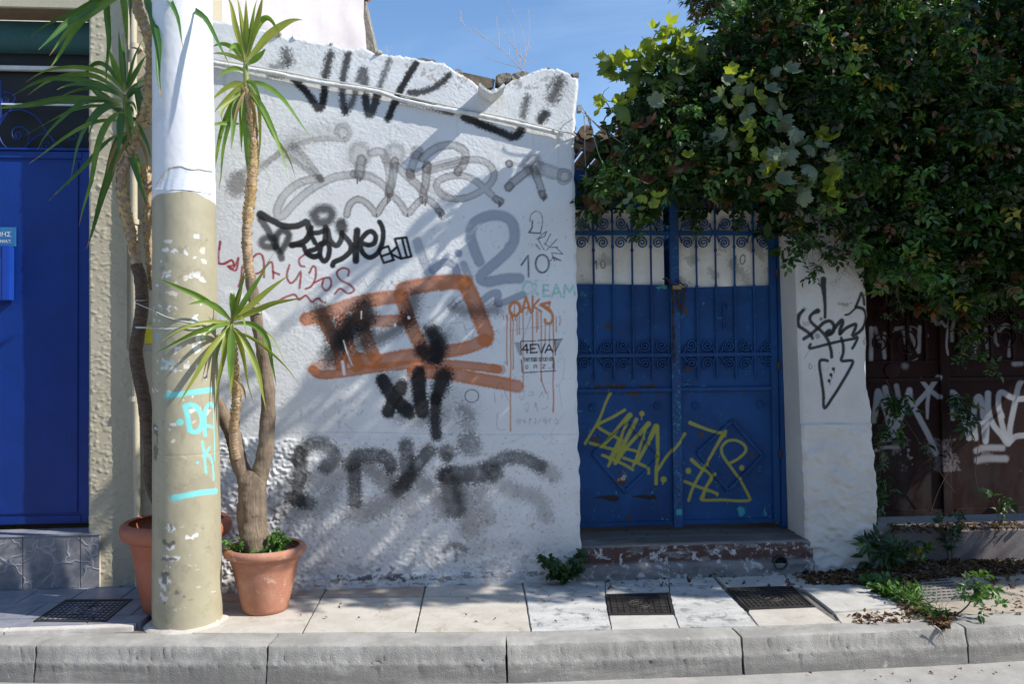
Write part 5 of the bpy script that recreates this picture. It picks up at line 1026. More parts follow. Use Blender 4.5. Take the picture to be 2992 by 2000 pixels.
def put_paint(me, cv):
    co = np.zeros(len(me.vertices) * 3, np.float32); me.vertices.foreach_get('co', co); co = co.reshape(-1, 3)
    pa_ = cv.sample(co[:, 0].astype(float), co[:, 2].astype(float)); at = me.color_attributes.new('paint', 'FLOAT_COLOR', 'POINT'); at.data.foreach_set('color', pa_.astype(np.float32).ravel())
def sheet_grid(x0, x1, z0f, z1f, Y, cell=0.006, amp=0.0015, seed=5, cv=CG):
    nx_ = int((x1 - x0) / cell); nz_ = int((max(z1f(x0), z1f(x1)) - min(z0f(x0), z0f(x1))) / cell)
    xs_ = np.linspace(x0, x1, nx_); T = np.linspace(0, 1, nz_)[:, None]
    zl = np.array([z0f(x) for x in xs_])[None, :]; zh = np.array([z1f(x) for x in xs_])[None, :]
    Z_ = zl + (zh - zl) * T; X_ = np.repeat(xs_[None, :], nz_, 0); Yv = Y + amp * gnoise(X_.shape, 25, seed)
    return np.stack([X_, Yv, Z_], -1)
def strip(pa_, pb_, w, y0, y1, name, parent, mat='gate_blue_painted', cv=CG):
    """flat iron strip between two (x, z) points, finely divided so that it carries the paint"""
    a_ = Vector((pa_[0], 0, pa_[1])); b_ = Vector((pb_[0], 0, pb_[1])); d = (b_ - a_); L = d.length; d.normalize(); nn = Vector((-d.z, 0, d.x)); k = max(2, int(L / 0.006)); q = max(2, int(w / 0.006))
    vs = []; fs = []
    for i in range(k + 1):
        for j in range(q + 1):
            p = a_ + d * (L * i / k) + nn * (w * (j / q - 0.5)); vs.append((p.x, y0 + (0.002 if j in (0, q) else 0), p.z))
    fs = [(i * (q + 1) + j, i * (q + 1) + j + 1, (i + 1) * (q + 1) + j + 1, (i + 1) * (q + 1) + j) for i in range(k) for j in range(q)]
    mm = MB().add(vs, fs); n0 = len(vs)
    ring = [i * (q + 1) for i in range(k + 1)] + [k * (q + 1) + j for j in range(1, q + 1)] + [i * (q + 1) + q for i in range(k - 1, -1, -1)] + [j for j in range(q - 1, 0, -1)]
    mm.v += [(vs[i][0], y1, vs[i][2]) for i in ring]; r_ = len(ring)
    for i in range(r_): mm.f.append((ring[i], ring[(i + 1) % r_], n0 + (i + 1) % r_, n0 + i)); mm.mi.append(0)
    me = mm.mesh(name); put_paint(me, cv); return link(name, me, parent, None, mat)
z_sheet = lambda u: gz(831, u)
ZB1, ZB2, ZB3 = gz(682), gz(1038), gz(1139)
def spiral_iron(cx, cz, R, side, up, parent, mat, Y, tail=None, turns=2.05, w=0.0088, t=0.014, name='scroll', r1=0.10):
    """C-scroll: from the eye outwards; side +1/-1 = which way it opens, up +1/-1 = eye above or below its bar"""
    P = []; n = 34
    for i in range(n + 1):
        q = i / n; r = lerp(r1, 1.0, q ** 0.9) * R; a_ = math.pi * 0.5 - turns * 2 * math.pi * (1 - q)
        P.append((cx + side * r * math.sin(-a_ + math.pi) * 1.0, Y, cz + up * r * -math.cos(a_) * -1 if False else cz - up * r * math.sin(a_ - math.pi)))
    P = []
    for i in range(n + 1):
        q = i / n; r = lerp(r1, 1.0, q ** 0.9) * R; a_ = math.pi - turns * 2 * math.pi * (1 - q)      # ends at the outer side
        P.append((cx - side * r * math.cos(a_) * -1 * -1, Y, cz - up * r * math.sin(a_)))
    if tail: P += [(x, Y, z) for x, z in tail(P[-1])]
    return MB().bar(P, w, t).obj(name, mat, parent)
def gate_leaf(x0, x1, left):
    shz = (lambda x: gz(829 + 4 * (x - x0) / (x1 - x0))) if left else (lambda x: gz(841 - 6 * (x - x0) / (x1 - x0)))
    V_ = sheet_grid(x0, x1, lambda x: GZ0, shz, YG + 0.012, seed=5 + left); X_ = V_[..., 0]; Z_ = V_[..., 2]
    leaf = link('gate_leaf', grid_mesh('gate_leaf', V_, CG.sample(X_, Z_), YG + 0.016), GATE, None, 'gate_blue_painted')
    # cloth-like white sheet behind the upper bars
    V_ = sheet_grid(x0 + 0.004, x1 - (0.035 if left else 0.03), lambda x: gz(850), lambda x: gz(612), YG + 0.035, seed=9 + left)
    X_ = V_[..., 0]; Z_ = V_[..., 2]; V_[..., 1] += 0.006 * gnoise(X_.shape, (14, 9), 90 + left) + 0.004 * np.sin(X_ * 24 + Z_ * 9)
    CS = Canvas(x0 - 0.02, x1 + 0.02, gz(870), gz(600), gate_xz, 0.004, 95 + left, ppm=372.0); bk_ = (0.02, 0.02, 0.022)
    if left:
        CS.stroke(zI, [(228, 580), (245, 548), (246, 615)], 3.2, bk_, 0.3, 1, 0.1, curve=False); CS.stroke(zI, [(298, 548), (280, 565), (283, 600), (303, 606), (314, 580), (306, 552), (292, 548)], 3.4, bk_, 0.3)
    else:
        CS.stroke(zI, [(1302, 550), (1320, 512), (1313, 592)], 3.2, bk_, 0.3, 1, 0.1, curve=False); CS.stroke(zI, [(1372, 505), (1352, 530), (1356, 570), (1375, 574), (1388, 540), (1380, 508), (1366, 506)], 3.4, bk_, 0.3)
    CS.blot(zI, x0 * 0, 380, 1600, 740, (0.28, 0.26, 0.22), thr=1.1, sig=9, op=0.5, width=1.0, edge=0.05)
    link('white_sheet', grid_mesh('white_sheet', V_, CS.sample(X_, Z_)), leaf, None, 'sheet_white')
    def rail(z0, z1, y0, y1, name='rail', mat='gate_blue'): MB().box((x0 + 0.001, y0, z0), (x1 - 0.001, y1, z1)).obj(name, mat, leaf, 0.002)
    rail(ZB1 - 0.016, ZB1 + 0.016, YG - 0.016, YG + 0.008); rail(ZB2 - 0.014, ZB2 + 0.014, YG - 0.016, YG + 0.0115); rail(ZB3 - 0.014, ZB3 + 0.014, YG - 0.014, YG + 0.0115)
    rail(GZ0, GZ0 + 0.035, YG - 0.006, YG + 0.0115); rail(GZ1 - 0.045, GZ1, YG - 0.016, YG + 0.02, 'top_rail')
    xs_ = [gx(u, 1000) for u in ((1737, 1793, 1850, 1905) if left else (2038, 2094, 2149, 2205))]
    if left: xs_ = [gx(1680, 1000)] + xs_
    for i, x in enumerate(xs_):
        zt1 = gz(1112 - (0 if i % 2 else -4)); m = MB(); m.tube([(x, YG - 0.004, zt1 + 0.055), (x, YG - 0.004, GZ1 - 0.03)], 0.0085, 8)
        m.tube([(x, YG - 0.004, zt1), (x, YG - 0.004, zt1 + 0.035), (x, YG - 0.004, zt1 + 0.055)], [0.001, 0.009, 0.0095], 8)
        for zc in (gz(1000), gz(732) if i % 2 else gz(722), gz(650), gz(838)): m.tube([(x, YG - 0.004, zc - 0.014), (x, YG - 0.004, zc), (x, YG - 0.004, zc + 0.014)], [0.0095, 0.0145, 0.0095], 8)
        m.obj('bar', 'gate_blue', leaf, smooth=50)
    rs = 0.047
    def sc(u, v, side, up, R=rs):
        p = onY(u, v, YG - 0.004)
        def tail(e, p=p):
            ex, ez = e[0], e[2]; zt = (ZB1 if v < 850 else ZB2) + up * 0.015
            return [(q.x, q.z) for q in bez((ex, 0, ez), (ex + side * 0.003, 0, lerp(ez, zt, 0.8)), (ex + side * 0.022, 0, zt), 8)][1:]
        spiral_iron(p.x, p.z, R, side, up, leaf, 'gate_blue', YG - 0.004, tail)
    U2 = ((130, -1), (290, 1), (425, -1), (590, 1), (715, -1)) if left else ((935, 1), (1060, -1), (1220, 1), (1350, -1), (1515, 1))
    for x, s_ in U2:
        u, v = zI(x, 418); sc(u, v, -s_, -1); u, v = zI(x + 5, 268); sc(u, v, -s_, 1)
    U3 = ((145, -1), (320, 1), (440, -1), (610, 1), (735, -1)) if left else ((965, 1), (1085, -1), (1250, 1), (1375, -1), (1550, 1))
    for x, s_ in U3:
        u, v = zI(x, 1203 - 3 * (x > 900)); sc(u, v, -s_, 1); u, v = zI(x + 6, 1350 - 6 * (x > 900)); sc(u, v, -s_, -1)
    # lozenge of strips, rosettes
    c = [zU(515, 372), zU(868, 745), zU(462, 1150), zU(95, 715)] if left else [zU(1605, 345), zU(1950, 740), zU(1560, 1140), zU(1212, 705)]
    q = [onY(*p, YG) for p in c]; w = 0.026; ce = sum(q, Vector()) / 4
    for a_, b_ in zip(q, q[1:] + q[:1]):
        d = (b_ - a_).normalized(); inn = Vector((-d.z, 0, d.x)); inn = inn if inn.dot(ce - a_) > 0 else -inn
        A_ = a_ + inn * w / 2 + d * 0.012; B_ = b_ + inn * w / 2 - d * 0.012
        strip((A_.x, A_.z), (B_.x, B_.z), w, YG - 0.007, YG + 0.011, 'lozenge_strip', leaf)
    for p in ((zU(122, 228), zU(812, 208)) if left else (zU(1218, 210), zU(1905, 190))):
        c_ = onY(*p, YG); m = MB()
        m.tube([(c_.x, YG + 0.011, c_.z), (c_.x, YG + 0.002, c_.z), (c_.x, YG - 0.002, c_.z)], [0.036, 0.033, 0.018], 18); m.tube([(c_.x, YG - 0.002, c_.z), (c_.x, YG - 0.010, c_.z)], [0.011, 0.006], 10)
        for k in range(8):
            a_ = k * math.pi / 4; m.tube([(c_.x + 0.022 * math.cos(a_), YG + 0.004, c_.z + 0.022 * math.sin(a_)), (c_.x + 0.022 * math.cos(a_), YG - 0.006, c_.z + 0.022 * math.sin(a_))], [0.011, 0.005], 8)
        m.obj('rosette', 'gate_blue', leaf, smooth=45)
    return leaf
LL = gate_leaf(GX0, GXm0 - 0.001, True); LR = gate_leaf(GXm1 + 0.001, GX1, False)
# meeting stile, hinge stile, head
strip((GXm0 + (GXm1 - GXm0) / 2, GZ0 - 0.012), (GXm0 + (GXm1 - GXm0) / 2, GZ1), (GXm1 - GXm0) + 0.002, YG - 0.024, YG + 0.006, 'meeting_stile', GATE, 'gate_post_painted')
MB().box((GX1 - 0.058, YG - 0.018, GZ0 + 0.001), (GX1 - 0.002, YG + 0.0105, GZ1 - 0.002)).obj('hinge_stile', 'gate_blue', LR, 0.004)
MB().box((GX0 - 0.05, YG - 0.03, GZ1 + 0.004), (GX1 + 0.03, YG + 0.05, GZ1 + 0.075)).obj('head_beam', 'gate_blue', GATE, 0.006)
MB().box((GX1 + 0.003, YG - 0.03, 0.27), (GX1 + 0.045, YG + 0.05, GZ1 + 0.003)).obj('jamb_post', 'gate_blue', GATE, 0.006)
for v in (1072, 1330, 800):
    MB().tube([(GX1, YG - 0.026, gz(v) - 0.03), (GX1, YG - 0.026, gz(v) + 0.03)], 0.014, 10).obj('hinge', 'rust_iron', GATE, smooth=50)
h0 = onY(*zI(1222, 880), YG); h1 = onY(*zI(1222, 1080), YG)
m = MB(); m.box((h0.x - 0.016, YG + 0.004, h1.z), (h0.x + 0.016, YG + 0.0115, h0.z)); m.tube(smooth_path([(h0.x + 0.006, YG + 0.004, h0.z - 0.012), (h0.x + 0.006, YG - 0.03, h0.z - 0.04), (h0.x + 0.006, YG - 0.03, h1.z + 0.05), (h0.x + 0.006, YG + 0.004, h1.z + 0.02)], 6), 0.006, 8)
m.obj('handle', 'gate_blue', LR, smooth=50)
m = MB(); kx = onY(*zI(930, 1380), YG); m.tube([(kx.x, YG + 0.01, kx.z), (kx.x, YG - 0.02, kx.z)], 0.012, 10); m.tube([(kx.x, YG - 0.02, kx.z), (kx.x, YG - 0.034, kx.z), (kx.x, YG - 0.045, kx.z)], [0.018, 0.024, 0.010], 12); m.obj('knob', 'rust_iron', LR, smooth=50)
# chain and padlock
def link_mesh(r=0.0042, a=0.015, b=0.008):
    P = []
    for i in range(17):
        t = 2 * math.pi * i / 16; P.append((b * math.cos(t), 0, a * math.sin(t) + (0.006 if math.sin(t) > 0.01 else -0.006 if math.sin(t) < -0.01 else 0)))
    return MB().tube(P, r, 6, False).mesh('chain_link', smooth=60)
CLM = link_mesh(); CLM.materials.append(MATS['rust_iron'])
ch = onY(*zI(850, 760), YG - 0.04); CHAIN = thing('chain', ch, 'rusty chain looped round the meeting stile and hanging down the blue gate', 'chain')
def chain(P):
    P = smooth_path([onY(*zI(x, y), YG - d) for x, y, d in P], 12); acc = 0; last = P[0]; k = 0
    for p in P[1:]:
        acc += (p - last).length
        if acc > 0.030:
            d = (p - last).normalized(); q = Vector((0, 0, 1)).rotation_difference(d); link('link', CLM, CHAIN, Matrix.Translation(p) @ q.to_matrix().to_4x4() @ Matrix.Rotation(math.pi / 2 * (k % 2) + 0.5, 4, 'Z')); k += 1; acc = 0
        last = p
chain([(745, 700, 0.0), (775, 690, 0.03), (805, 720, 0.035), (820, 790, 0.035), (830, 900, 0.035), (825, 1000, 0.034), (835, 1100, 0.034), (830, 1200, 0.034), (840, 1345, 0.034)])
chain([(925, 750, 0.02), (915, 800, 0.03), (900, 880, 0.035), (880, 930, 0.036), (868, 880, 0.036), (862, 800, 0.036)])
chain([(875, 740, 0.03), (870, 715, 0.035), (895, 735, 0.03), (925, 745, 0.02)])
t = thing('padlock', ch, 'small brass padlock on the chain of the blue gate', 'padlock')
a_ = onY(*zI(820, 745), YG - 0.05); b_ = onY(*zI(888, 775), YG - 0.05)
MB().box((a_.x, YG - 0.065, b_.z), (b_.x, YG - 0.043, a_.z)).obj('body', 'brass', t, 0.003)
MB().tube(smooth_path([(a_.x + 0.006, YG - 0.054, b_.z), (a_.x + 0.004, YG - 0.054, b_.z - 0.03), ((a_.x + b_.x) / 2, YG - 0.054, b_.z - 0.045), (b_.x - 0.004, YG - 0.054, b_.z - 0.03), (b_.x - 0.006, YG - 0.054, b_.z)], 6), 0.0035, 8).obj('shackle', 'rust_iron', t, smooth=60)
# ================================================================ doorstep, white pillar, brown gate
def _step(m):
    z = m.xyz()[2]
    c = m.mix(m.ramp(m.noise(6, 6, 0.65), 0.35, 0.65), (0.17, 0.16, 0.155), (0.25, 0.24, 0.23))
    red = m.math('MULTIPLY', m.ramp(m.noise(5.5, 6, 0.7, 0.5, stretch=(0.7, 1, 2.0)), 0.40, 0.50), m.math('MULTIPLY', m.ramp(z, 0.095, 0.13), m.ramp(z, 0.245, 0.225)))
    c = m.mix(red, c, (0.10, 0.055, 0.047))
    wh = m.math('MULTIPLY', m.ramp(m.noise(13, 6, 0.7, 0.4), 0.54, 0.59), m.ramp(z, 0.245, 0.225)); c = m.mix(wh, c, (0.50, 0.48, 0.46)); return m.mix(m.ramp(z, 0.24, 0.255), c, (0.12, 0.112, 0.105))
painted('step_concrete', _step, 0.7, 60)
pmat('plastic_dark', (0.05, 0.055, 0.06), (0.04, 0.04, 0.045), scale=8, rough=0.5)
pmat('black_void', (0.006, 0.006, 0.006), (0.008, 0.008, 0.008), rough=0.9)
SY = 0.0; STZ = onY(2000, 1588, SY).z
SXa = onY(1690, 1600, SY).x - 0.02; SXb = onY(2375, 1600, SY).x
STEP = thing('doorstep', ((SXa + SXb) / 2, 0.2, 0), 'worn concrete doorstep with flaking red and white paint under the blue gate', 'doorstep')
nx = int((SXb - SXa) / 0.008); S_ = np.linspace(SXa, SXb, nx)
prof = [(0.0, -0.02)] + [(0.0, z) for z in np.linspace(0.0, STZ - 0.02, 34)] + [(0.004, STZ - 0.01), (0.012, STZ - 0.002), (0.03, STZ)] + [(y, STZ + 0.01 * (y > 0.2)) for y in np.linspace(0.05, 0.62, 60)]
V = np.zeros((len(prof), nx, 3)); nzz = gnoise((len(prof), nx), (2, 3), 101); nz2 = gnoise((len(prof), nx), (5, 14), 102)
wav = 0.006 * gnoise((1, 4096), 22, 103)[0, :nx]
for i, (y, z) in enumerate(prof):
    f = 1.0 if y < 0.02 else 0.3
    V[i, :, 0] = S_; V[i, :, 1] = y + SY - f * (0.0022 * nzz[i] + 0.004 * nz2[i]) - (0.035 * sst(0.105, 0.085, z) if y < 0.02 else 0); V[i, :, 2] = z + (wav if z > 0.1 else 0) + (0.0015 * nzz[i] if y > 0.02 else 0)
link('block', grid_mesh('block', V, np.zeros(V.shape[:2] + (4,))), STEP, None, 'step_concrete')
pc = onY(*zJ(1408, 1332), -0.03); m = MB()
m.tube([(pc.x, -0.052, pc.z), (pc.x, 0.02, pc.z)], 0.052, 24, False); m.tube([(pc.x, 0.02, pc.z), (pc.x, -0.052, pc.z)], 0.045, 24, False)
n0 = len(m.v)
for j in range(24):
    a_, b_ = 2 * math.pi * j / 24, 2 * math.pi * (j + 1) / 24
    m.add([(pc.x + r * math.cos(t), -0.052, pc.z + r * math.sin(t)) for r, t in ((0.045, a_), (0.052, a_), (0.052, b_), (0.045, b_))], [(0, 1, 2, 3)])
m.obj('drain_pipe_end', 'plastic_dark', STEP)
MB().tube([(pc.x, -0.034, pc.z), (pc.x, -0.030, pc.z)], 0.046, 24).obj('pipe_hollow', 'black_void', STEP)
# pillar ---------------------------------------------------------
def pil_xz(u, v): p = onY(u, v, 0.03); return p.x, p.z
PYF = 0.03
lf = sorted([(onY(*p, PYF).z, onY(*p, PYF).x) for p in ((2318, 560), (2352, 1560))])
rt_ = sorted([(onY(*p, PYF).z, onY(*p, PYF).x) for p in ((2520, 560), zM(617, 150), zM(628, 420), zM(632, 600), zM(640, 680), zM(632, 730), zM(628, 780), zM(625, 830), zM(628, 900), zM(632, 980), zM(655, 1060), zM(664, 1120), zM(666, 1300), zM(690, 1560), (2562, 1600))])
CPL = Canvas(lf[0][1] - 0.1, rt_[0][1] + 0.2, -0.05, 3.3, pil_xz, 0.004, 111, ppm=380.0)
BK = (0.016, 0.016, 0.018)
def wk(L, r=14, op=0.96, soft=0.22, **k): CPL.stroke(zW, L, r, BK, soft, op, 0.15, **k)
wk([(438, 130, 2.0), (438, 200, 1.8), (448, 300, 1.3), (455, 400, 1.0), (455, 515, 1.0)], 15, curve=False)
wk([(235, 440, 0.8), (195, 490), (182, 560), (200, 610), (260, 650), (310, 690), (330, 730, 0.9)], 17); wk([(225, 445), (245, 430)], 16, op=0.5, soft=0.9)
wk([(380, 450, 1.6), (330, 475), (300, 520), (320, 570), (390, 630), (450, 690), (490, 760), (515, 850), (522, 920)], 16); wk([(240, 735), (310, 690), (390, 620), (450, 565), (510, 555), (545, 600), (540, 660), (505, 690), (480, 690), (470, 670)], 17); wk([(500, 665), (505, 668)], 32)
wk([(545, 640), (580, 590), (625, 545), (632, 580), (610, 640), (608, 685)], 18, n=5); wk([(610, 685), (670, 625), (760, 585), (765, 620), (740, 680), (745, 700), (820, 650), (860, 580), (870, 490), (840, 430), (770, 410)], 16, n=5)
wk([(765, 420), (700, 480), (660, 490)], 10); wk([(765, 410), (800, 330), (825, 265), (845, 320), (855, 385)], 13, n=5)
wk([(310, 790), (295, 820), (320, 830), (440, 800), (600, 760), (740, 735), (785, 720), (765, 780), (735, 830)], 14, n=5); wk([(620, 725), (640, 800), (640, 880), (620, 955), (700, 955), (735, 960), (730, 1000), (640, 1160), (540, 1320), (450, 1440), (440, 1300), (420, 1150), (400, 1020), (405, 960), (440, 950), (480, 958)], 15, n=5)
for x, y in ((540, 1040), (515, 1100), (498, 1160)): wk([(x, y), (x + 1, y + 4)], 16); wk([(x + 5, y + 5), (x + 10, y + 40)], 4)
wk([(415, 530), (416, 534)], 14, op=0.8, soft=0.6); wk([(300, 850), (240, 940)], 3, op=0.5); CPL.stroke(zW, [(300, 985), (292, 1020), (308, 1045), (322, 1020), (305, 990)], 3, BK, 0.3, 0.8); CPL.stroke(zW, [(350, 1000), (352, 1060)], 2.5, BK, 0.3, 0.4); CPL.stroke(zW, [(430, 1020), (440, 1060), (480, 1050), (490, 1020)], 2.5, BK, 0.3, 0.4)
CPL.blot(zW, 230, 540, 300, 620, (0.3, 0.3, 0.3), thr=-0.3, sig=4, op=0.6); CPL.blot(zW, 340, 660, 440, 740, (0.12, 0.12, 0.12), thr=0.2, sig=3, op=0.6); CPL.blot(zW, 560, 340, 760, 420, (0.25, 0.2, 0.15), thr=0.7, sig=2, op=0.7); CPL.blot(zW, 820, 600, 900, 860, (0.36, 0.30, 0.22), thr=-0.2, sig=6, op=0.85)
CPL.blot(zN, 740, 430, 900, 640, (0.20, 0.18, 0.16), thr=0.4, sig=5, op=0.7, width=0.6); CPL.blot(zN, 1150, 380, 1290, 560, (0.30, 0.27, 0.24), thr=0.1, sig=6, op=0.6, width=0.6)
PIL = thing('gate_pillar', (lf[0][1] + 0.3, 0.25, 0), 'white rendered gate pillar with a black arrow-shaped tag, between the two gates', 'pillar')
nx = int(0.56 / 0.0056); nz = int(3.25 / 0.0056); T = np.linspace(0, 1, nx)[None, :]; Zc = np.linspace(-0.02, 3.2, nz)[:, None]
XLp = np.interp(Zc, [q[0] for q in lf], [q[1] for q in lf]); XRp = np.interp(Zc, [q[0] for q in rt_], [q[1] for q in rt_]) + 0.004 * gnoise((nz, 1), (4, 1), 112)
flare = 0.09 * sst(0.34, 0.0, Zc); X = XLp + (XRp - XLp + flare) * T; Z = np.repeat(Zc, nx, 1)
zrough = onY(*zM(400, 1212), PYF).z
low = sst(zrough + 0.01, zrough - 0.01, Z + 0.008 * gnoise(X.shape, 14, 113))
r1 = gnoise(X.shape, (2.6, 3.4), 114); r2 = gnoise(X.shape, (6, 9), 115)
rel = 0.0006 * gnoise(X.shape, 1.6, 116) + 0.0015 * gnoise(X.shape, 18, 117) + low * (0.012 + 0.0056 * np.maximum(r1, -0.5) + 0.006 * r2) + 0.02 * sst(0.25, 0.0, Z)
eL = sst(0.028, 0.0, X - XLp) ** 2; eR = sst(0.022, 0.0, XRp + flare - X) ** 2; rel = rel - 0.014 * eL - 0.012 * eR
V = np.stack([X, PYF - rel, Z], -1); link('shaft', grid_mesh('shaft', V, CPL.sample(X, Z), 0.75), PIL, None, 'stucco_pillar')
# brown gate -----------------------------------------------------
YR = 0.40
def _brown(m):
    c = m.mix(m.ramp(m.noise(3.0, 6, 0.6), 0.3, 0.7), (0.020, 0.0050, 0.0042), (0.015, 0.0042, 0.0038))
    z = m.xyz()[2]; d = m.math('MULTIPLY', m.ramp(z, 1.3, 0.35), m.ramp(m.noise(5, 6, 0.7, stretch=(1, 1, 0.4)), 0.38, 0.62)); c = m.mix(d, c, (0.028, 0.021, 0.020))
    return m.mix(m.ramp(m.noise(40, 6, 0.75), 0.66, 0.72), c, (0.14, 0.12, 0.12))
painted('gate_brown_painted', _brown, 0.12, 120, rough=0.65, spec=0.15)
_m = NT('gate_brown'); _m.base(_brown(_m)); _m.rough(0.6); _m.p.inputs['Specular IOR Level'].default_value = 0.18; _m.bump(_m.noise(120, 4, 0.7), 0.12, 0.003)
def br_xz(u, v): p = onY(u, v, YR); return p.x, p.z
BX0 = onY(2535, 1100, YR).x; BX1 = BX0 + 2.3; BZ0 = onY(2700, 1508, YR).z; BZ1 = onY(2700, 700, YR).z
CB = Canvas(BX0 - 0.02, onY(3040, 1100, YR).x, BZ0 - 0.02, BZ1, br_xz, 0.004, 131, ppm=355.0)
WS = (0.31, 0.315, 0.33)
def ws(L, r=20, op=0.9, soft=0.25, **k): CB.stroke(zV, L, r, WS, soft, op, 0.15, **k)
ws([(25, 250), (25, 400), (22, 540)], 18); ws([(60, 250), (95, 350), (110, 370)], 16, op=0.6); ws([(148, 300), (140, 420), (148, 520)], 16, op=0.75); ws([(255, 255), (320, 265), (345, 380), (370, 480)], 18, op=0.8); ws([(375, 260), (420, 380), (460, 465), (465, 340), (470, 240)], 17, op=0.8, curve=False); ws([(532, 315), (533, 318)], 18)
ws([(580, 135), (605, 175), (625, 210)], 16, op=0.7); ws([(650, 190), (700, 240), (730, 140)], 12, op=0.7); ws([(708, 250), (695, 400), (710, 490)], 10); ws([(795, 170), (770, 260), (768, 360)], 17, op=0.75); ws([(985, 380), (970, 470)], 18, op=0.7); ws([(1080, 260), (1090, 380), (1105, 500)], 18, op=0.75); ws([(1150, 260), (1170, 360), (1190, 400)], 18, op=0.6)
ws([(1205, 270), (1250, 225), (1310, 240), (1330, 300), (1305, 400), (1295, 500)], 19, op=0.8); ws([(330, 596), (335, 596)], 26, op=0.5, soft=0.7); ws([(1340, 575), (1400, 570)], 24, op=0.7, soft=0.5); ws([(960, 520), (1000, 520)], 16, op=0.6)
ws([(330, 560), (400, 550), (450, 525)], 4); ws([(215, 400), (205, 330), (240, 270), (330, 232), (420, 240), (480, 290)], 4, op=0.8); ws([(1140, 300), (1200, 235), (1290, 210), (1360, 250)], 4, op=0.8)
ws([(50, 1100), (70, 950), (85, 830), (130, 930), (175, 1060), (190, 1170)], 25, n=5); ws([(150, 800), (190, 950), (220, 1100), (232, 1230), (300, 1050), (375, 820)], 25, curve=False); ws([(255, 780), (275, 880)], 22, op=0.7); ws([(375, 820), (395, 930), (470, 1080), (560, 1250), (622, 1400)], 24, n=5)
ws([(480, 720, 0.8), (550, 810), (640, 880)], 20, curve=False); ws([(635, 700), (560, 810), (440, 945)], 21, curve=False); ws([(555, 820), (540, 950), (541, 1075, 0.7)], 16, curve=False)
ws([(770, 1075), (755, 980), (752, 880), (770, 840), (820, 900), (870, 1050), (905, 1180), (920, 1260)], 24, n=5); ws([(985, 1260), (965, 1120), (970, 980), (995, 890), (1030, 900), (1050, 1050), (1060, 1180), (1075, 1290), (1085, 1100), (1095, 850)], 25, n=5); ws([(870, 1130), (960, 1120), (1080, 1105)], 20)
ws([(1100, 850), (1100, 1000), (1140, 1130), (1220, 1230), (1285, 1310), (1300, 1150), (1340, 950), (1370, 800), (1400, 740)], 25, n=5); ws([(1225, 1060), (1195, 980), (1195, 870), (1225, 840), (1300, 880), (1370, 900), (1440, 895)], 24, n=5); ws([(1200, 1000), (1230, 1150), (1285, 1290), (1350, 1245), (1440, 1235)], 24, n=5)
ws([(990, 1375), (1060, 1350), (1230, 1350)], 26, op=0.7, soft=0.5); ws([(1000, 1465), (1080, 1448), (1260, 1450)], 28, op=0.65, soft=0.5); ws([(110, 1285), (205, 1275)], 14, op=0.6); ws([(60, 1375), (150, 1345), (270, 1345)], 14, op=0.7)
CB.blot(zV, 250, 1280, 480, 1568, (0.30, 0.29, 0.30), thr=0.8, sig=3, op=0.7, sigx=2); CB.blot(zV, 0, 1250, 1417, 1568, (0.20, 0.18, 0.185), thr=0.6, sig=9, op=0.5, width=0.9, edge=0.1)
BG = thing('metal_gate', (BX0 + 1.0, YR, 0.2), 'dark red-brown metal gate with scrollwork and white graffiti, hung with creeper', 'gate')
z_a, z_b = onY(2700, 1057, YR).z, onY(2700, 1105, YR).z; xst0, xst1 = onY(*zV(648, 900), YR).x, onY(*zV(728, 900), YR).x
def bleaf(x0, x1):
    V_ = sheet_grid(x0, x1, lambda x: BZ0, lambda x: BZ1, YR + 0.012, seed=int(x0 * 10) + 40); X_ = V_[..., 0]; Z_ = V_[..., 2]
    lf_ = link('gate_leaf', grid_mesh('gate_leaf', V_, CB.sample(X_, Z_) * (X_[..., None] < onY(3035, 1100, YR).x), YR + 0.03), BG, None, 'gate_brown_painted')
    for z0, z1 in ((z_a - 0.008, z_a + 0.006), (z_b - 0.03, z_b), (BZ0, BZ0 + 0.05), (BZ1 - 0.06, BZ1)): MB().box((x0 + 0.001, YR - 0.010, z0), (x1 - 0.001, YR + 0.0115, z1)).obj('rail', 'gate_brown', lf_, 0.003)
    return lf_
bl = bleaf(BX0, xst0 + 0.012); brf = bleaf(xst1 - 0.012, BX1)
strip(((xst0 + xst1) / 2, BZ0 - 0.01), ((xst0 + xst1) / 2, BZ1 + 0.02), xst1 - xst0, YR - 0.018, YR + 0.009, 'meeting_stile', BG, 'gate_brown_painted', CB)
for u in (2603, 2652, 2705):
    x = onY(u, 1000, YR).x; MB().box((x - 0.013, YR - 0.012, z_a + 0.007), (x + 0.013, YR + 0.0112, BZ1 - 0.061)).obj('bar', 'gate_brown', bl, 0.003)
for u in (2801, 2896, 2960, 3030, 3090):
    x = onY(u, 1000, YR).x; MB().box((x - 0.013, YR - 0.012, z_a + 0.007), (x + 0.013, YR + 0.0112, BZ1 - 0.061)).obj('bar', 'gate_brown', brf, 0.003)
def bsc(x, y, R, side, up, parent, turns=1.8):
    p = onY(*zV(x, y), YR - 0.016); spiral_iron(p.x, p.z, R / 3.136 / 355, side, up, parent, 'gate_brown', YR - 0.016, None, turns, 0.010, 0.014, r1=0.12)
for x, y, R, s_, u_ in ((110, 150, 62, 1, 1), (262, 150, 62, -1, 1), (440, 150, 66, 1, 1), (100, 390, 92, 1, -1), (330, 390, 140, -1, -1), (100, 20, 60, 1, -1), (430, -70, 60, -1, -1)): bsc(x, y, R, s_, u_, bl)
for x, y, R, s_, u_ in ((1050, 150, 64, 1, 1), (1190, 130, 64, -1, 1), (1345, 150, 66, 1, 1), (1048, 350, 66, 1, -1), (1250, 340, 130, -1, -1), (1500, 350, 130, 1, -1), (900, 150, 60, -1, 1), (1350, -80, 60, 1, -1)): bsc(x, y, R, s_, u_, brf)
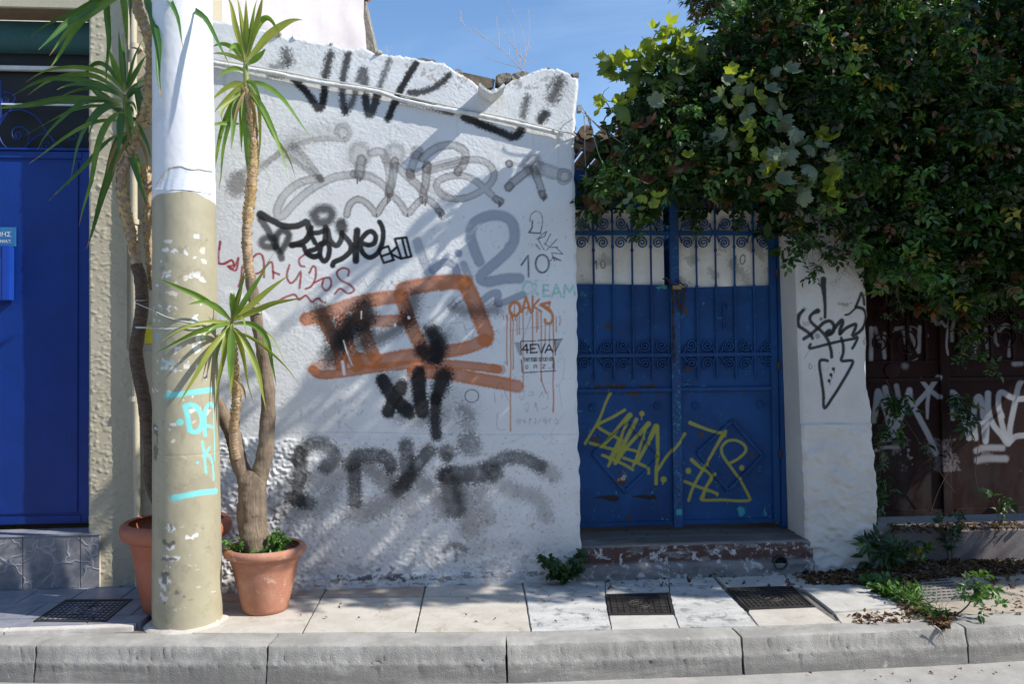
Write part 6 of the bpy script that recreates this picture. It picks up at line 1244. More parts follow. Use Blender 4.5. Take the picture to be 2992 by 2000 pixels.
c_ = onY(*zV(210, 640), YR); m = MB(); m.tube([(c_.x, YR + 0.011, c_.z), (c_.x, YR - 0.003, c_.z), (c_.x, YR - 0.007, c_.z)], [0.066, 0.064, 0.056], 28); m.obj('lock_disc', 'gate_brown', bl, smooth=40)
# plinth under it
pmat('plinth_concrete', (0.15, 0.125, 0.12), (0.20, 0.175, 0.165), scale=5, bump=0.6, bscale=60, spots=[((0.27, 0.24, 0.22), 14, 0.62, 0.7), ((0.03, 0.10, 0.11), 4.2, 0.70, 0.74)])
YP = 0.20; PZ = onY(2780, 1547, YP).z
m = MB(); m.box((BX0 - 0.06, YP, -0.05), (BX1 + 3, YR + 0.4, PZ)); o = m.obj('plinth', 'plinth_concrete', None, 0.025, 3); single(o, (BX0 + 1, YP + 0.2, 0)); setp(o, 'low dirty concrete plinth under the brown gate, strewn with leaves', 'plinth')
# wall carrying on beyond the picture, behind the hedge
m = MB(); m.box((BX1 + 0.02, 0.2, -0.02), (BX1 + 4, 0.6, 2.6)); o = m.obj('garden_wall', 'stucco_pillar_plain' if 'stucco_pillar_plain' in MATS else 'plinth_concrete'); single(o, (BX1 + 2, 0.4, 0)); setp(o, 'low garden wall carrying the hedge on past the brown gate', 'wall')
# shed behind the blue gate
pmat('rusty_sheet', (0.16, 0.075, 0.035), (0.28, 0.20, 0.12), scale=10, rough=0.75, bump=0.3, spots=[((0.42, 0.36, 0.28), 8, 0.6, 0.7)])
YS = 1.5; sa = onY(*zK(75, 935), YS); sb = onY(*zK(345, 1000), YS)
t = thing('shed', (sa.x + 0.6, YS + 0.8, 0), 'blue shed with rusty sheet roof behind the blue gate', 'shed')
m = MB(); m.box((sa.x - 1.2, YS + 0.12, 0), (sa.x + 1.9, YS + 2.0, sa.z - 0.32)); m.obj('wall', 'gate_blue', t)
sl_ = (sb.z - sa.z) / (sb.x - sa.x)
m = MB(); x0, x1 = sa.x - 1.2, sa.x + 2.2; zf = lambda x: sa.z + sl_ * (x - sa.x)
m.prism([(x0, zf(x0)), (x1, zf(x1)), (x1, zf(x1) - 0.13), (x0, zf(x0) - 0.16)], YS, YS + 0.05); m.obj('fascia', 'rusty_sheet', t, 0.006)
m = MB()
for i in range(22):
    x = lerp(x0, x1, i / 21); m.tube([(x, YS - 0.05, zf(x) + 0.015), (x, YS + 2.2, zf(x) + 0.1)], 0.07, 8)
m.obj('roof_sheet', 'rusty_sheet', t, smooth=60)
# ================================================================ potted yuccas
pmat('terracotta', (0.45, 0.205, 0.13), (0.40, 0.175, 0.11), scale=5, rough=0.75, bump=0.1, bscale=60, spots=[((0.60, 0.44, 0.35), 15, 0.58, 0.72), ((0.52, 0.30, 0.21), 3.5, 0.50, 0.75), ((0.25, 0.11, 0.07), 9, 0.66, 0.76)])
pmat('plastic_pot', (0.42, 0.135, 0.075), (0.37, 0.115, 0.065), scale=4, rough=0.5, spec=0.4, spots=[((0.40, 0.26, 0.22), 9, 0.66, 0.8)])
pmat('soil', (0.07, 0.05, 0.035), (0.11, 0.085, 0.06), scale=20, bump=1.0, bscale=60, bdist=0.02)
def _bark(m):
    c = m.mix(m.ramp(m.noise(10, 6, 0.65, 0.4, stretch=(2.2, 2.2, 0.5)), 0.3, 0.7), (0.34, 0.255, 0.18), (0.19, 0.14, 0.095)); return m.mix(m.ramp(m.noise(40, 5, 0.7, stretch=(2, 2, 0.4)), 0.60, 0.70), c, (0.34, 0.26, 0.19))
_m = NT('bark'); _m.base(_bark(_m)); _m.rough(0.9); _m.bump(_m.noise(26, 7, 0.75, 0.3, stretch=(2.4, 2.4, 0.35)), 1.0, 0.025)
_m = NT('bark_dark'); _m.base(_m.mix(_m.ramp(_m.noise(24, 5, 0.6, stretch=(1, 1, 2.5)), 0.35, 0.65), (0.15, 0.10, 0.07), (0.085, 0.056, 0.04))); _m.rough(0.9); _m.bump(_m.noise(60, 5, 0.7, stretch=(1, 1, 2.5)), 0.8, 0.006)
_m = NT('stem_scaly'); _c = _m.mix(_m.ramp(_m.noise(30, 5, 0.65, stretch=(1, 1, 2)), 0.35, 0.65), (0.44, 0.32, 0.20), (0.27, 0.18, 0.11)); _m.base(_m.mix(_m.ramp(_m.noise(16, 4, 0.6), 0.56, 0.68), _c, (0.54, 0.45, 0.33))); _m.rough(0.8); _m.bump(_m.noise(70, 4, 0.7), 0.4, 0.004)
pmat('stem_green', (0.20, 0.26, 0.07), (0.28, 0.30, 0.10), scale=12, rough=0.5)
def leafmat(name, col, col2, trans=0.35, rough=0.42, scale=9.0, back=None, spec=0.4, tip=False):
    m = NT(name); c = m.mix(m.ramp(m.noise(scale, 4, 0.6), 0.3, 0.7), col, col2)
    if tip:
        a_ = m.attr('along').outputs['Fac']; w_ = m.math('ADD', a_, m.ramp(m.noise(30, 3, 0.6), 0.3, 0.7, -0.05, 0.05)); c = m.mix(m.ramp(w_, 0.93, 0.985), c, (0.30, 0.20, 0.09)); c = m.mix(m.ramp(a_, 0.16, 0.0), c, (0.34, 0.36, 0.14))
    m.base(c); m.rough(rough); m.p.inputs['Specular IOR Level'].default_value = spec
    t = m.n('ShaderNodeBsdfTranslucent'); x = m.n('ShaderNodeVectorMath', operation='MULTIPLY'); m.l(c, x.inputs[0]); x.inputs[1].default_value = (1.5, 1.5, 0.5); m.l(x.outputs[0], t.inputs[0])
    s_ = m.n('ShaderNodeMixShader', Fac=trans); m.l(m.p.outputs[0], s_.inputs[1]); m.l(t.outputs[0], s_.inputs[2]); m.l(s_.outputs[0], m.out.inputs[0]); return m.m
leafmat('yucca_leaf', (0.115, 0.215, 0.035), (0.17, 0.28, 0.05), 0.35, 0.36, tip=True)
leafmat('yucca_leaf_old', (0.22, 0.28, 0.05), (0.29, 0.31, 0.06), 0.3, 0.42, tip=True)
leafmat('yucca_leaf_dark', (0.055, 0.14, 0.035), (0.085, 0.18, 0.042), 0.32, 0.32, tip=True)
pmat('leaf_base_dry', (0.58, 0.42, 0.19), (0.42, 0.27, 0.12), scale=14, rough=0.7)
pmat('twine_white', (0.66, 0.66, 0.62), (0.5, 0.5, 0.46), scale=60, rough=0.9)
def strap(parent, base, ctrl, tip, w, mat, fold=0.35, roll=0.0, name='leaf', nseg=14):
    """sword-shaped leaf along a curve, folded along its midrib"""
    P = bez(base, ctrl, tip, nseg + 1); vs = []; fs = []
    view = (EYE - P[nseg // 2]).normalized(); tw_ = ((w * 7919.3) % 1.0 - 0.5) * 2.4; L_ = (P[-1] - P[0]).length
    P = [p + Vector((noise.noise(p * 4 + Vector((w * 999, 0, 0))), 0, noise.noise(p * 4 + Vector((0, w * 777, 5))))) * L_ * 0.05 * (i / nseg) - Vector((0, 0, L_ * 0.10 * (i / nseg) ** 3 * (0.3 + (w * 3571.7) % 1.0))) for i, p in enumerate(P)]
    for i, p in enumerate(P):
        t = i / nseg; d = (P[min(i + 1, nseg)] - P[max(i - 1, 0)]).normalized()
        side = d.cross(view)
        if side.length < 0.2: side = d.cross(Vector((0, 0, 1)))
        side.normalize(); nr = side.cross(d).normalized(); ro = roll + tw_ * t; q = math.cos(ro) * side + math.sin(ro) * nr; nr2 = q.cross(d)
        ww = w * (0.42 + 0.58 * min(1, t / 0.35)) * (1 - max(0, (t - 0.45) / 0.55) ** 1.7) * 0.5 + 0.0008
        wob = 0.06 * math.sin(t * 7 + w * 900)
        for s_, h in ((-1, fold), (-0.5, fold * 0.35), (0, 0), (0.5, fold * 0.35), (1, fold)): vs.append(p + q * (ww * s_) + nr2 * (ww * (h + wob * s_)))
    for i in range(nseg):
        for j in range(4): fs.append((i * 5 + j, i * 5 + j + 1, (i + 1) * 5 + j + 1, (i + 1) * 5 + j))
    o = MB().add(vs, fs).obj(name, mat, parent, smooth=80); at = o.data.attributes.new('along', 'FLOAT', 'POINT'); at.data.foreach_set('value', [i / nseg for i in range(nseg + 1) for j in range(5)]); return o
def rosette(parent, z, base, Y, L, w, mats, yspread=0.28, seed=1, ytip=None):
    """L: (tip x, tip y, ctrl x, ctrl y[, base x, base y[, width factor]]) in the zoom z"""
    r = random.Random(seed)
    for e in L:
        tx, ty, cx, cy_ = e[:4]; bx, by = e[4:6] if len(e) > 5 and e[4] is not None else base; wf = e[6] if len(e) > 6 else 1.0
        dy = r.uniform(-yspread, yspread * 0.75)
        yt = (Y + dy) if ytip is None else ytip + dy * 0.2; yc = (Y + dy * 0.55) if ytip is None else lerp(Y, yt, 0.8)
        B = onY(*z(bx, by), Y - 0.01); C = onY(*z(cx, cy_), yc); T = onY(*z(tx, ty), yt); w_ = 0.68
        strap(parent, B, C, T, w * w_ * wf * r.uniform(0.85, 1.12), r.choice(mats), r.uniform(0.2, 0.5), r.uniform(-0.35, 0.35))
def stem(parent, z, L, Y, r0, r1, mat, name, ring=0.0, pitch=0.02, n=16, rr=None, base=None, flare=0.0, Y1=None):
    P = [onY(*z(x, y), Y if Y1 is None else lerp(Y, Y1, i / (len(L) - 1))) for i, (x, y) in enumerate(L)]
    if base is not None: P = [Vector(base)] + P
    P = smooth_path(P, 12); P2 = [P[0]]
    step = max(0.006, pitch * 0.34)
    for p in P[1:]:
        while (p - P2[-1]).length > step: P2.append(P2[-1] + (p - P2[-1]).normalized() * step)
    k = len(P2); R = []
    for i, p in enumerate(P2):
        t = i / (k - 1); s_ = (i * step) / pitch; saw = (s_ % 1.0); R.append(lerp(r0, r1, t) * (1 + ring * (saw - 0.5) + 0.05 * noise.noise(p * 15)) + flare * math.exp(-t * 9))
    if rr: R = [a * rr(i / (k - 1)) for i, a in enumerate(R)]
    o = MB().tube(P2, R, n).obj(name, mat, parent, smooth=75)
    for v in o.data.vertices: v.co += noise.noise_vector(v.co * 38) * (r0 * 0.06) + (noise.noise_vector(v.co * 14) * (r0 * 0.13) if mat == 'bark' else Vector())
    return P2, R
def stubs(parent, P, R, t0, t1, dens, mat='leaf_base_dry', size=0.022, seed=3):
    """dry leaf bases standing round the stem"""
    r = random.Random(seed); m = MB(); k = len(P); i0, i1 = int(t0 * (k - 1)), int(t1 * (k - 1))
    for j in range(int(dens * (i1 - i0))):
        i = min(k - 2, i0 + int(r.random() * (i1 - i0))); p = P[i]; d = (P[i + 1] - P[i]).normalized(); a_ = r.uniform(0, 6.283); o1 = d.orthogonal().normalized(); o2 = d.cross(o1); out = o1 * math.cos(a_) + o2 * math.sin(a_); tan = d.cross(out)
        h = size * r.uniform(0.7, 1.4); wd = R[i] * r.uniform(0.5, 0.75); b = p + out * R[i] * 0.93; tip = b + d * h + out * h * r.uniform(0.15, 0.75)
        m.add([b - tan * wd, b + tan * wd, b + d * h * 0.55 + out * h * 0.12 + tan * wd * 0.6, tip, b + d * h * 0.55 + out * h * 0.12 - tan * wd * 0.6, b + d * h * 0.4 + out * (h * 0.1 + 0.006)], [(0, 1, 5), (1, 2, 5), (2, 3, 5), (3, 4, 5), (4, 0, 5)])
    o = m.obj('leaf_bases', mat, parent, smooth=70); o['kind'] = 'stuff'; return o
def pot(name, c, prof, mat, label, soil_z, soil_r, n=56):
    t = thing(name, c, label, 'flower pot', 'flower pots beside the pole'); inner = [(max(r - 0.014, 0.02), z) for r, z in prof[::-1] if z > 0.05]
    m = MB(); m.lathe(prof + inner, c, n); m.obj('shell', mat, t, smooth=50)
    m = MB(); m.lathe([(soil_r, 0), (soil_r * 0.5, 0.008), (0.001, 0.012)], (c[0], c[1], soil_z), 40); m.obj('soil', 'soil', t, rough=0.008, rscale=24); return t
# ---- front plant
FB = onZ(761, 1803, 0); FP = Vector((FB.x, FB.y + 0.141, 0)); YF = FP.y
rimz = onY(761, 1622, YF - 0.26).z
fprof = [(0.001, 0.0), (0.132, 0.0), (0.143, 0.006), (0.150, 0.03), (0.163, 0.09), (0.186, 0.19), (0.204, 0.27), (0.206, 0.285), (0.2085, 0.288), (0.213, 0.308), (0.2165, 0.311), (0.222, 0.335), (0.226, 0.352), (0.246, 0.356), (0.258, 0.362), (0.263, 0.375), (0.263, 0.39), (0.257, 0.404), (0.244, 0.412), (0.232, 0.408)]
sc_ = rimz / 0.412; fprof = [(r, z * sc_) for r, z in fprof]
pot('flower_pot', FP, fprof, 'terracotta', 'terracotta pot holding the forked yucca in front of the white wall', rimz - 0.045, 0.222)
YUC = thing('yucca_plant', (FP.x, FP.y, rimz - 0.05), 'forked yucca with two leaf crowns growing in the front terracotta pot', 'yucca', 'potted yuccas beside the pole')
base_ = Vector((FP.x - 0.03, FP.y, rimz - 0.05))
P, R = stem(YUC, zC, [(1665, 600), (1650, 420), (1655, 300), (1650, 200), (1650, 165)], YF, 0.094, 0.086, 'bark', 'trunk', 0.0, 0.022, 26, base=base_, flare=0.02, rr=lambda t: (1 - 0.75 * max(0, (t - 0.88) / 0.12) ** 2))
fork = onY(*zC(1650, 245), YF)
PR, RR_ = stem(YUC, zZ, [(742, 1450), (757, 1395), (770, 1350), (775, 1325), (778, 1290), (783, 1230), (784, 1170), (779, 1100), (768, 1030), (757, 975), (748, 920), (740, 870), (733, 815)], YF, 0.058, 0.034, 'bark', 'branch', 0.02, 0.02)
PU, RU = stem(YUC, zZ, [(733, 820), (727, 780), (721, 720), (722, 660), (727, 610), (732, 560), (738, 490), (741, 425), (738, 370), (731, 310), (722, 262)], YF, 0.032, 0.027, 'stem_scaly', 'stem', 0.16, 0.022)
PT, _ = stem(YUC, zZ, [(723, 270), (720, 235), (718, 205), (718, 178)], YF, 0.021, 0.016, 'stem_green', 'shoot', 0.06, 0.03)
stubs(YUC, PU, RU, 0.30, 1.0, 3.2, size=0.026); stubs(YUC, PU, RU, 0.0, 0.35, 1.4, 'stem_scaly', 0.016, 4)
PL, RL = stem(YUC, zZ, [(732, 1450), (715, 1390), (699, 1352), (690, 1310), (682, 1275), (664, 1235), (643, 1200), (622, 1165), (600, 1120), (575, 1060)], YF + 0.02, 0.058, 0.042, 'bark', 'branch', 0.02, 0.02)
YR4 = PC.y - 0.06
PS, RS_ = stem(YUC, zZ, [(690, 1340), (684, 1305), (683, 1260), (689, 1200), (691, 1150), (688, 1110), (684, 1060), (680, 1010)], YF - 0.04, 0.030, 0.024, 'stem_scaly', 'stem', 0.14, 0.02, Y1=YR4)
stubs(YUC, PS, RS_, 0.25, 1.0, 1.8, size=0.02, seed=8)
stem(YUC, zZ, [(681, 1020), (678, 985), (676, 955), (675, 935)], YR4, 0.015, 0.012, 'stem_green', 'shoot', 0.05, 0.03)
YM = ['yucca_leaf', 'yucca_leaf', 'yucca_leaf_old', 'yucca_leaf_old']
rosette(YUC, zD, (310, 480), YF, [(160, -60, 245, 200, 290, 440), (318, -60, 316, 200, 305, 430), (392, -60, 372, 120, 315, 440), (745, 75, 540, 190, 318, 470, 1.55), (574, 262, 440, -90, 320, 450, 1.25), (178, 388, 230, 280, 290, 440), (50, 352, 170, 275, 285, 450), (40, 388, 190, 400, 290, 470, 0.8), (205, 365, 250, 410), (88, 582, 200, 480, 300, 540), (455, 362, 410, 440, 320, 490), (440, -60, 400, 120, 320, 440), (240, -60, 285, 150)], 0.052, YM, 0.2, 11)
rosette(YUC, zD, (308, 645), YF, [(45, 738, 210, 600), (42, 868, 220, 660), (46, 1335, 110, 830), (88, 1402, 180, 800), (195, 1108, 205, 800, 290, 690, 1.3), (275, 1115, 262, 820, 300, 680, 1.1), (322, 1288, 296, 900, 305, 670, 1.5), (372, 1055, 352, 780, 320, 660, 0.9), (402, 1295, 470, 800, 325, 650, 0.7), (642, 1365, 480, 820, 325, 680, 1.15), (682, 1325, 560, 1050, 330, 690, 0.8), (808, 1008, 500, 590, 320, 630, 1.1), (436, 800, 372, 590, 320, 620), (10, 945, 130, 935, 255, 945, 0.7), (130, 885, 90, 820, 290, 700, 0.7), (350, 1100, 330, 860)], 0.050, YM, 0.2, 12)
rosette(YUC, zB, (1515, 775), YR4, [(1022, 437, 1330, 590, 1510, 750, 1.0), (1230, 636, 1400, 600, 1510, 760), (1040, 832, 1330, 730, 1510, 770, 0.7), (1005, 935, 1330, 790, None, None, 1.1), (1165, 1257, 1380, 920, 1510, 790, 1.2), (1320, 870, 1420, 760, 1510, 780, 0.8)], 0.048, YM, 0.18, 13, ytip=PC.y - 0.32)
rosette(YUC, zB, (1515, 775), YR4, [(1606, 383, 1560, 600), (1530, 545, 1545, 650, None, None, 1.2), (1395, 1316, 1480, 880, None, None, 0.9), (1405, 1068, 1440, 830), (1514, 1228, 1508, 900, None, None, 1.3)], 0.048, YM, 0.10, 18)
rosette(YUC, zF, (95, 1035), YR4, [(424, 446, 200, 850, 100, 1000, 1.15), (542, 600, 240, 900, 105, 1010, 1.1), (652, 768, 300, 920, 110, 1010), (205, 570, 160, 800), (90, 790, 110, 830, 100, 980, 1.3), (212, 1120, 190, 930, 110, 1010), (438, 1508, 400, 960, 115, 1040, 1.1), (616, 1476, 360, 1150, 120, 1100, 0.7), (352, 1660, 270, 1180, 115, 1070, 1.4), (258, 1620, 160, 1130, 110, 1080, 1.2), (92, 1480, 88, 1200, 95, 1050, 1.5), (20, 1330, 40, 1100, None, None, 0.8), (480, 1300, 380, 1000, None, None, 0.6)], 0.048, YM, 0.18, 14)
# ---- plant behind the pole
BKX = onY(517, 1552, -0.37).x; BPc = Vector((BKX, -0.37, 0)); rz2 = onY(385, 1522, -0.37).z
bprof = [(0.001, 0.0), (0.19, 0.0), (0.205, 0.01), (0.215, 0.05), (0.24, 0.16), (0.266, 0.30), (0.270, 0.325), (0.274, 0.33), (0.282, 0.385), (0.286, 0.40), (0.315, 0.405), (0.337, 0.42), (0.346, 0.445), (0.346, 0.465), (0.337, 0.49), (0.318, 0.50), (0.305, 0.495)]
s2 = rz2 / 0.5; bprof = [(r, z * s2) for r, z in bprof]
pot('flower_pot', BPc, bprof, 'plastic_pot', 'large reddish plastic pot behind the street pole', rz2 - 0.12, 0.285)
YB2 = -0.36
YUC2 = thing('yucca_plant', (BPc.x, YB2, rz2 - 0.1), 'tall yucca with bent scaly stem behind the street pole', 'yucca', 'potted yuccas beside the pole')
P, R = stem(YUC2, zB, [(1000, 1850), (990, 1620), (965, 1450), (942, 1270), (905, 1080), (890, 960), (902, 860), (924, 720), (930, 600), (915, 460), (890, 390)], YB2, 0.047, 0.040, 'bark_dark', 'trunk', 0.05, 0.02, base=(BPc.x + 0.02, YB2, rz2 - 0.13))
PU, RU = stem(YUC2, zA, [(900, 1760), (870, 1620), (850, 1500), (815, 1360), (795, 1220), (800, 1120), (835, 1040), (880, 950), (910, 850), (945, 740), (972, 620), (988, 470), (990, 350), (965, 220), (915, 95), (890, 20), (880, -60)], YB2, 0.031, 0.034, 'stem_scaly', 'stem', 0.16, 0.03)
stubs(YUC2, PU, RU, 0.0, 1.0, 1.7, size=0.028, seed=21)
PV, RV = stem(YUC2, zA, [(880, 960), (850, 880), (832, 800), (824, 700), (818, 620)], YB2, 0.026, 0.016, 'stem_green', 'shoot', 0.08, 0.02)
PX_, RX_ = stem(YUC2, zA, [(1010, 1900), (985, 1700), (972, 1500), (970, 1300), (965, 1180), (945, 1090)], YB2 + 0.08, 0.03, 0.028, 'stem_scaly', 'stem', 0.16, 0.025); stubs(YUC2, PX_, RX_, 0, 1, 1.8, size=0.028, seed=23)
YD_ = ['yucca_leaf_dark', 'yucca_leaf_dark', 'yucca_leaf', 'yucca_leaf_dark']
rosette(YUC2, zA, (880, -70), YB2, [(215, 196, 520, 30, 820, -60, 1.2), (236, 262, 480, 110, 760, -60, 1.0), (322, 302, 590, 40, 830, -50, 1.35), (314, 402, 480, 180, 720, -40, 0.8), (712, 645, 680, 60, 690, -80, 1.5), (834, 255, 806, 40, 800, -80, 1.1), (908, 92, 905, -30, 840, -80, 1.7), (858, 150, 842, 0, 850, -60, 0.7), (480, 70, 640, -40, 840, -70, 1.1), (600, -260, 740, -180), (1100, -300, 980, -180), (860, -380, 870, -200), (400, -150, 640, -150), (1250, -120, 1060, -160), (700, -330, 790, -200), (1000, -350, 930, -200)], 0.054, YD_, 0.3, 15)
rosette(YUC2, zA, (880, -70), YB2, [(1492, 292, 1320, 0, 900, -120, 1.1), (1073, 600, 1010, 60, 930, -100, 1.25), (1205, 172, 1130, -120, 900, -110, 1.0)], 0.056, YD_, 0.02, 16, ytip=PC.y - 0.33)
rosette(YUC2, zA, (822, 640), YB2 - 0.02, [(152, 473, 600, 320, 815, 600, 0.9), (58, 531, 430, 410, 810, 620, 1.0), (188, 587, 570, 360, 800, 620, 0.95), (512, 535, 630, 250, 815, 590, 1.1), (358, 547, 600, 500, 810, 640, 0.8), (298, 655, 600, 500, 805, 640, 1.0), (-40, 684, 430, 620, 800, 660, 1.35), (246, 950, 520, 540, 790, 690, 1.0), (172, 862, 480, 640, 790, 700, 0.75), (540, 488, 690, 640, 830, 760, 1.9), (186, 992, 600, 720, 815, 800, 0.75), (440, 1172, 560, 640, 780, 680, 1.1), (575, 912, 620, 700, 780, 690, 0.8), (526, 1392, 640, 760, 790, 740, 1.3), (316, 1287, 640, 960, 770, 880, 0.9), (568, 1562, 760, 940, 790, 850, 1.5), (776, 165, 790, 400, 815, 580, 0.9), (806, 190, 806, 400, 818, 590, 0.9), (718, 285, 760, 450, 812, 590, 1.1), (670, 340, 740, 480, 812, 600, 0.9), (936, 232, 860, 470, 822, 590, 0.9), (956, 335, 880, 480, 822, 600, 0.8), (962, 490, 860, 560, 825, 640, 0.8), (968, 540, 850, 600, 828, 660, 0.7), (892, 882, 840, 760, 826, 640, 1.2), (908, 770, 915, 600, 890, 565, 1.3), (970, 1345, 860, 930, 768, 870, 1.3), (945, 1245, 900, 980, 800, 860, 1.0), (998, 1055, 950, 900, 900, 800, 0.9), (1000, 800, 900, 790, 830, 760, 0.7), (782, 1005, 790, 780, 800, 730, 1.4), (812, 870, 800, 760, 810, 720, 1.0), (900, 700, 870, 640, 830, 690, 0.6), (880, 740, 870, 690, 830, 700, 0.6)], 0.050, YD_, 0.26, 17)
# dead leaves hanging from both plants
leafmat('yucca_leaf_dead', (0.36, 0.26, 0.12), (0.27, 0.18, 0.08), 0.2, 0.7)
for z_, b_, c_, t_, Y_, par in ((zD, (300, 700), (250, 780), (215, 960), YF - 0.03, YUC), (zD, (330, 720), (390, 850), (372, 1010), YF - 0.02, YUC), (zA, (840, 860), (740, 900), (700, 1120), YB2 - 0.04, YUC2), (zA, (850, 900), (770, 1000), (735, 1130), YB2 - 0.05, YUC2), (zB, (1535, 1150), (1600, 1190), (1608, 1270), YR4, YUC), (zA, (900, 900), (960, 980), (965, 1100), YB2 - 0.03, YUC2)):
    strap(par, onY(*z_(*b_), Y_), onY(*z_(*c_), Y_ - 0.04), onY(*z_(*t_), Y_ - 0.02), 0.022, 'yucca_leaf_dead', 0.6, 0.5)
# ---- twine tying the stems to the pole
t = thing('twine', onY(*zB(1100, 800), PC.y - 0.2), 'white twine tying the yucca stems to the street pole', 'twine')
def onpole(x, y, off=0.004):
    s_, z_ = pole_hit(*zB(x, y)); a_ = s_ / 0.19; r_ = pole_r(z_) + off; return Vector((PC.x + LEAN * z_ + r_ * math.sin(a_), PC.y - r_ * math.cos(a_), z_))
def tw(P, r=0.0032): MB().tube(smooth_path(P, 6), r, 6).obj('strand', 'twine_white', t, smooth=70)
tw([onY(*zB(892, 642), YB2 - 0.05), onY(*zB(960, 672), -0.5), onpole(1010, 690), onpole(1100, 735), onpole(1240, 770), onpole(1340, 785), onY(*zB(1420, 775), YF - 0.02), onY(*zB(1560, 755), YF), onY(*zF(250, 945), YF - 0.03)])
tw([onY(*zB(886, 797), YB2 - 0.05), onY(*zB(960, 800), -0.5), onpole(1020, 805), onpole(1200, 808), onpole(1340, 798), onY(*zB(1450, 775), YF - 0.02), onY(*zF(60, 1010), YF - 0.03), onY(*zF(240, 955), YF - 0.03)])
tw([onY(*zB(890, 805), YB2 - 0.05), onY(*zB(960, 806), -0.5), onpole(1030, 812), onpole(1190, 813), onpole(1350, 800)], 0.0024)
for y in (892, 908, 925, 940, 952):
    a_ = onY(*zF(228, y + rng.uniform(-4, 4)), YF - 0.034); b_ = onY(*zF(320, y + rng.uniform(-10, 14)), YF - 0.030); mid = (a_ + b_) / 2 + Vector((0, -0.022, 0)); tw([a_, mid, b_], 0.0026)
for y in (622, 798):
    c_ = onY(*zB(925, y), YB2); MB().tube([c_ + Vector((0.043 * math.cos(q), 0.043 * math.sin(q), 0.006 * math.sin(q))) for q in np.linspace(0, 6.283, 25)], 0.003, 6, False).obj('strand', 'twine_white', t, smooth=70)
# ================================================================ foliage
def foliage_mat(name, trans=0.3, rough=0.4, spec=0.45):
    m = NT(name); c = m.attr('leafcol').outputs['Color']; m.base(c); m.rough(rough); m.p.inputs['Specular IOR Level'].default_value = spec
    t = m.n('ShaderNodeBsdfTranslucent'); x = m.n('ShaderNodeVectorMath', operation='MULTIPLY'); m.l(c, x.inputs[0]); x.inputs[1].default_value = (1.6, 1.6, 0.6); m.l(x.outputs[0], t.inputs[0])
    s_ = m.n('ShaderNodeMixShader', Fac=trans); m.l(m.p.outputs[0], s_.inputs[1]); m.l(t.outputs[0], s_.inputs[2]); m.l(s_.outputs[0], m.out.inputs[0])
pmat('twig', (0.10, 0.065, 0.04), (0.065, 0.042, 0.028), scale=20, rough=0.85, bump=0.3)
foliage_mat('foliage'); foliage_mat('foliage_matt', 0.25, 0.6, 0.3)
def leaf_cloud(name, B, D, N, L, W, C, mat, parent=None, fold=0.22, droop=0.25, stuff=True):
    """many small pointed leaves as one mesh: base B, direction D, normal N (n,3), length L, width W (n), colour C (n,3)"""
    n = len(B); D = D / np.linalg.norm(D, axis=1, keepdims=True); S = np.cross(D, N); S /= np.linalg.norm(S, axis=1, keepdims=True) + 1e-9; N = np.cross(S, D)
    L = L[:, None]; W = W[:, None]
    b = B; m1 = B + D * L * 0.33 - N * L * droop * 0.10; m2 = B + D * L * 0.68 - N * L * droop * 0.45; t = B + D * L - N * L * droop
    l1 = m1 - S * W * 0.46 + N * W * fold; r1 = m1 + S * W * 0.46 + N * W * fold; l2 = m2 - S * W * 0.36 + N * W * fold * 0.8; r2 = m2 + S * W * 0.36 + N * W * fold * 0.8
    V = np.stack([b, l1, m1, r1, l2, m2, r2, t], 1).reshape(-1, 3); k = (np.arange(n) * 8)[:, None]
    T = np.array([[0, 2, 1], [0, 3, 2], [1, 2, 4], [2, 5, 4], [2, 3, 5], [3, 6, 5], [4, 5, 7], [5, 6, 7]])
    F = (k[:, :, None] + T[None]).reshape(-1, 3)
    me = bpy.data.meshes.new(name); me.vertices.add(len(V)); me.vertices.foreach_set('co', V.astype(np.float32).ravel())
    me.loops.add(F.size); me.loops.foreach_set('vertex_index', F.astype(np.int32).ravel()); me.polygons.add(len(F)); me.polygons.foreach_set('loop_start', np.arange(0, F.size, 3, dtype=np.int32))
    me.update(calc_edges=True); at = me.color_attributes.new('leafcol', 'FLOAT_COLOR', 'POINT'); cc = np.ones((n, 8, 4), np.float32); cc[..., :3] = C[:, None, :]; at.data.foreach_set('color', cc.ravel()); me.shade_smooth()
    o = link(name, me, parent, None, mat)
    if stuff: o['kind'] = 'stuff'
    return o
NR = np.random.default_rng(5)
def unit(a): return a / (np.linalg.norm(a, axis=-1, keepdims=True) + 1e-9)
def palette(n, cols, p):
    k = NR.choice(len(cols), n, p=np.array(p) / sum(p)); c = np.array(cols)[k]; return np.clip(c * NR.uniform(0.7, 1.3, (n, 1)) * NR.uniform(0.92, 1.08, (n, 3)), 0.002, 1)
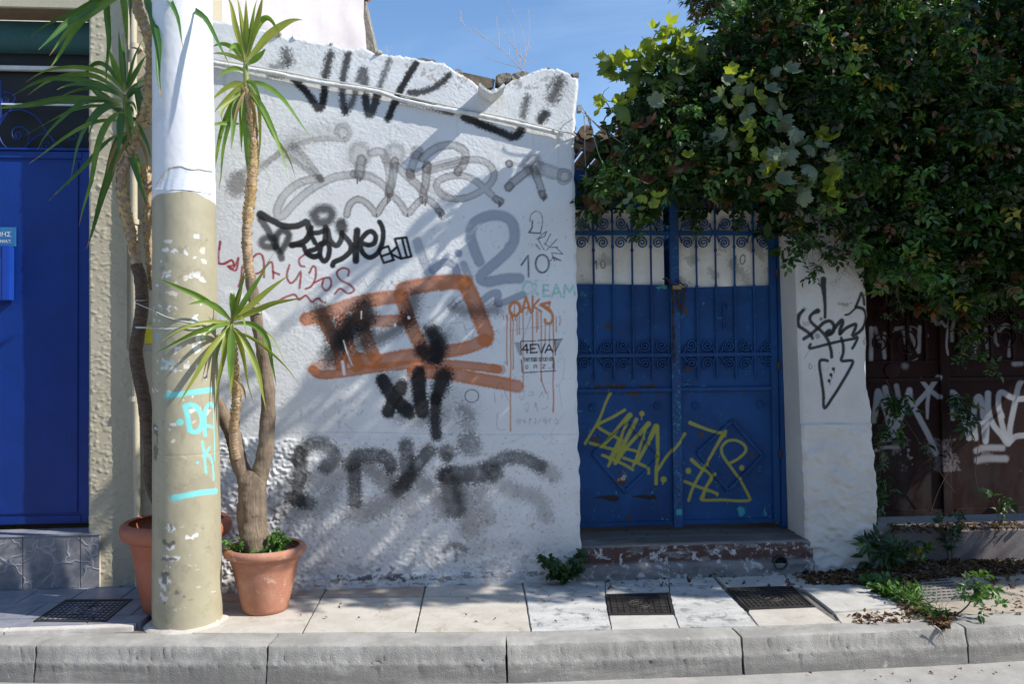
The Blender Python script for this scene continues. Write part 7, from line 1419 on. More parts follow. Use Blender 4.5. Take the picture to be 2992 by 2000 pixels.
def sprigs(C, out, ln, nl=6, lw=(0.045, 0.022), cols=None, p=None, spread=0.7, down=0.5):
    """C (n,3) sprig bases, out (n,3) growth direction -> leaf arrays; leaflets in pairs along a short stalk"""
    n = len(C); ax = unit(out + NR.normal(0, spread, (n, 3)) + np.array([0, 0, -down])); up = unit(np.array([0.0, -0.5, 0.9]) + NR.normal(0, 0.45, (n, 3)))
    sd = unit(np.cross(ax, up)); up = np.cross(sd, ax); l = ln * NR.uniform(0.7, 1.25, n)
    Bs, Ds, Ns, Ls, Ws, Cs = [], [], [], [], [], []; col = palette(n, cols, p); sz = NR.uniform(0.6, 1.45, n); l = l * sz
    for j in range(nl):
        tt = 1.0 if j == nl - 1 else 0.25 + 0.75 * (j // 2) / max(1, (nl - 1) / 2); s_ = 0 if j == nl - 1 else (1 if j % 2 else -1)
        Bs.append(C + ax * (l * tt)[:, None]); Ds.append(unit(ax * (1.0 if s_ == 0 else 0.45) + sd * s_ * 0.9 + NR.normal(0, 0.25, (n, 3)))); Ns.append(unit(up + NR.normal(0, 0.3, (n, 3))))
        q = NR.uniform(0.75, 1.25, n) * sz; Ls.append(lw[0] * q); Ws.append(lw[1] * q * NR.uniform(0.85, 1.15, n)); Cs.append(np.clip(col * NR.uniform(0.8, 1.2, (n, 1)), 0, 1))
    return [np.concatenate(a) for a in (Bs, Ds, Ns, Ls, Ws, Cs)]
def in_poly(X, Z, poly):
    c = np.zeros(X.shape, bool); n = len(poly)
    for i in range(n):
        x0, z0 = poly[i]; x1, z1 = poly[(i + 1) % n]
        c ^= ((z0 > Z) != (z1 > Z)) & (X < (x1 - x0) * (Z - z0) / (z1 - z0 + 1e-12) + x0)
    return c
def project(P):
    q = (np.asarray(P) - np.array(EYE)) @ np.array(RM); return 1496 + q[:, 0] / -q[:, 2] * FPX, 1000 - q[:, 1] / -q[:, 2] * FPX, -q[:, 2]
# ---- the hedge over both gates
YHG = -0.25
def hp(L): return [(onY(u, v, YHG).x, onY(u, v, YHG).z) for u, v in L]
HEDGE = hp([(1715, 590), (1735, 530), (1775, 480), (1820, 430), (1850, 340), (1850, 260), (1880, 200), (1960, 160), (2020, 130), (2090, 90), (2140, 20), (2230, -50), (2400, -90), (3500, -130), (3600, 700), (3300, 830), (2992, 840), (2900, 880), (2840, 900), (2740, 870), (2660, 820), (2580, 800), (2520, 760), (2440, 730), (2370, 690), (2300, 600), (2240, 560), (2100, 575), (2000, 545), (1900, 590), (1790, 570), (1740, 600)])
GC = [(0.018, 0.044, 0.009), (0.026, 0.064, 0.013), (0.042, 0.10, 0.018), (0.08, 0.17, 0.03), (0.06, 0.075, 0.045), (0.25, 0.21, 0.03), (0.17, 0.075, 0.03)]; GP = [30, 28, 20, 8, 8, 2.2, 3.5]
def sample_poly(poly, n, clump=0.0):
    a = np.array(poly); lo, hi = a.min(0), a.max(0); X = NR.uniform(lo[0], hi[0], n * 8); Z = NR.uniform(lo[1], hi[1], n * 8); k = in_poly(X, Z, poly)
    if clump:
        g = np.sin(X * 9.1 + 3 * np.sin(Z * 4.7)) * np.sin(Z * 10.3 + 2.5 * np.sin(X * 5.3)); k &= (g > -0.55 * 1) | (NR.random(len(X)) > clump)
    return X[k][:n], Z[k][:n]
HED = thing('climbing_hedge', (2.6, 0.3, 0), 'dense dark green climbing hedge sprawling over both gates and the pillar', 'hedge')
X, Z = sample_poly(HEDGE, 9500, 0.8); n = len(X)
bulge = 0.22 * np.sin(X * 2.3 + 1.0) * np.sin(Z * 2.9) + 0.10 * np.sin(X * 6.1 + Z * 4.0) - 0.06 * np.sin(X * 9.1 + 3 * np.sin(Z * 4.7)) * np.sin(Z * 10.3 + 2.5 * np.sin(X * 5.3))
lowr = np.clip((Z - 2.3) / 1.2, 0, 1)
front = -0.16 - 0.30 * lowr - 0.16 * np.clip((X - 1.8) / 1.5, 0, 1) + bulge * 0.9
Y = front + np.abs(NR.normal(0, 0.22, n))
C = np.stack([X, Y, Z], -1)
out = np.stack([NR.normal(0, 0.3, n), -0.9 * np.ones(n), NR.normal(0.1, 0.4, n)], -1)
cl = np.sin(X * 5.7 + 2 * np.sin(Z * 3.1)) * np.sin(Z * 6.3 + X * 1.7); k1 = cl > 0.45
A = sprigs(C[~k1], out[~k1], 0.085, 7, (0.046, 0.024), GC, GP); A2 = sprigs(C[k1], out[k1], 0.10, 7, (0.054, 0.027), GC[1:5] + [GC[5]], [2, 4, 4, 1.5, 0.5]); A = [np.concatenate(q) for q in zip(A, A2)]
leaf_cloud('foliage', *A, 'foliage', HED)
# long young shoots standing out of it
SH = []
for i in range(70):
    x, z = sample_poly(HEDGE, 1); x, z = float(x[0]), float(z[0]); p0 = Vector((x, -0.35 - 0.2 * rng.random(), z)); d = Vector((rng.uniform(-0.8, 0.6), rng.uniform(-0.7, -0.1), rng.uniform(-0.7, 0.6))).normalized(); L_ = rng.uniform(0.14, 0.34); P = bez(p0, p0 + d * L_ * 0.6 + Vector((0, 0, 0.05)), p0 + d * L_ - Vector((0, 0, 0.03)), 7)
    MB().tube(P, [lerp(0.0028, 0.001, j / 6) for j in range(7)], 4).obj('shoot', 'twig', HED) if i < 40 else None
    k = 5; SH.append(sprigs(np.array([P[j] for j in range(2, 7)]), np.array([[d.x, d.y, d.z]] * k), 0.06, 5, (0.046, 0.022), [(0.07, 0.17, 0.03), (0.10, 0.20, 0.035), (0.05, 0.11, 0.02), (0.16, 0.10, 0.03)], [3, 2, 3, 0.6]))
leaf_cloud('young_foliage', *[np.concatenate([a[i] for a in SH]) for i in range(6)], 'foliage', HED)
# darker, sparser depth of the hedge
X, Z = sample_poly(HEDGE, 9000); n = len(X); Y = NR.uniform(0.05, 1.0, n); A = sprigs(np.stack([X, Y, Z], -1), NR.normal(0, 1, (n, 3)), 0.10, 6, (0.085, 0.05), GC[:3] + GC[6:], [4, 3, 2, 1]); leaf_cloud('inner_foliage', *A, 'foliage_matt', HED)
# single leaves standing out on the near side: each its own piece
def leaf_mesh_one(name, L, W, fold, droop, col):
    o_ = leaf_cloud(name, np.zeros((1, 3)), np.array([[0, 0, -1.0]]), np.array([[0, -1.0, 0.0]]), np.array([L]), np.array([W]), np.array([col]), 'foliage', None, fold, droop, False)
    me = o_.data; bpy.data.objects.remove(o_); return me
LM = [leaf_mesh_one('leaf', 0.058, 0.032, 0.2, 0.25, c) for c in ((0.045, 0.115, 0.02), (0.07, 0.17, 0.028), (0.035, 0.085, 0.018), (0.06, 0.08, 0.05), (0.15, 0.07, 0.03), (0.10, 0.16, 0.03))]
X, Z = sample_poly(hp([(1790, 620), (1840, 420), (2000, 330), (2100, 150), (2300, 20), (2990, 20), (2990, 840), (2700, 800), (2400, 680), (2240, 600), (2000, 580), (1880, 620)]), 290)
for x, z in zip(X, Z):
    b = 0.22 * math.sin(x * 2.3 + 1.0) * math.sin(z * 2.9) + 0.10 * math.sin(x * 6.1 + z * 4.0); lr = min(1, max(0, (z - 2.3) / 1.2)); y = -0.16 - 0.30 * lr - 0.16 * min(1, max(0, (x - 1.8) / 1.5)) + b * 0.9 - rng.uniform(0.03, 0.12)
    link('leaf', rng.choice(LM), HED, Matrix.Translation((x, y, z)) @ Matrix.Rotation(rng.uniform(-1.2, 1.2), 4, 'Y') @ Matrix.Rotation(rng.uniform(-0.9, 0.3), 4, 'X') @ Matrix.Rotation(rng.uniform(-0.8, 0.8), 4, 'Z') @ Matrix.Scale(rng.uniform(0.8, 1.25), 4))
# woody stems
pmat('twig_dry', (0.17, 0.12, 0.08), (0.11, 0.08, 0.055), scale=20, rough=0.9)
m = MB()
for i in range(46):
    x = rng.uniform(1.3, 4.6); z = rng.uniform(2.8, 3.2); p = Vector((x, rng.uniform(0.1, 0.3), z)); L = [p]
    for k in range(6): p = p + Vector((rng.uniform(-0.14, 0.16), rng.uniform(-0.1, 0.06), rng.uniform(0.05, 0.22))); L.append(p)
    m.tube(smooth_path(L, 3), [lerp(0.009, 0.002, j / 18) for j in range(19)], 5)
o = m.obj('branches', 'twig', HED); o['kind'] = 'stuff'
# dry bare twigs hanging over the pillar
m = MB(); r_ = random.Random(31)
def twigs(m, p, d, L, r, depth):
    q = [p]
    for k in range(5):
        d = (d + Vector((r_.uniform(-0.5, 0.5), r_.uniform(-0.3, 0.3), r_.uniform(-0.45, 0.3)))).normalized(); q.append(q[-1] + d * L / 5)
    m.tube(q, [lerp(r, r * 0.5, i / 5) for i in range(6)], 4)
    if depth:
        for k in range(3): twigs(m, q[r_.randint(1, 5)], (d + Vector((r_.uniform(-1, 1), r_.uniform(-0.4, 0.4), r_.uniform(-1, 0.4)))).normalized(), L * 0.6, r * 0.6, depth - 1)
for u, v in ((2400, 690), (2440, 700), (2475, 690), (2510, 720), (2540, 740), (2365, 690), (2490, 720), (2600, 760), (2640, 790)): twigs(m, onY(u, v, -0.08), Vector((r_.uniform(-0.5, 0.5), 0, -1)), 0.22, 0.0022, 2)
o = m.obj('dry_twigs', 'twig_dry', HED); o['kind'] = 'stuff'
# hanging strands over the brown gate and at the pillar
def strand(pts, dens, Yd, cols=GC, p=GP, lw=(0.042, 0.022), sz=0.06, nl=5):
    P = smooth_path([onY(u, v, Yd) for u, v in pts], 8); MB().tube(P, 0.0022, 5).obj('shoot', 'twig', HED)
    k = int(dens * len(P)); I = NR.integers(0, len(P), k); Cc = np.array([P[i] for i in I]) + NR.normal(0, 0.012, (k, 3))
    return sprigs(Cc, NR.normal(0, 0.8, (k, 3)) + np.array([0, -0.6, -0.3]), sz, nl, lw, cols, p)
AA = []
AA.append(strand([(2850, 840), (2840, 920), (2815, 980), (2812, 1060)], 1.6, 0.20)); AA.append(strand([(2800, 830), (2815, 900), (2840, 980), (2880, 1060), (2912, 1085)], 1.2, 0.18)); AA.append(strand([(2890, 830), (2870, 900), (2905, 960)], 1.2, 0.2))
AA.append(strand([(2620, 800), (2640, 870), (2615, 910), (2590, 925)], 0.8, 0.2)); AA.append(strand([(2330, 640), (2350, 700), (2320, 745)], 1.3, -0.12)); AA.append(strand([(2300, 620), (2310, 700), (2300, 765)], 1.2, -0.14)); AA.append(strand([(2440, 720), (2400, 770), (2370, 810)], 0.9, -0.06))
AA.append(strand([(2720, 850), (2740, 900), (2760, 900)], 0.9, 0.2)); AA.append(strand([(2960, 830), (2940, 900), (2980, 960)], 0.9, 0.2)); AA.append(strand([(2560, 760), (2580, 810), (2620, 830)], 1.4, 0.0))
AA.append(strand([(1700, 640), (1720, 600), (1760, 640)], 0.5, -0.1)); AA.append(strand([(1690, 470), (1720, 520), (1700, 580)], 0.5, 0.05)); AA.append(strand([(1850, 620), (1870, 650), (1850, 690)], 1.2, -0.1)); AA.append(strand([(2020, 600), (2030, 640), (2035, 670)], 1.3, -0.12)); AA.append(strand([(2150, 610), (2160, 650), (2140, 670)], 1.0, -0.12))
leaf_cloud('hanging_foliage', *[np.concatenate([a[i] for a in AA]) for i in range(6)], 'foliage', HED)
# ---- climber on the brown gate, lower
LOWC = [(0.02, 0.05, 0.012), (0.028, 0.07, 0.018), (0.05, 0.11, 0.02)]
CRE = thing('creeper', onY(2580, 1400, 0.3), 'thin creeper with pointed leaves climbing beside the pillar over the brown gate', 'creeper')
HED_keep = HED; HED = CRE
AA = [strand([(2560, 1440), (2572, 1380), (2568, 1300), (2580, 1240), (2600, 1180), (2610, 1160)], 1.1, 0.25, LOWC, [1, 1, 0.6], (0.05, 0.02), 0.07), strand([(2600, 1180), (2640, 1190), (2660, 1150)], 1.2, 0.25, LOWC, [1, 1, 0.6], (0.05, 0.02), 0.07), strand([(2580, 1240), (2610, 1260), (2630, 1290)], 0.9, 0.25, LOWC, [1, 1, 0.6], (0.05, 0.02), 0.06),
      strand([(2780, 1150), (2800, 1170), (2830, 1190), (2810, 1240)], 1.0, 0.28, LOWC, [1, 1, 0.6], (0.05, 0.022), 0.07), strand([(2560, 1500), (2562, 1440)], 1.0, 0.2, LOWC, [1, 1, 0.6], (0.05, 0.02), 0.06), strand([(2700, 1300), (2712, 1310)], 0.3, 0.3, LOWC, [1, 1, 0.6], (0.06, 0.045), 0.04)]
for L in ([(2590, 1110), (2640, 1220), (2700, 1310), (2760, 1400), (2790, 1440)], [(2855, 1180), (2860, 1280), (2850, 1380), (2860, 1440)], [(2720, 1500), (2740, 1440), (2770, 1380)]): MB().tube(smooth_path([onY(u, v, 0.33) for u, v in L], 8), 0.003, 5).obj('stem', 'twig', CRE)
leaf_cloud('foliage', *[np.concatenate([a[i] for a in AA]) for i in range(6)], 'foliage', CRE)
HED = HED_keep
# ---- grape vine: big lobed leaves, each a piece
def grape_mesh(name, seed, cup):
    r = random.Random(seed); lob = [(0, 1.0), (0.95, 0.86), (-0.95, 0.86), (1.95, 0.62), (-1.95, 0.62)]; n = 44; ring = []
    for i in range(n):
        a_ = -math.pi + 2 * math.pi * (i + 0.5) / n; rad_ = 0.34
        for c_, l_ in lob:
            d = abs((a_ - c_ + math.pi) % (2 * math.pi) - math.pi); rad_ = max(rad_, l_ * math.cos(min(d * 1.6, 1.57)) ** 0.8 if d * 1.6 < 1.57 else 0)
        rad_ *= (1.0 + (0.055 if i % 2 else -0.055)) * r.uniform(0.95, 1.05)
        if abs(abs(a_) - math.pi) < 0.35: rad_ = 0.16
        ring.append((a_, rad_ * 0.5))
    vs = [(0, 0, 0)]; fs = []
    for f in (0.5, 1.0):
        for a_, q in ring:
            x, z = q * f * math.sin(a_), -q * f * math.cos(a_); fold = 0.10 * abs(math.sin(a_ * 2.6)) * f; vs.append((x, -cup * (x * x + z * z) * 2.4 + fold * q * 2.2 + r.uniform(-0.006, 0.006), z))
    for i in range(n):
        j = (i + 1) % n; fs.append((0, 1 + i, 1 + j)); fs.append((1 + i, 1 + n + i, 1 + n + j, 1 + j))
    return MB().add(vs, fs).mesh(name, smooth=50)
leafmat('vine_green', (0.10, 0.16, 0.06), (0.14, 0.20, 0.07), 0.45, 0.55, 30); leafmat('vine_yellow', (0.30, 0.34, 0.045), (0.20, 0.27, 0.05), 0.55, 0.5, 30); leafmat('vine_grey', (0.19, 0.23, 0.16), (0.14, 0.18, 0.10), 0.25, 0.6, 25); leafmat('vine_dry', (0.17, 0.08, 0.05), (0.12, 0.06, 0.035), 0.2, 0.7, 25)
GM = {}
for k, mt in enumerate(('vine_green', 'vine_yellow', 'vine_grey', 'vine_dry')):
    GM[mt] = []
    for j in range(3): me = grape_mesh('vine_leaf', 50 + k * 7 + j, (-0.5, 0.6, 1.1)[j]); me.materials.append(MATS[mt]); GM[mt].append(me)
VINE = thing('grape_vine', (1.6, -0.3, 2.2), 'grape vine with large lobed grey-green and yellowish leaves hanging from the hedge', 'vine')
def vl(z, L, Y, mt, size):
    for x, y in L:
        p = onY(*z(x, y), Y - rng.uniform(0, 0.12)); s_ = size * rng.uniform(0.75, 1.2)
        o = link('vine_leaf', rng.choice(GM[mt]), VINE, Matrix.Translation(p) @ Matrix.Rotation(rng.uniform(-0.9, 0.9), 4, 'Y') @ Matrix.Rotation(rng.uniform(-1.0, 0.35), 4, 'X') @ Matrix.Rotation(rng.uniform(-1.1, 1.1), 4, 'Z') @ Matrix.Scale(s_, 4))
vl(zK, [(235, 400), (300, 390), (360, 395), (330, 480), (400, 440), (470, 400), (380, 530), (560, 270), (570, 330), (630, 200), (670, 240), (725, 160), (720, 200), (760, 220), (800, 250), (640, 300), (690, 320), (830, 240), (850, 270), (520, 390), (560, 410), (450, 450), (600, 440), (480, 630), (390, 680), (370, 730), (260, 700), (240, 770), (900, 330), (880, 380), (740, 400), (790, 430), (580, 360), (640, 340), (700, 260)], -0.30, 'vine_yellow', 0.16)
vl(zK, [(330, 440), (300, 470), (400, 500), (500, 500), (580, 520), (640, 420), (680, 460), (720, 380), (760, 330), (830, 330), (900, 360), (860, 460), (720, 530), (690, 600), (600, 560), (640, 600), (440, 760), (520, 440), (780, 520), (860, 540), (880, 300), (920, 420), (790, 380), (560, 480)], -0.26, 'vine_green', 0.20)
vl(zK, [(1150, 540), (1090, 680), (1130, 740), (1260, 620), (1320, 600), (1430, 610), (1290, 740), (1400, 720), (1480, 700), (1280, 830), (1170, 920), (1110, 930), (1080, 990), (1190, 990), (1180, 1090), (1530, 870), (1640, 930), (1530, 1090), (1580, 1060), (1660, 1010), (1380, 1240), (1430, 1150), (870, 510), (620, 690), (450, 1400), (1560, 480)], -0.52, 'vine_grey', 0.165)
vl(zK, [(1230, 560), (1310, 530), (1350, 650), (1390, 680), (1260, 920), (1330, 940), (1310, 860), (1300, 980), (1360, 1050), (1390, 1090), (1350, 1130), (1470, 1130), (1420, 1180), (560, 1380), (620, 1430), (640, 1390), (1160, 480), (1100, 640), (1100, 840), (870, 1080), (1200, 700)], -0.58, 'vine_yellow', 0.13)
vl(zL, [(60, 650), (80, 770), (180, 840), (60, 1010), (100, 980), (300, 940), (280, 960), (360, 1050), (380, 1020), (260, 1080), (310, 1160), (240, 1230), (50, 1160), (190, 1290), (160, 900), (40, 440)], -0.56, 'vine_grey', 0.165)
vl(zL, [(320, 880), (380, 910), (390, 1210), (440, 1100), (430, 1150), (20, 1080), (400, 1180), (390, 1250), (330, 860)], -0.5, 'vine_yellow', 0.15)
vl(zK, [(530, 890), (580, 870), (600, 1260), (860, 1120), (780, 1180), (1360, 500)], -0.3, 'vine_dry', 0.17)
def cane(z, L, Y, r=0.004): MB().tube(smooth_path([onY(*z(x, y), Y) for x, y in L], 6), r, 6).obj('cane', 'twig', VINE, smooth=60)
cane(zK, [(1000, 430), (860, 400), (700, 380), (620, 330), (640, 240), (720, 180)], -0.24); cane(zK, [(700, 390), (560, 420), (420, 440), (260, 420), (220, 380)], -0.24); cane(zK, [(1400, 820), (1390, 880), (1440, 920), (1450, 1000), (1450, 1080), (1400, 1150)], -0.40); cane(zK, [(1290, 860), (1300, 940), (1350, 1040), (1400, 1110)], -0.44, 0.003)
cane(zK, [(500, 690), (400, 720), (300, 710), (220, 690)], -0.2, 0.003); cane(zL, [(340, 700), (330, 850), (370, 960), (400, 1100)], -0.4, 0.004)
# ---- dark tree behind the hedge
pmat('tree_bark', (0.12, 0.085, 0.06), (0.07, 0.05, 0.035), scale=8, bump=0.8, bscale=20, bdist=0.02)
def tree(name, base, label, crown_pts, limb_to, cols, p, lw, nl, ln, cat='tree', r0=0.14, down=0.9, mat='foliage_matt'):
    t = thing(name, base, label, cat); b = Vector(base); m = MB(); top = b + Vector(limb_to[0]); P = smooth_path([b, b.lerp(top, 0.5) + Vector((0.08, 0.05, 0)), top], 8); m.tube(P, [lerp(r0, r0 * 0.6, i / (len(P) - 1)) for i in range(len(P))], 12); m.obj('trunk', 'tree_bark', t, smooth=60)
    for L in limb_to[1:]:
        e = b + Vector(L); mid = top.lerp(e, 0.5) + Vector((rng.uniform(-0.2, 0.2), rng.uniform(-0.2, 0.2), 0.2)); P = bez(top, mid, e, 10); MB().tube(P, [lerp(r0 * 0.5, 0.012, i / 9) for i in range(10)], 8).obj('limb', 'tree_bark', t, smooth=60)
    n = len(crown_pts); A = sprigs(crown_pts, NR.normal(0, 0.7, (n, 3)), ln, nl, lw, cols, p, 0.5, down); leaf_cloud('crown', *A, mat, t); return t
TC = onY(2200, 30, 3.2); pts = []
while len(pts) < 5200:
    c = np.array([TC.x + 0.6, 3.4, TC.z + 0.9]); d = NR.normal(0, 1, 3); d /= np.linalg.norm(d); q = c + d * np.array([1.5, 1.0, 1.35]) * NR.uniform(0.35, 1.0) ** 0.5
    if math.sin(q[0] * 5.1) + math.sin(q[2] * 6.3 + q[0] * 2) + 0.6 * math.sin(q[1] * 5) > -0.9: pts.append(q)
tree('pepper_tree', (TC.x + 0.7, 3.4, 0), 'dark fine-leaved tree rising behind the hedge against the sky', np.array(pts), [(0, 0, 3.2), (-0.9, 0, 4.0), (0.7, 0.2, 4.6), (-0.3, -0.4, 4.8)], [(0.035, 0.06, 0.02), (0.05, 0.075, 0.025), (0.13, 0.07, 0.03)], [5, 4, 1.3], (0.085, 0.018), 9, 0.16)
# ---- street tree to the right, above and outside the picture, whose crown shades the gates and the wall
def shade_top(x): return interp(x, [(-2.6, -0.6), (-1.75, 0.2), (-1.35, 0.5), (-1.2, 1.0), (-1.0, 1.6), (-0.6, 2.15), (0.0, 2.62), (0.4, 2.8), (0.55, 1.8), (1.7, 1.8), (2.2, 3.4), (5.0, 4.0)])
pts = []; S_ = np.array(SUN)
def shade_w(x, z):
    # how much of the sun the crown takes away over wall point (x, z): solid low on the right, combed into slanting streaks towards the upper left
    if 0.0 < x < 1.7 and z > 1.45: return 0.0
    if x > 0.45: return 1.0 if z < shade_top(x) else 0.0
    q = z - 0.957 * x + 0.05 * math.sin(x * 5.0)
    if q < 1.55: return 0.62 if z > -1.2 else 0.0
    band = 0.5 + 0.5 * math.sin(2 * math.pi * (q - 0.05) / 0.36 + 0.8 * math.sin(q * 9.0)); band = min(1, max(0, (band - 0.30) / 0.35))
    top = 2.72 + 0.25 * max(0.0, -x) ** 0.8
    if q < top - 0.55: band = max(band, 0.22 if x > -0.9 else 0.0)
    return (band * (0.40 if x < -0.2 else 0.6)) if q < top else 0.0
while len(pts) < 1650:
    x = NR.uniform(-2.3, 4.2); z = NR.uniform(-1.15, 4.0)
    if NR.random() > shade_w(x, z): continue
    t0 = max(3.3, (4.7 - z) / S_[2]); pts.append(np.array([x, 0, z]) + S_ * (t0 + NR.uniform(0, 1.9)))
while len(pts) < 2650:
    x = NR.uniform(1.7, 4.6); z = NR.uniform(-0.75, 3.9)
    if z < shade_top(x): t0 = max(3.3, (4.7 - z) / S_[2]); pts.append(np.array([x, 0, z]) + S_ * (t0 + NR.uniform(0, 1.9)))
pts = np.array(pts); pu, pv, pd = project(pts); keep = ~((pd > 0) & (pu > -60) & (pu < 3060) & (pv > -90) & (pv < 2060)); pts = pts[keep]
STREE = tree('street_tree', (7.4, -1.35, -0.01), 'broad street tree standing to the right, spreading over the pavement', pts, [(0, 0, 3.6), (-2.2, 0.1, 4.4), (-4.2, 0.3, 4.9), (-1.0, -0.5, 5.2), (-3.2, -0.4, 5.6), (0.8, 0.2, 5.4)], GC[:4], [3, 3, 3, 1], (0.10, 0.055), 7, 0.11, r0=0.17, down=0.3)
# ================================================================ small plants, litter, ropes
leafmat('weed_green', (0.07, 0.16, 0.03), (0.10, 0.21, 0.04), 0.35, 0.5); leafmat('weed_dark', (0.025, 0.065, 0.022), (0.04, 0.09, 0.03), 0.25, 0.5)
WC = [(0.06, 0.15, 0.025), (0.09, 0.20, 0.035), (0.045, 0.11, 0.02)]; WD = [(0.022, 0.055, 0.018), (0.03, 0.075, 0.024), (0.045, 0.10, 0.03)]
def weed(name, base, label, stems, h, lw, nl, cols, per=7, spread=0.5, cat='weed', lean=(0, 0), r=0.0028, up=0.9, stemcol='weed_green'):
    t = thing(name, base, label, cat, 'weeds in the pots and along the wall foot'); b = Vector(base); AA = []
    for i in range(stems):
        a_ = 2 * math.pi * (i + rng.random() * 0.6) / stems; L = h * rng.uniform(0.6, 1.1); d = Vector((math.cos(a_) * spread + lean[0], math.sin(a_) * spread + lean[1], up)).normalized()
        P = bez(b + Vector((math.cos(a_), math.sin(a_), 0)) * 0.008, b + d * L * 0.55 + Vector((0, 0, L * 0.12)), b + d * L, 8); MB().tube(P, [lerp(r, r * 0.4, j / 7) for j in range(8)], 5).obj('stem', stemcol, t)
        I = NR.integers(2, 8, per); C = np.array([P[k] for k in I]); AA.append(sprigs(C, NR.normal(0, 0.8, (per, 3)) + np.array([d.x, d.y, 0.4]), lw[0] * 0.8, nl, lw, cols, [1] * len(cols), 0.5, 0.1))
    leaf_cloud('foliage', *[np.concatenate([a[i] for a in AA]) for i in range(6)], 'foliage', t); return t
wz = rimz - 0.04
weed('weed', (FP.x + 0.10, FP.y - 0.10, wz), 'bright green weed growing in the front pot right of the trunk', 7, 0.13, (0.030, 0.016), 5, WC, 9)
weed('weed', (FP.x - 0.15, FP.y - 0.09, wz), 'small green weed in the front pot left of the trunk', 4, 0.10, (0.028, 0.015), 5, WC, 6)
weed('weed', (FP.x + 0.005, FP.y - 0.185, wz), 'tiny green seedling at the front rim of the terracotta pot', 3, 0.06, (0.024, 0.013), 3, WC, 4)
p = Vector((onY(1648, 1600, -0.07).x, -0.075, 0))
weed('weed', p, 'dark leafy weed at the foot of the white wall beside the doorstep', 11, 0.24, (0.042, 0.034), 4, WD, 9, 0.75, r=0.004, stemcol='weed_dark')
p = onZ(2580, 1668, 0); weed('weed', p, 'dark weed with long leaflets by the foot of the white pillar', 9, 0.26, (0.085, 0.026), 7, WD, 5, 0.65, r=0.004, stemcol='weed_dark')
p = onZ(2612, 1742, 0); weed('ground_weed', p, 'low bright weed in the joint beside the grey slab', 12, 0.13, (0.034, 0.026), 5, WC, 8, 1.4, up=0.45)
p = onZ(2560, 1712, 0); weed('ground_weed', p, 'low weed patch creeping between litter and the grey slab', 10, 0.12, (0.034, 0.026), 5, WC, 7, 1.4, up=0.4)
p = onZ(2664, 1770, 0); weed('grass_tuft', p, 'thin grass tuft at the end of the pavement slabs', 16, 0.11, (0.05, 0.007), 3, WC, 4, 0.9)
p = onZ(2730, 1806, 0); weed('grass_tuft', p, 'small grass tuft in the gap behind the kerb', 14, 0.09, (0.05, 0.006), 3, WC, 3, 0.9)
# seedling leaning out of the kerb gap
b0 = onZ(2782, 1808, 0); tip = onY(2850, 1700, b0.y); t = thing('seedling', b0, 'leggy green seedling leaning out of the gap in the kerb', 'weed')
P = smooth_path([b0, onY(2800, 1795, b0.y), onY(2830, 1768, b0.y), onY(2846, 1735, b0.y), onY(2850, 1715, b0.y)], 6); MB().tube(P, [lerp(0.006, 0.003, i / (len(P) - 1)) for i in range(len(P))], 6).obj('stem', 'twig', t, smooth=60)
k = 34; C = np.array([P[-1]] * k) + NR.normal(0, 1, (k, 3)) * np.array([0.075, 0.05, 0.055]) - np.array([0, 0, 0.02]); leaf_cloud('foliage', *sprigs(C, NR.normal(0, 1, (k, 3)), 0.03, 5, (0.038, 0.02), WC + [(0.10, 0.17, 0.09)], [1, 1, 1, 1], 0.5, 0.2), 'foliage', t)
p = onZ(2752, 1640, 0.0); weed('weed', (p.x, 0.12, 0), 'thin straggling weed against the plinth under the brown gate', 5, 0.42, (0.03, 0.018), 5, WD, 10, 0.22, r=0.003, stemcol='weed_dark')
p = onZ(2640, 1640, 0.0); weed('weed', (p.x, 0.10, 0), 'yellow-green weed among the dry leaves before the plinth', 5, 0.2, (0.045, 0.026), 4, WC + [(0.3, 0.26, 0.04)], 5, 0.6)
a_ = onY(2930, 1470, 0.3); weed('weed', (a_.x, 0.32, PZ), 'broad-leaved shoots rising from the plinth at the right edge', 3, 0.30, (0.055, 0.036), 3, WD, 3, 0.35, r=0.003, stemcol='twig')
# fallen leaves
def litter(name, regions, n, label, size=0.034):
    B = []; Zs = []
    for (poly, share, zz) in regions:
        q = [onZ(u, v, zz) for u, v in poly]; X, Y = sample_poly([(a.x, a.y) for a in q], int(n * share)); B.append(np.stack([X, Y, zz + np.abs(NR.normal(0, 0.008, len(X))) + 0.003], -1))
    B = np.concatenate(B); k = len(B); D = unit(NR.normal(0, 1, (k, 3)) * np.array([1, 1, 0.35])); N = unit(np.array([0, 0, 1.0]) + NR.normal(0, 0.55, (k, 3)))
    C = palette(k, [(0.10, 0.05, 0.028), (0.16, 0.085, 0.045), (0.06, 0.035, 0.022), (0.24, 0.16, 0.10), (0.10, 0.09, 0.04)], [4, 4, 3, 1.5, 1]); L = size * NR.uniform(0.6, 1.5, k)
    return leaf_cloud(name, B, D, N, L, L * NR.uniform(0.4, 0.65, k), C, 'foliage_matt', None, 0.5, 0.5)
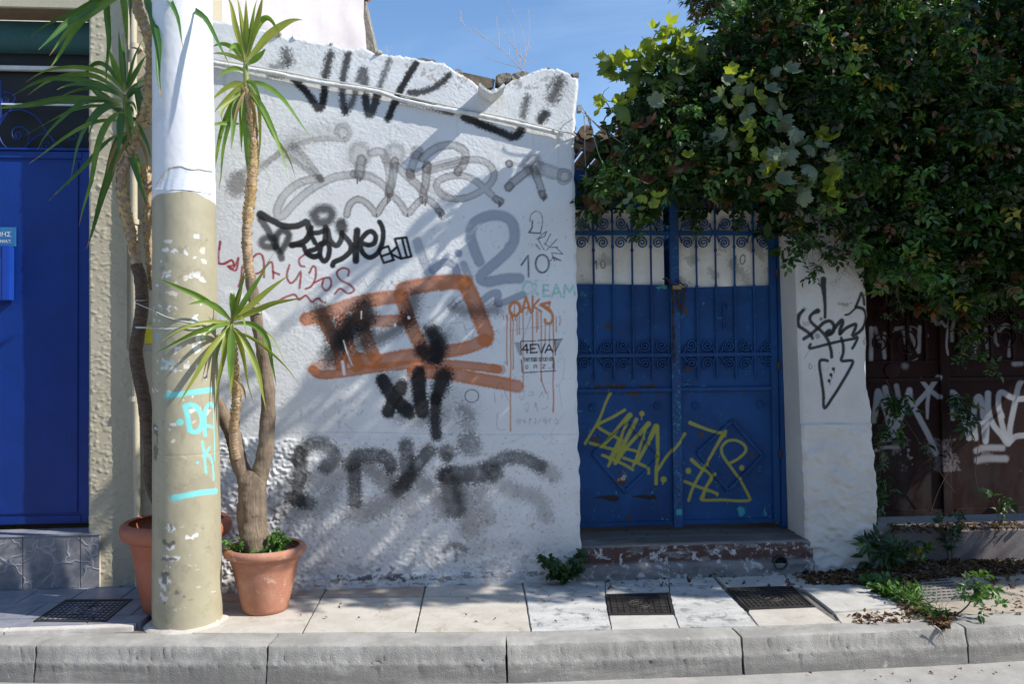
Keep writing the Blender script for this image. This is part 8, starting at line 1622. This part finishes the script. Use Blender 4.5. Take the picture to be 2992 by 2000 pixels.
o = litter('leaf_litter', [([(2370, 1648), (2560, 1640), (2600, 1690), (2540, 1712), (2360, 1710), (2330, 1690)], 0.30, 0), ([(2540, 1640), (3000, 1640), (3000, 1680), (2780, 1690), (2660, 1720), (2560, 1700)], 0.42, 0), ([(2600, 1560), (3000, 1545), (3000, 1530), (2600, 1535)], 0.08, PZ), ([(2560, 1720), (2660, 1720), (2720, 1800), (2640, 1790)], 0.08, 0), ([(2700, 1790), (2790, 1800), (2770, 1840), (2720, 1830)], 0.06, 0), ([(2480, 1800), (2680, 1790), (2690, 1820), (2500, 1826)], 0.02, 0), ([(2780, 1690), (2992, 1690), (2992, 1800), (2860, 1800)], 0.02, 0), ([(1700, 1690), (2340, 1672), (2340, 1720), (1700, 1730)], 0.015, 0)], 4200, '')
setp(o, 'brown litter of dry leaves heaped along the plinth and round the pillar', 'leaf litter')
m_l = litter('leaf_debris', [([(1650, 1540), (2300, 1525), (2300, 1570), (1700, 1590)], 0.4, STZ + 0.012), ([(500, 1740), (1500, 1720), (2000, 1820), (700, 1840)], 0.3, 0.0), ([(2300, 1935), (2990, 1905), (2990, 1990), (2300, 1998)], 0.3, -0.214)], 70, '', 0.022); setp(m_l, 'few scattered dry leaf crumbs on step, slabs and road', 'leaf litter')
# dry weed on the wall's crest
def dry_plant(name, z, base, Y, L, label, r=0.0032):
    t = thing(name, onY(*z(*base), Y), label, 'dry plant')
    for q in L:
        P = smooth_path([onY(*z(x, y), Y) for x, y in q], 6); k = len(P); MB().tube(P, [lerp(r, r * 0.35, i / (k - 1)) for i in range(k)], 5).obj('stem', 'straw', t)
    return t
pmat('straw', (0.62, 0.52, 0.46), (0.52, 0.42, 0.36), scale=30, rough=0.8)
SP = [[(1115, 548), (1130, 460), (1135, 360), (1110, 220), (1070, 130), (985, -20)], [(1115, 540), (1080, 440), (1060, 350), (1030, 200), (950, 50)], [(1112, 535), (1050, 470), (950, 370), (830, 290), (720, 230), (660, 170), (635, 60)], [(1110, 530), (1060, 505), (960, 480), (850, 440), (730, 345)], [(1125, 510), (1180, 470), (1235, 422)], [(1130, 480), (1150, 380), (1168, 250), (1162, 70)], [(940, 355), (930, 250), (912, 110)], [(1110, 440), (1060, 370), (1000, 290), (955, 200)], [(1090, 480), (1060, 380), (1070, 370)], [(1015, 420), (1015, 340)], [(830, 290), (770, 235), (730, 195)], [(950, 380), (915, 360)], [(1130, 470), (1100, 430), (1085, 420)], [(660, 170), (640, 150), (648, 90)], [(1155, 390), (1175, 370), (1165, 340)], [(1100, 470), (1105, 400), (1090, 330)]]
dry_plant('dry_weed', zE, (1115, 548), 0.10, SP, 'bare straw-coloured weed standing on the crest of the white wall')
dry_plant('dry_stalk', zE, (80, 415), 0.12, [[(82, 415), (78, 370), (72, 335)], [(82, 400), (90, 380)]], 'single tiny dry stalk on the wall crest near the pink house', 0.002)
t = dry_plant('dry_roots', zN, (1720, 1090), onZ(2741, 1838, 0).y - 0.02, [[(1690, 1070), (1740, 1110), (1765, 1170), (1750, 1220)]], 'pale dry root curling over the edge of the kerb', 0.004)
dry_plant('dry_grass', zN, (1300, 1010), onZ(2570, 1806, 0).y, [[(1180, 1035), (1260, 1010), (1340, 1030), (1420, 1040)], [(1230, 950), (1260, 990), (1290, 1020)], [(1290, 950), (1270, 980), (1290, 1020), (1390, 1040)], [(1100, 1030), (1200, 1020), (1300, 1025)]], 'dry pale grass stems lying on the last pavement slabs', 0.0022)
# bracket and ropes at the wall's corner
pmat('rope', (0.42, 0.40, 0.36), (0.32, 0.30, 0.27), scale=60, rough=0.95); pmat('bracket_grey', (0.40, 0.42, 0.44), (0.3, 0.32, 0.34), scale=20, rough=0.6)
b = onY(*zE(1545, 830), 0.06); t = thing('wall_bracket', b, 'small grey bracket with knotted ropes on the corner of the white wall', 'bracket')
MB().box((b.x - 0.012, 0.04, b.z - 0.025), (b.x + 0.02, 0.10, b.z + 0.028)).obj('clamp', 'bracket_grey', t, 0.004)
def rope(L, Y0, Y1, r=0.0042): k = len(L); MB().tube(smooth_path([onY(*zE(x, y), lerp(Y0, Y1, i / (k - 1))) for i, (x, y) in enumerate(L)], 6), r, 6).obj('rope', 'rope', t, smooth=60)
rope([(1555, 800), (1590, 850), (1640, 910), (1699, 965), (1800, 1040), (1900, 1110)], 0.06, 0.10); rope([(1555, 845), (1600, 870), (1620, 890), (1700, 975), (1790, 1050)], 0.06, 0.12); rope([(1585, 880), (1592, 1000), (1592, 1150), (1600, 1350)], 0.06, 0.06); rope([(1610, 880), (1625, 940), (1640, 980), (1670, 1080), (1699, 1180), (1720, 1230)], 0.06, 0.08); rope([(1615, 890), (1635, 930), (1632, 970)], 0.06, 0.06, 0.006)
k_ = onY(*zE(1608, 880), 0.06); MB().lathe([(0.001, -0.014), (0.010, -0.008), (0.012, 0), (0.010, 0.008), (0.001, 0.014)], k_, 10).obj('knot', 'rope', t, smooth=60); k_ = onY(*zE(1638, 975), 0.06); MB().lathe([(0.018, -0.012), (0.012, 0.002), (0.004, 0.016), (0.001, 0.02)], k_, 9).obj('tassel', 'cast_iron', t)
c0 = onY(*zE(1530, 1090), 0.09); t = thing('cable_coil', c0, 'dark cable clamp and coil at the corner below the conduit', 'cable')
MB().tube([c0 + Vector((0.03 * math.cos(q), 0.02, 0.055 * math.sin(q) - 0.03)) for q in np.linspace(0.4, 6.0, 24)], 0.005, 6).obj('loop', 'bracket_grey', t, smooth=60); MB().tube([onY(*zE(1520, 1075), 0.05), onY(*zE(1572, 1092), 0.10)], 0.013, 10).obj('clamp', 'cast_iron', t, smooth=50)
# bits on road and kerb
def crumb(px, z, s_, mt, name, label, cat):
    p = onZ(*px, z); m = MB(); m.lathe([(0.001, 0), (s_ * 0.8, 0.001), (s_, s_ * 0.25), (s_ * 0.6, s_ * 0.5), (0.001, s_ * 0.55)], p, 7); o = m.obj(name, mt, None, rough=s_ * 0.4, rscale=0.7 / s_); single(o, p); setp(o, label, cat)
crumb((2740, 1812), 0.0, 0.022, 'slab_pale', 'stone_chip', 'pale stone chip lying in the broken kerb gap', 'stone'); crumb((2752, 1830), -0.004, 0.026, 'dark_stone', 'stone_chip', 'dark crumbled lump in the broken kerb gap', 'stone'); crumb((2330, 1700), 0.0, 0.016, 'dark_stone', 'stone_chip', 'small dark stone beside the iron cover near the pillar', 'stone')
o = MB().tube([onZ(1150, 1706, 0.006), onZ(1164, 1708, 0.006)], 0.006, 6).obj('cigarette_end', 'vine_dry'); single(o, onZ(1150, 1706, 0.006)); setp(o, 'orange cigarette end at the foot of the white wall', 'litter')
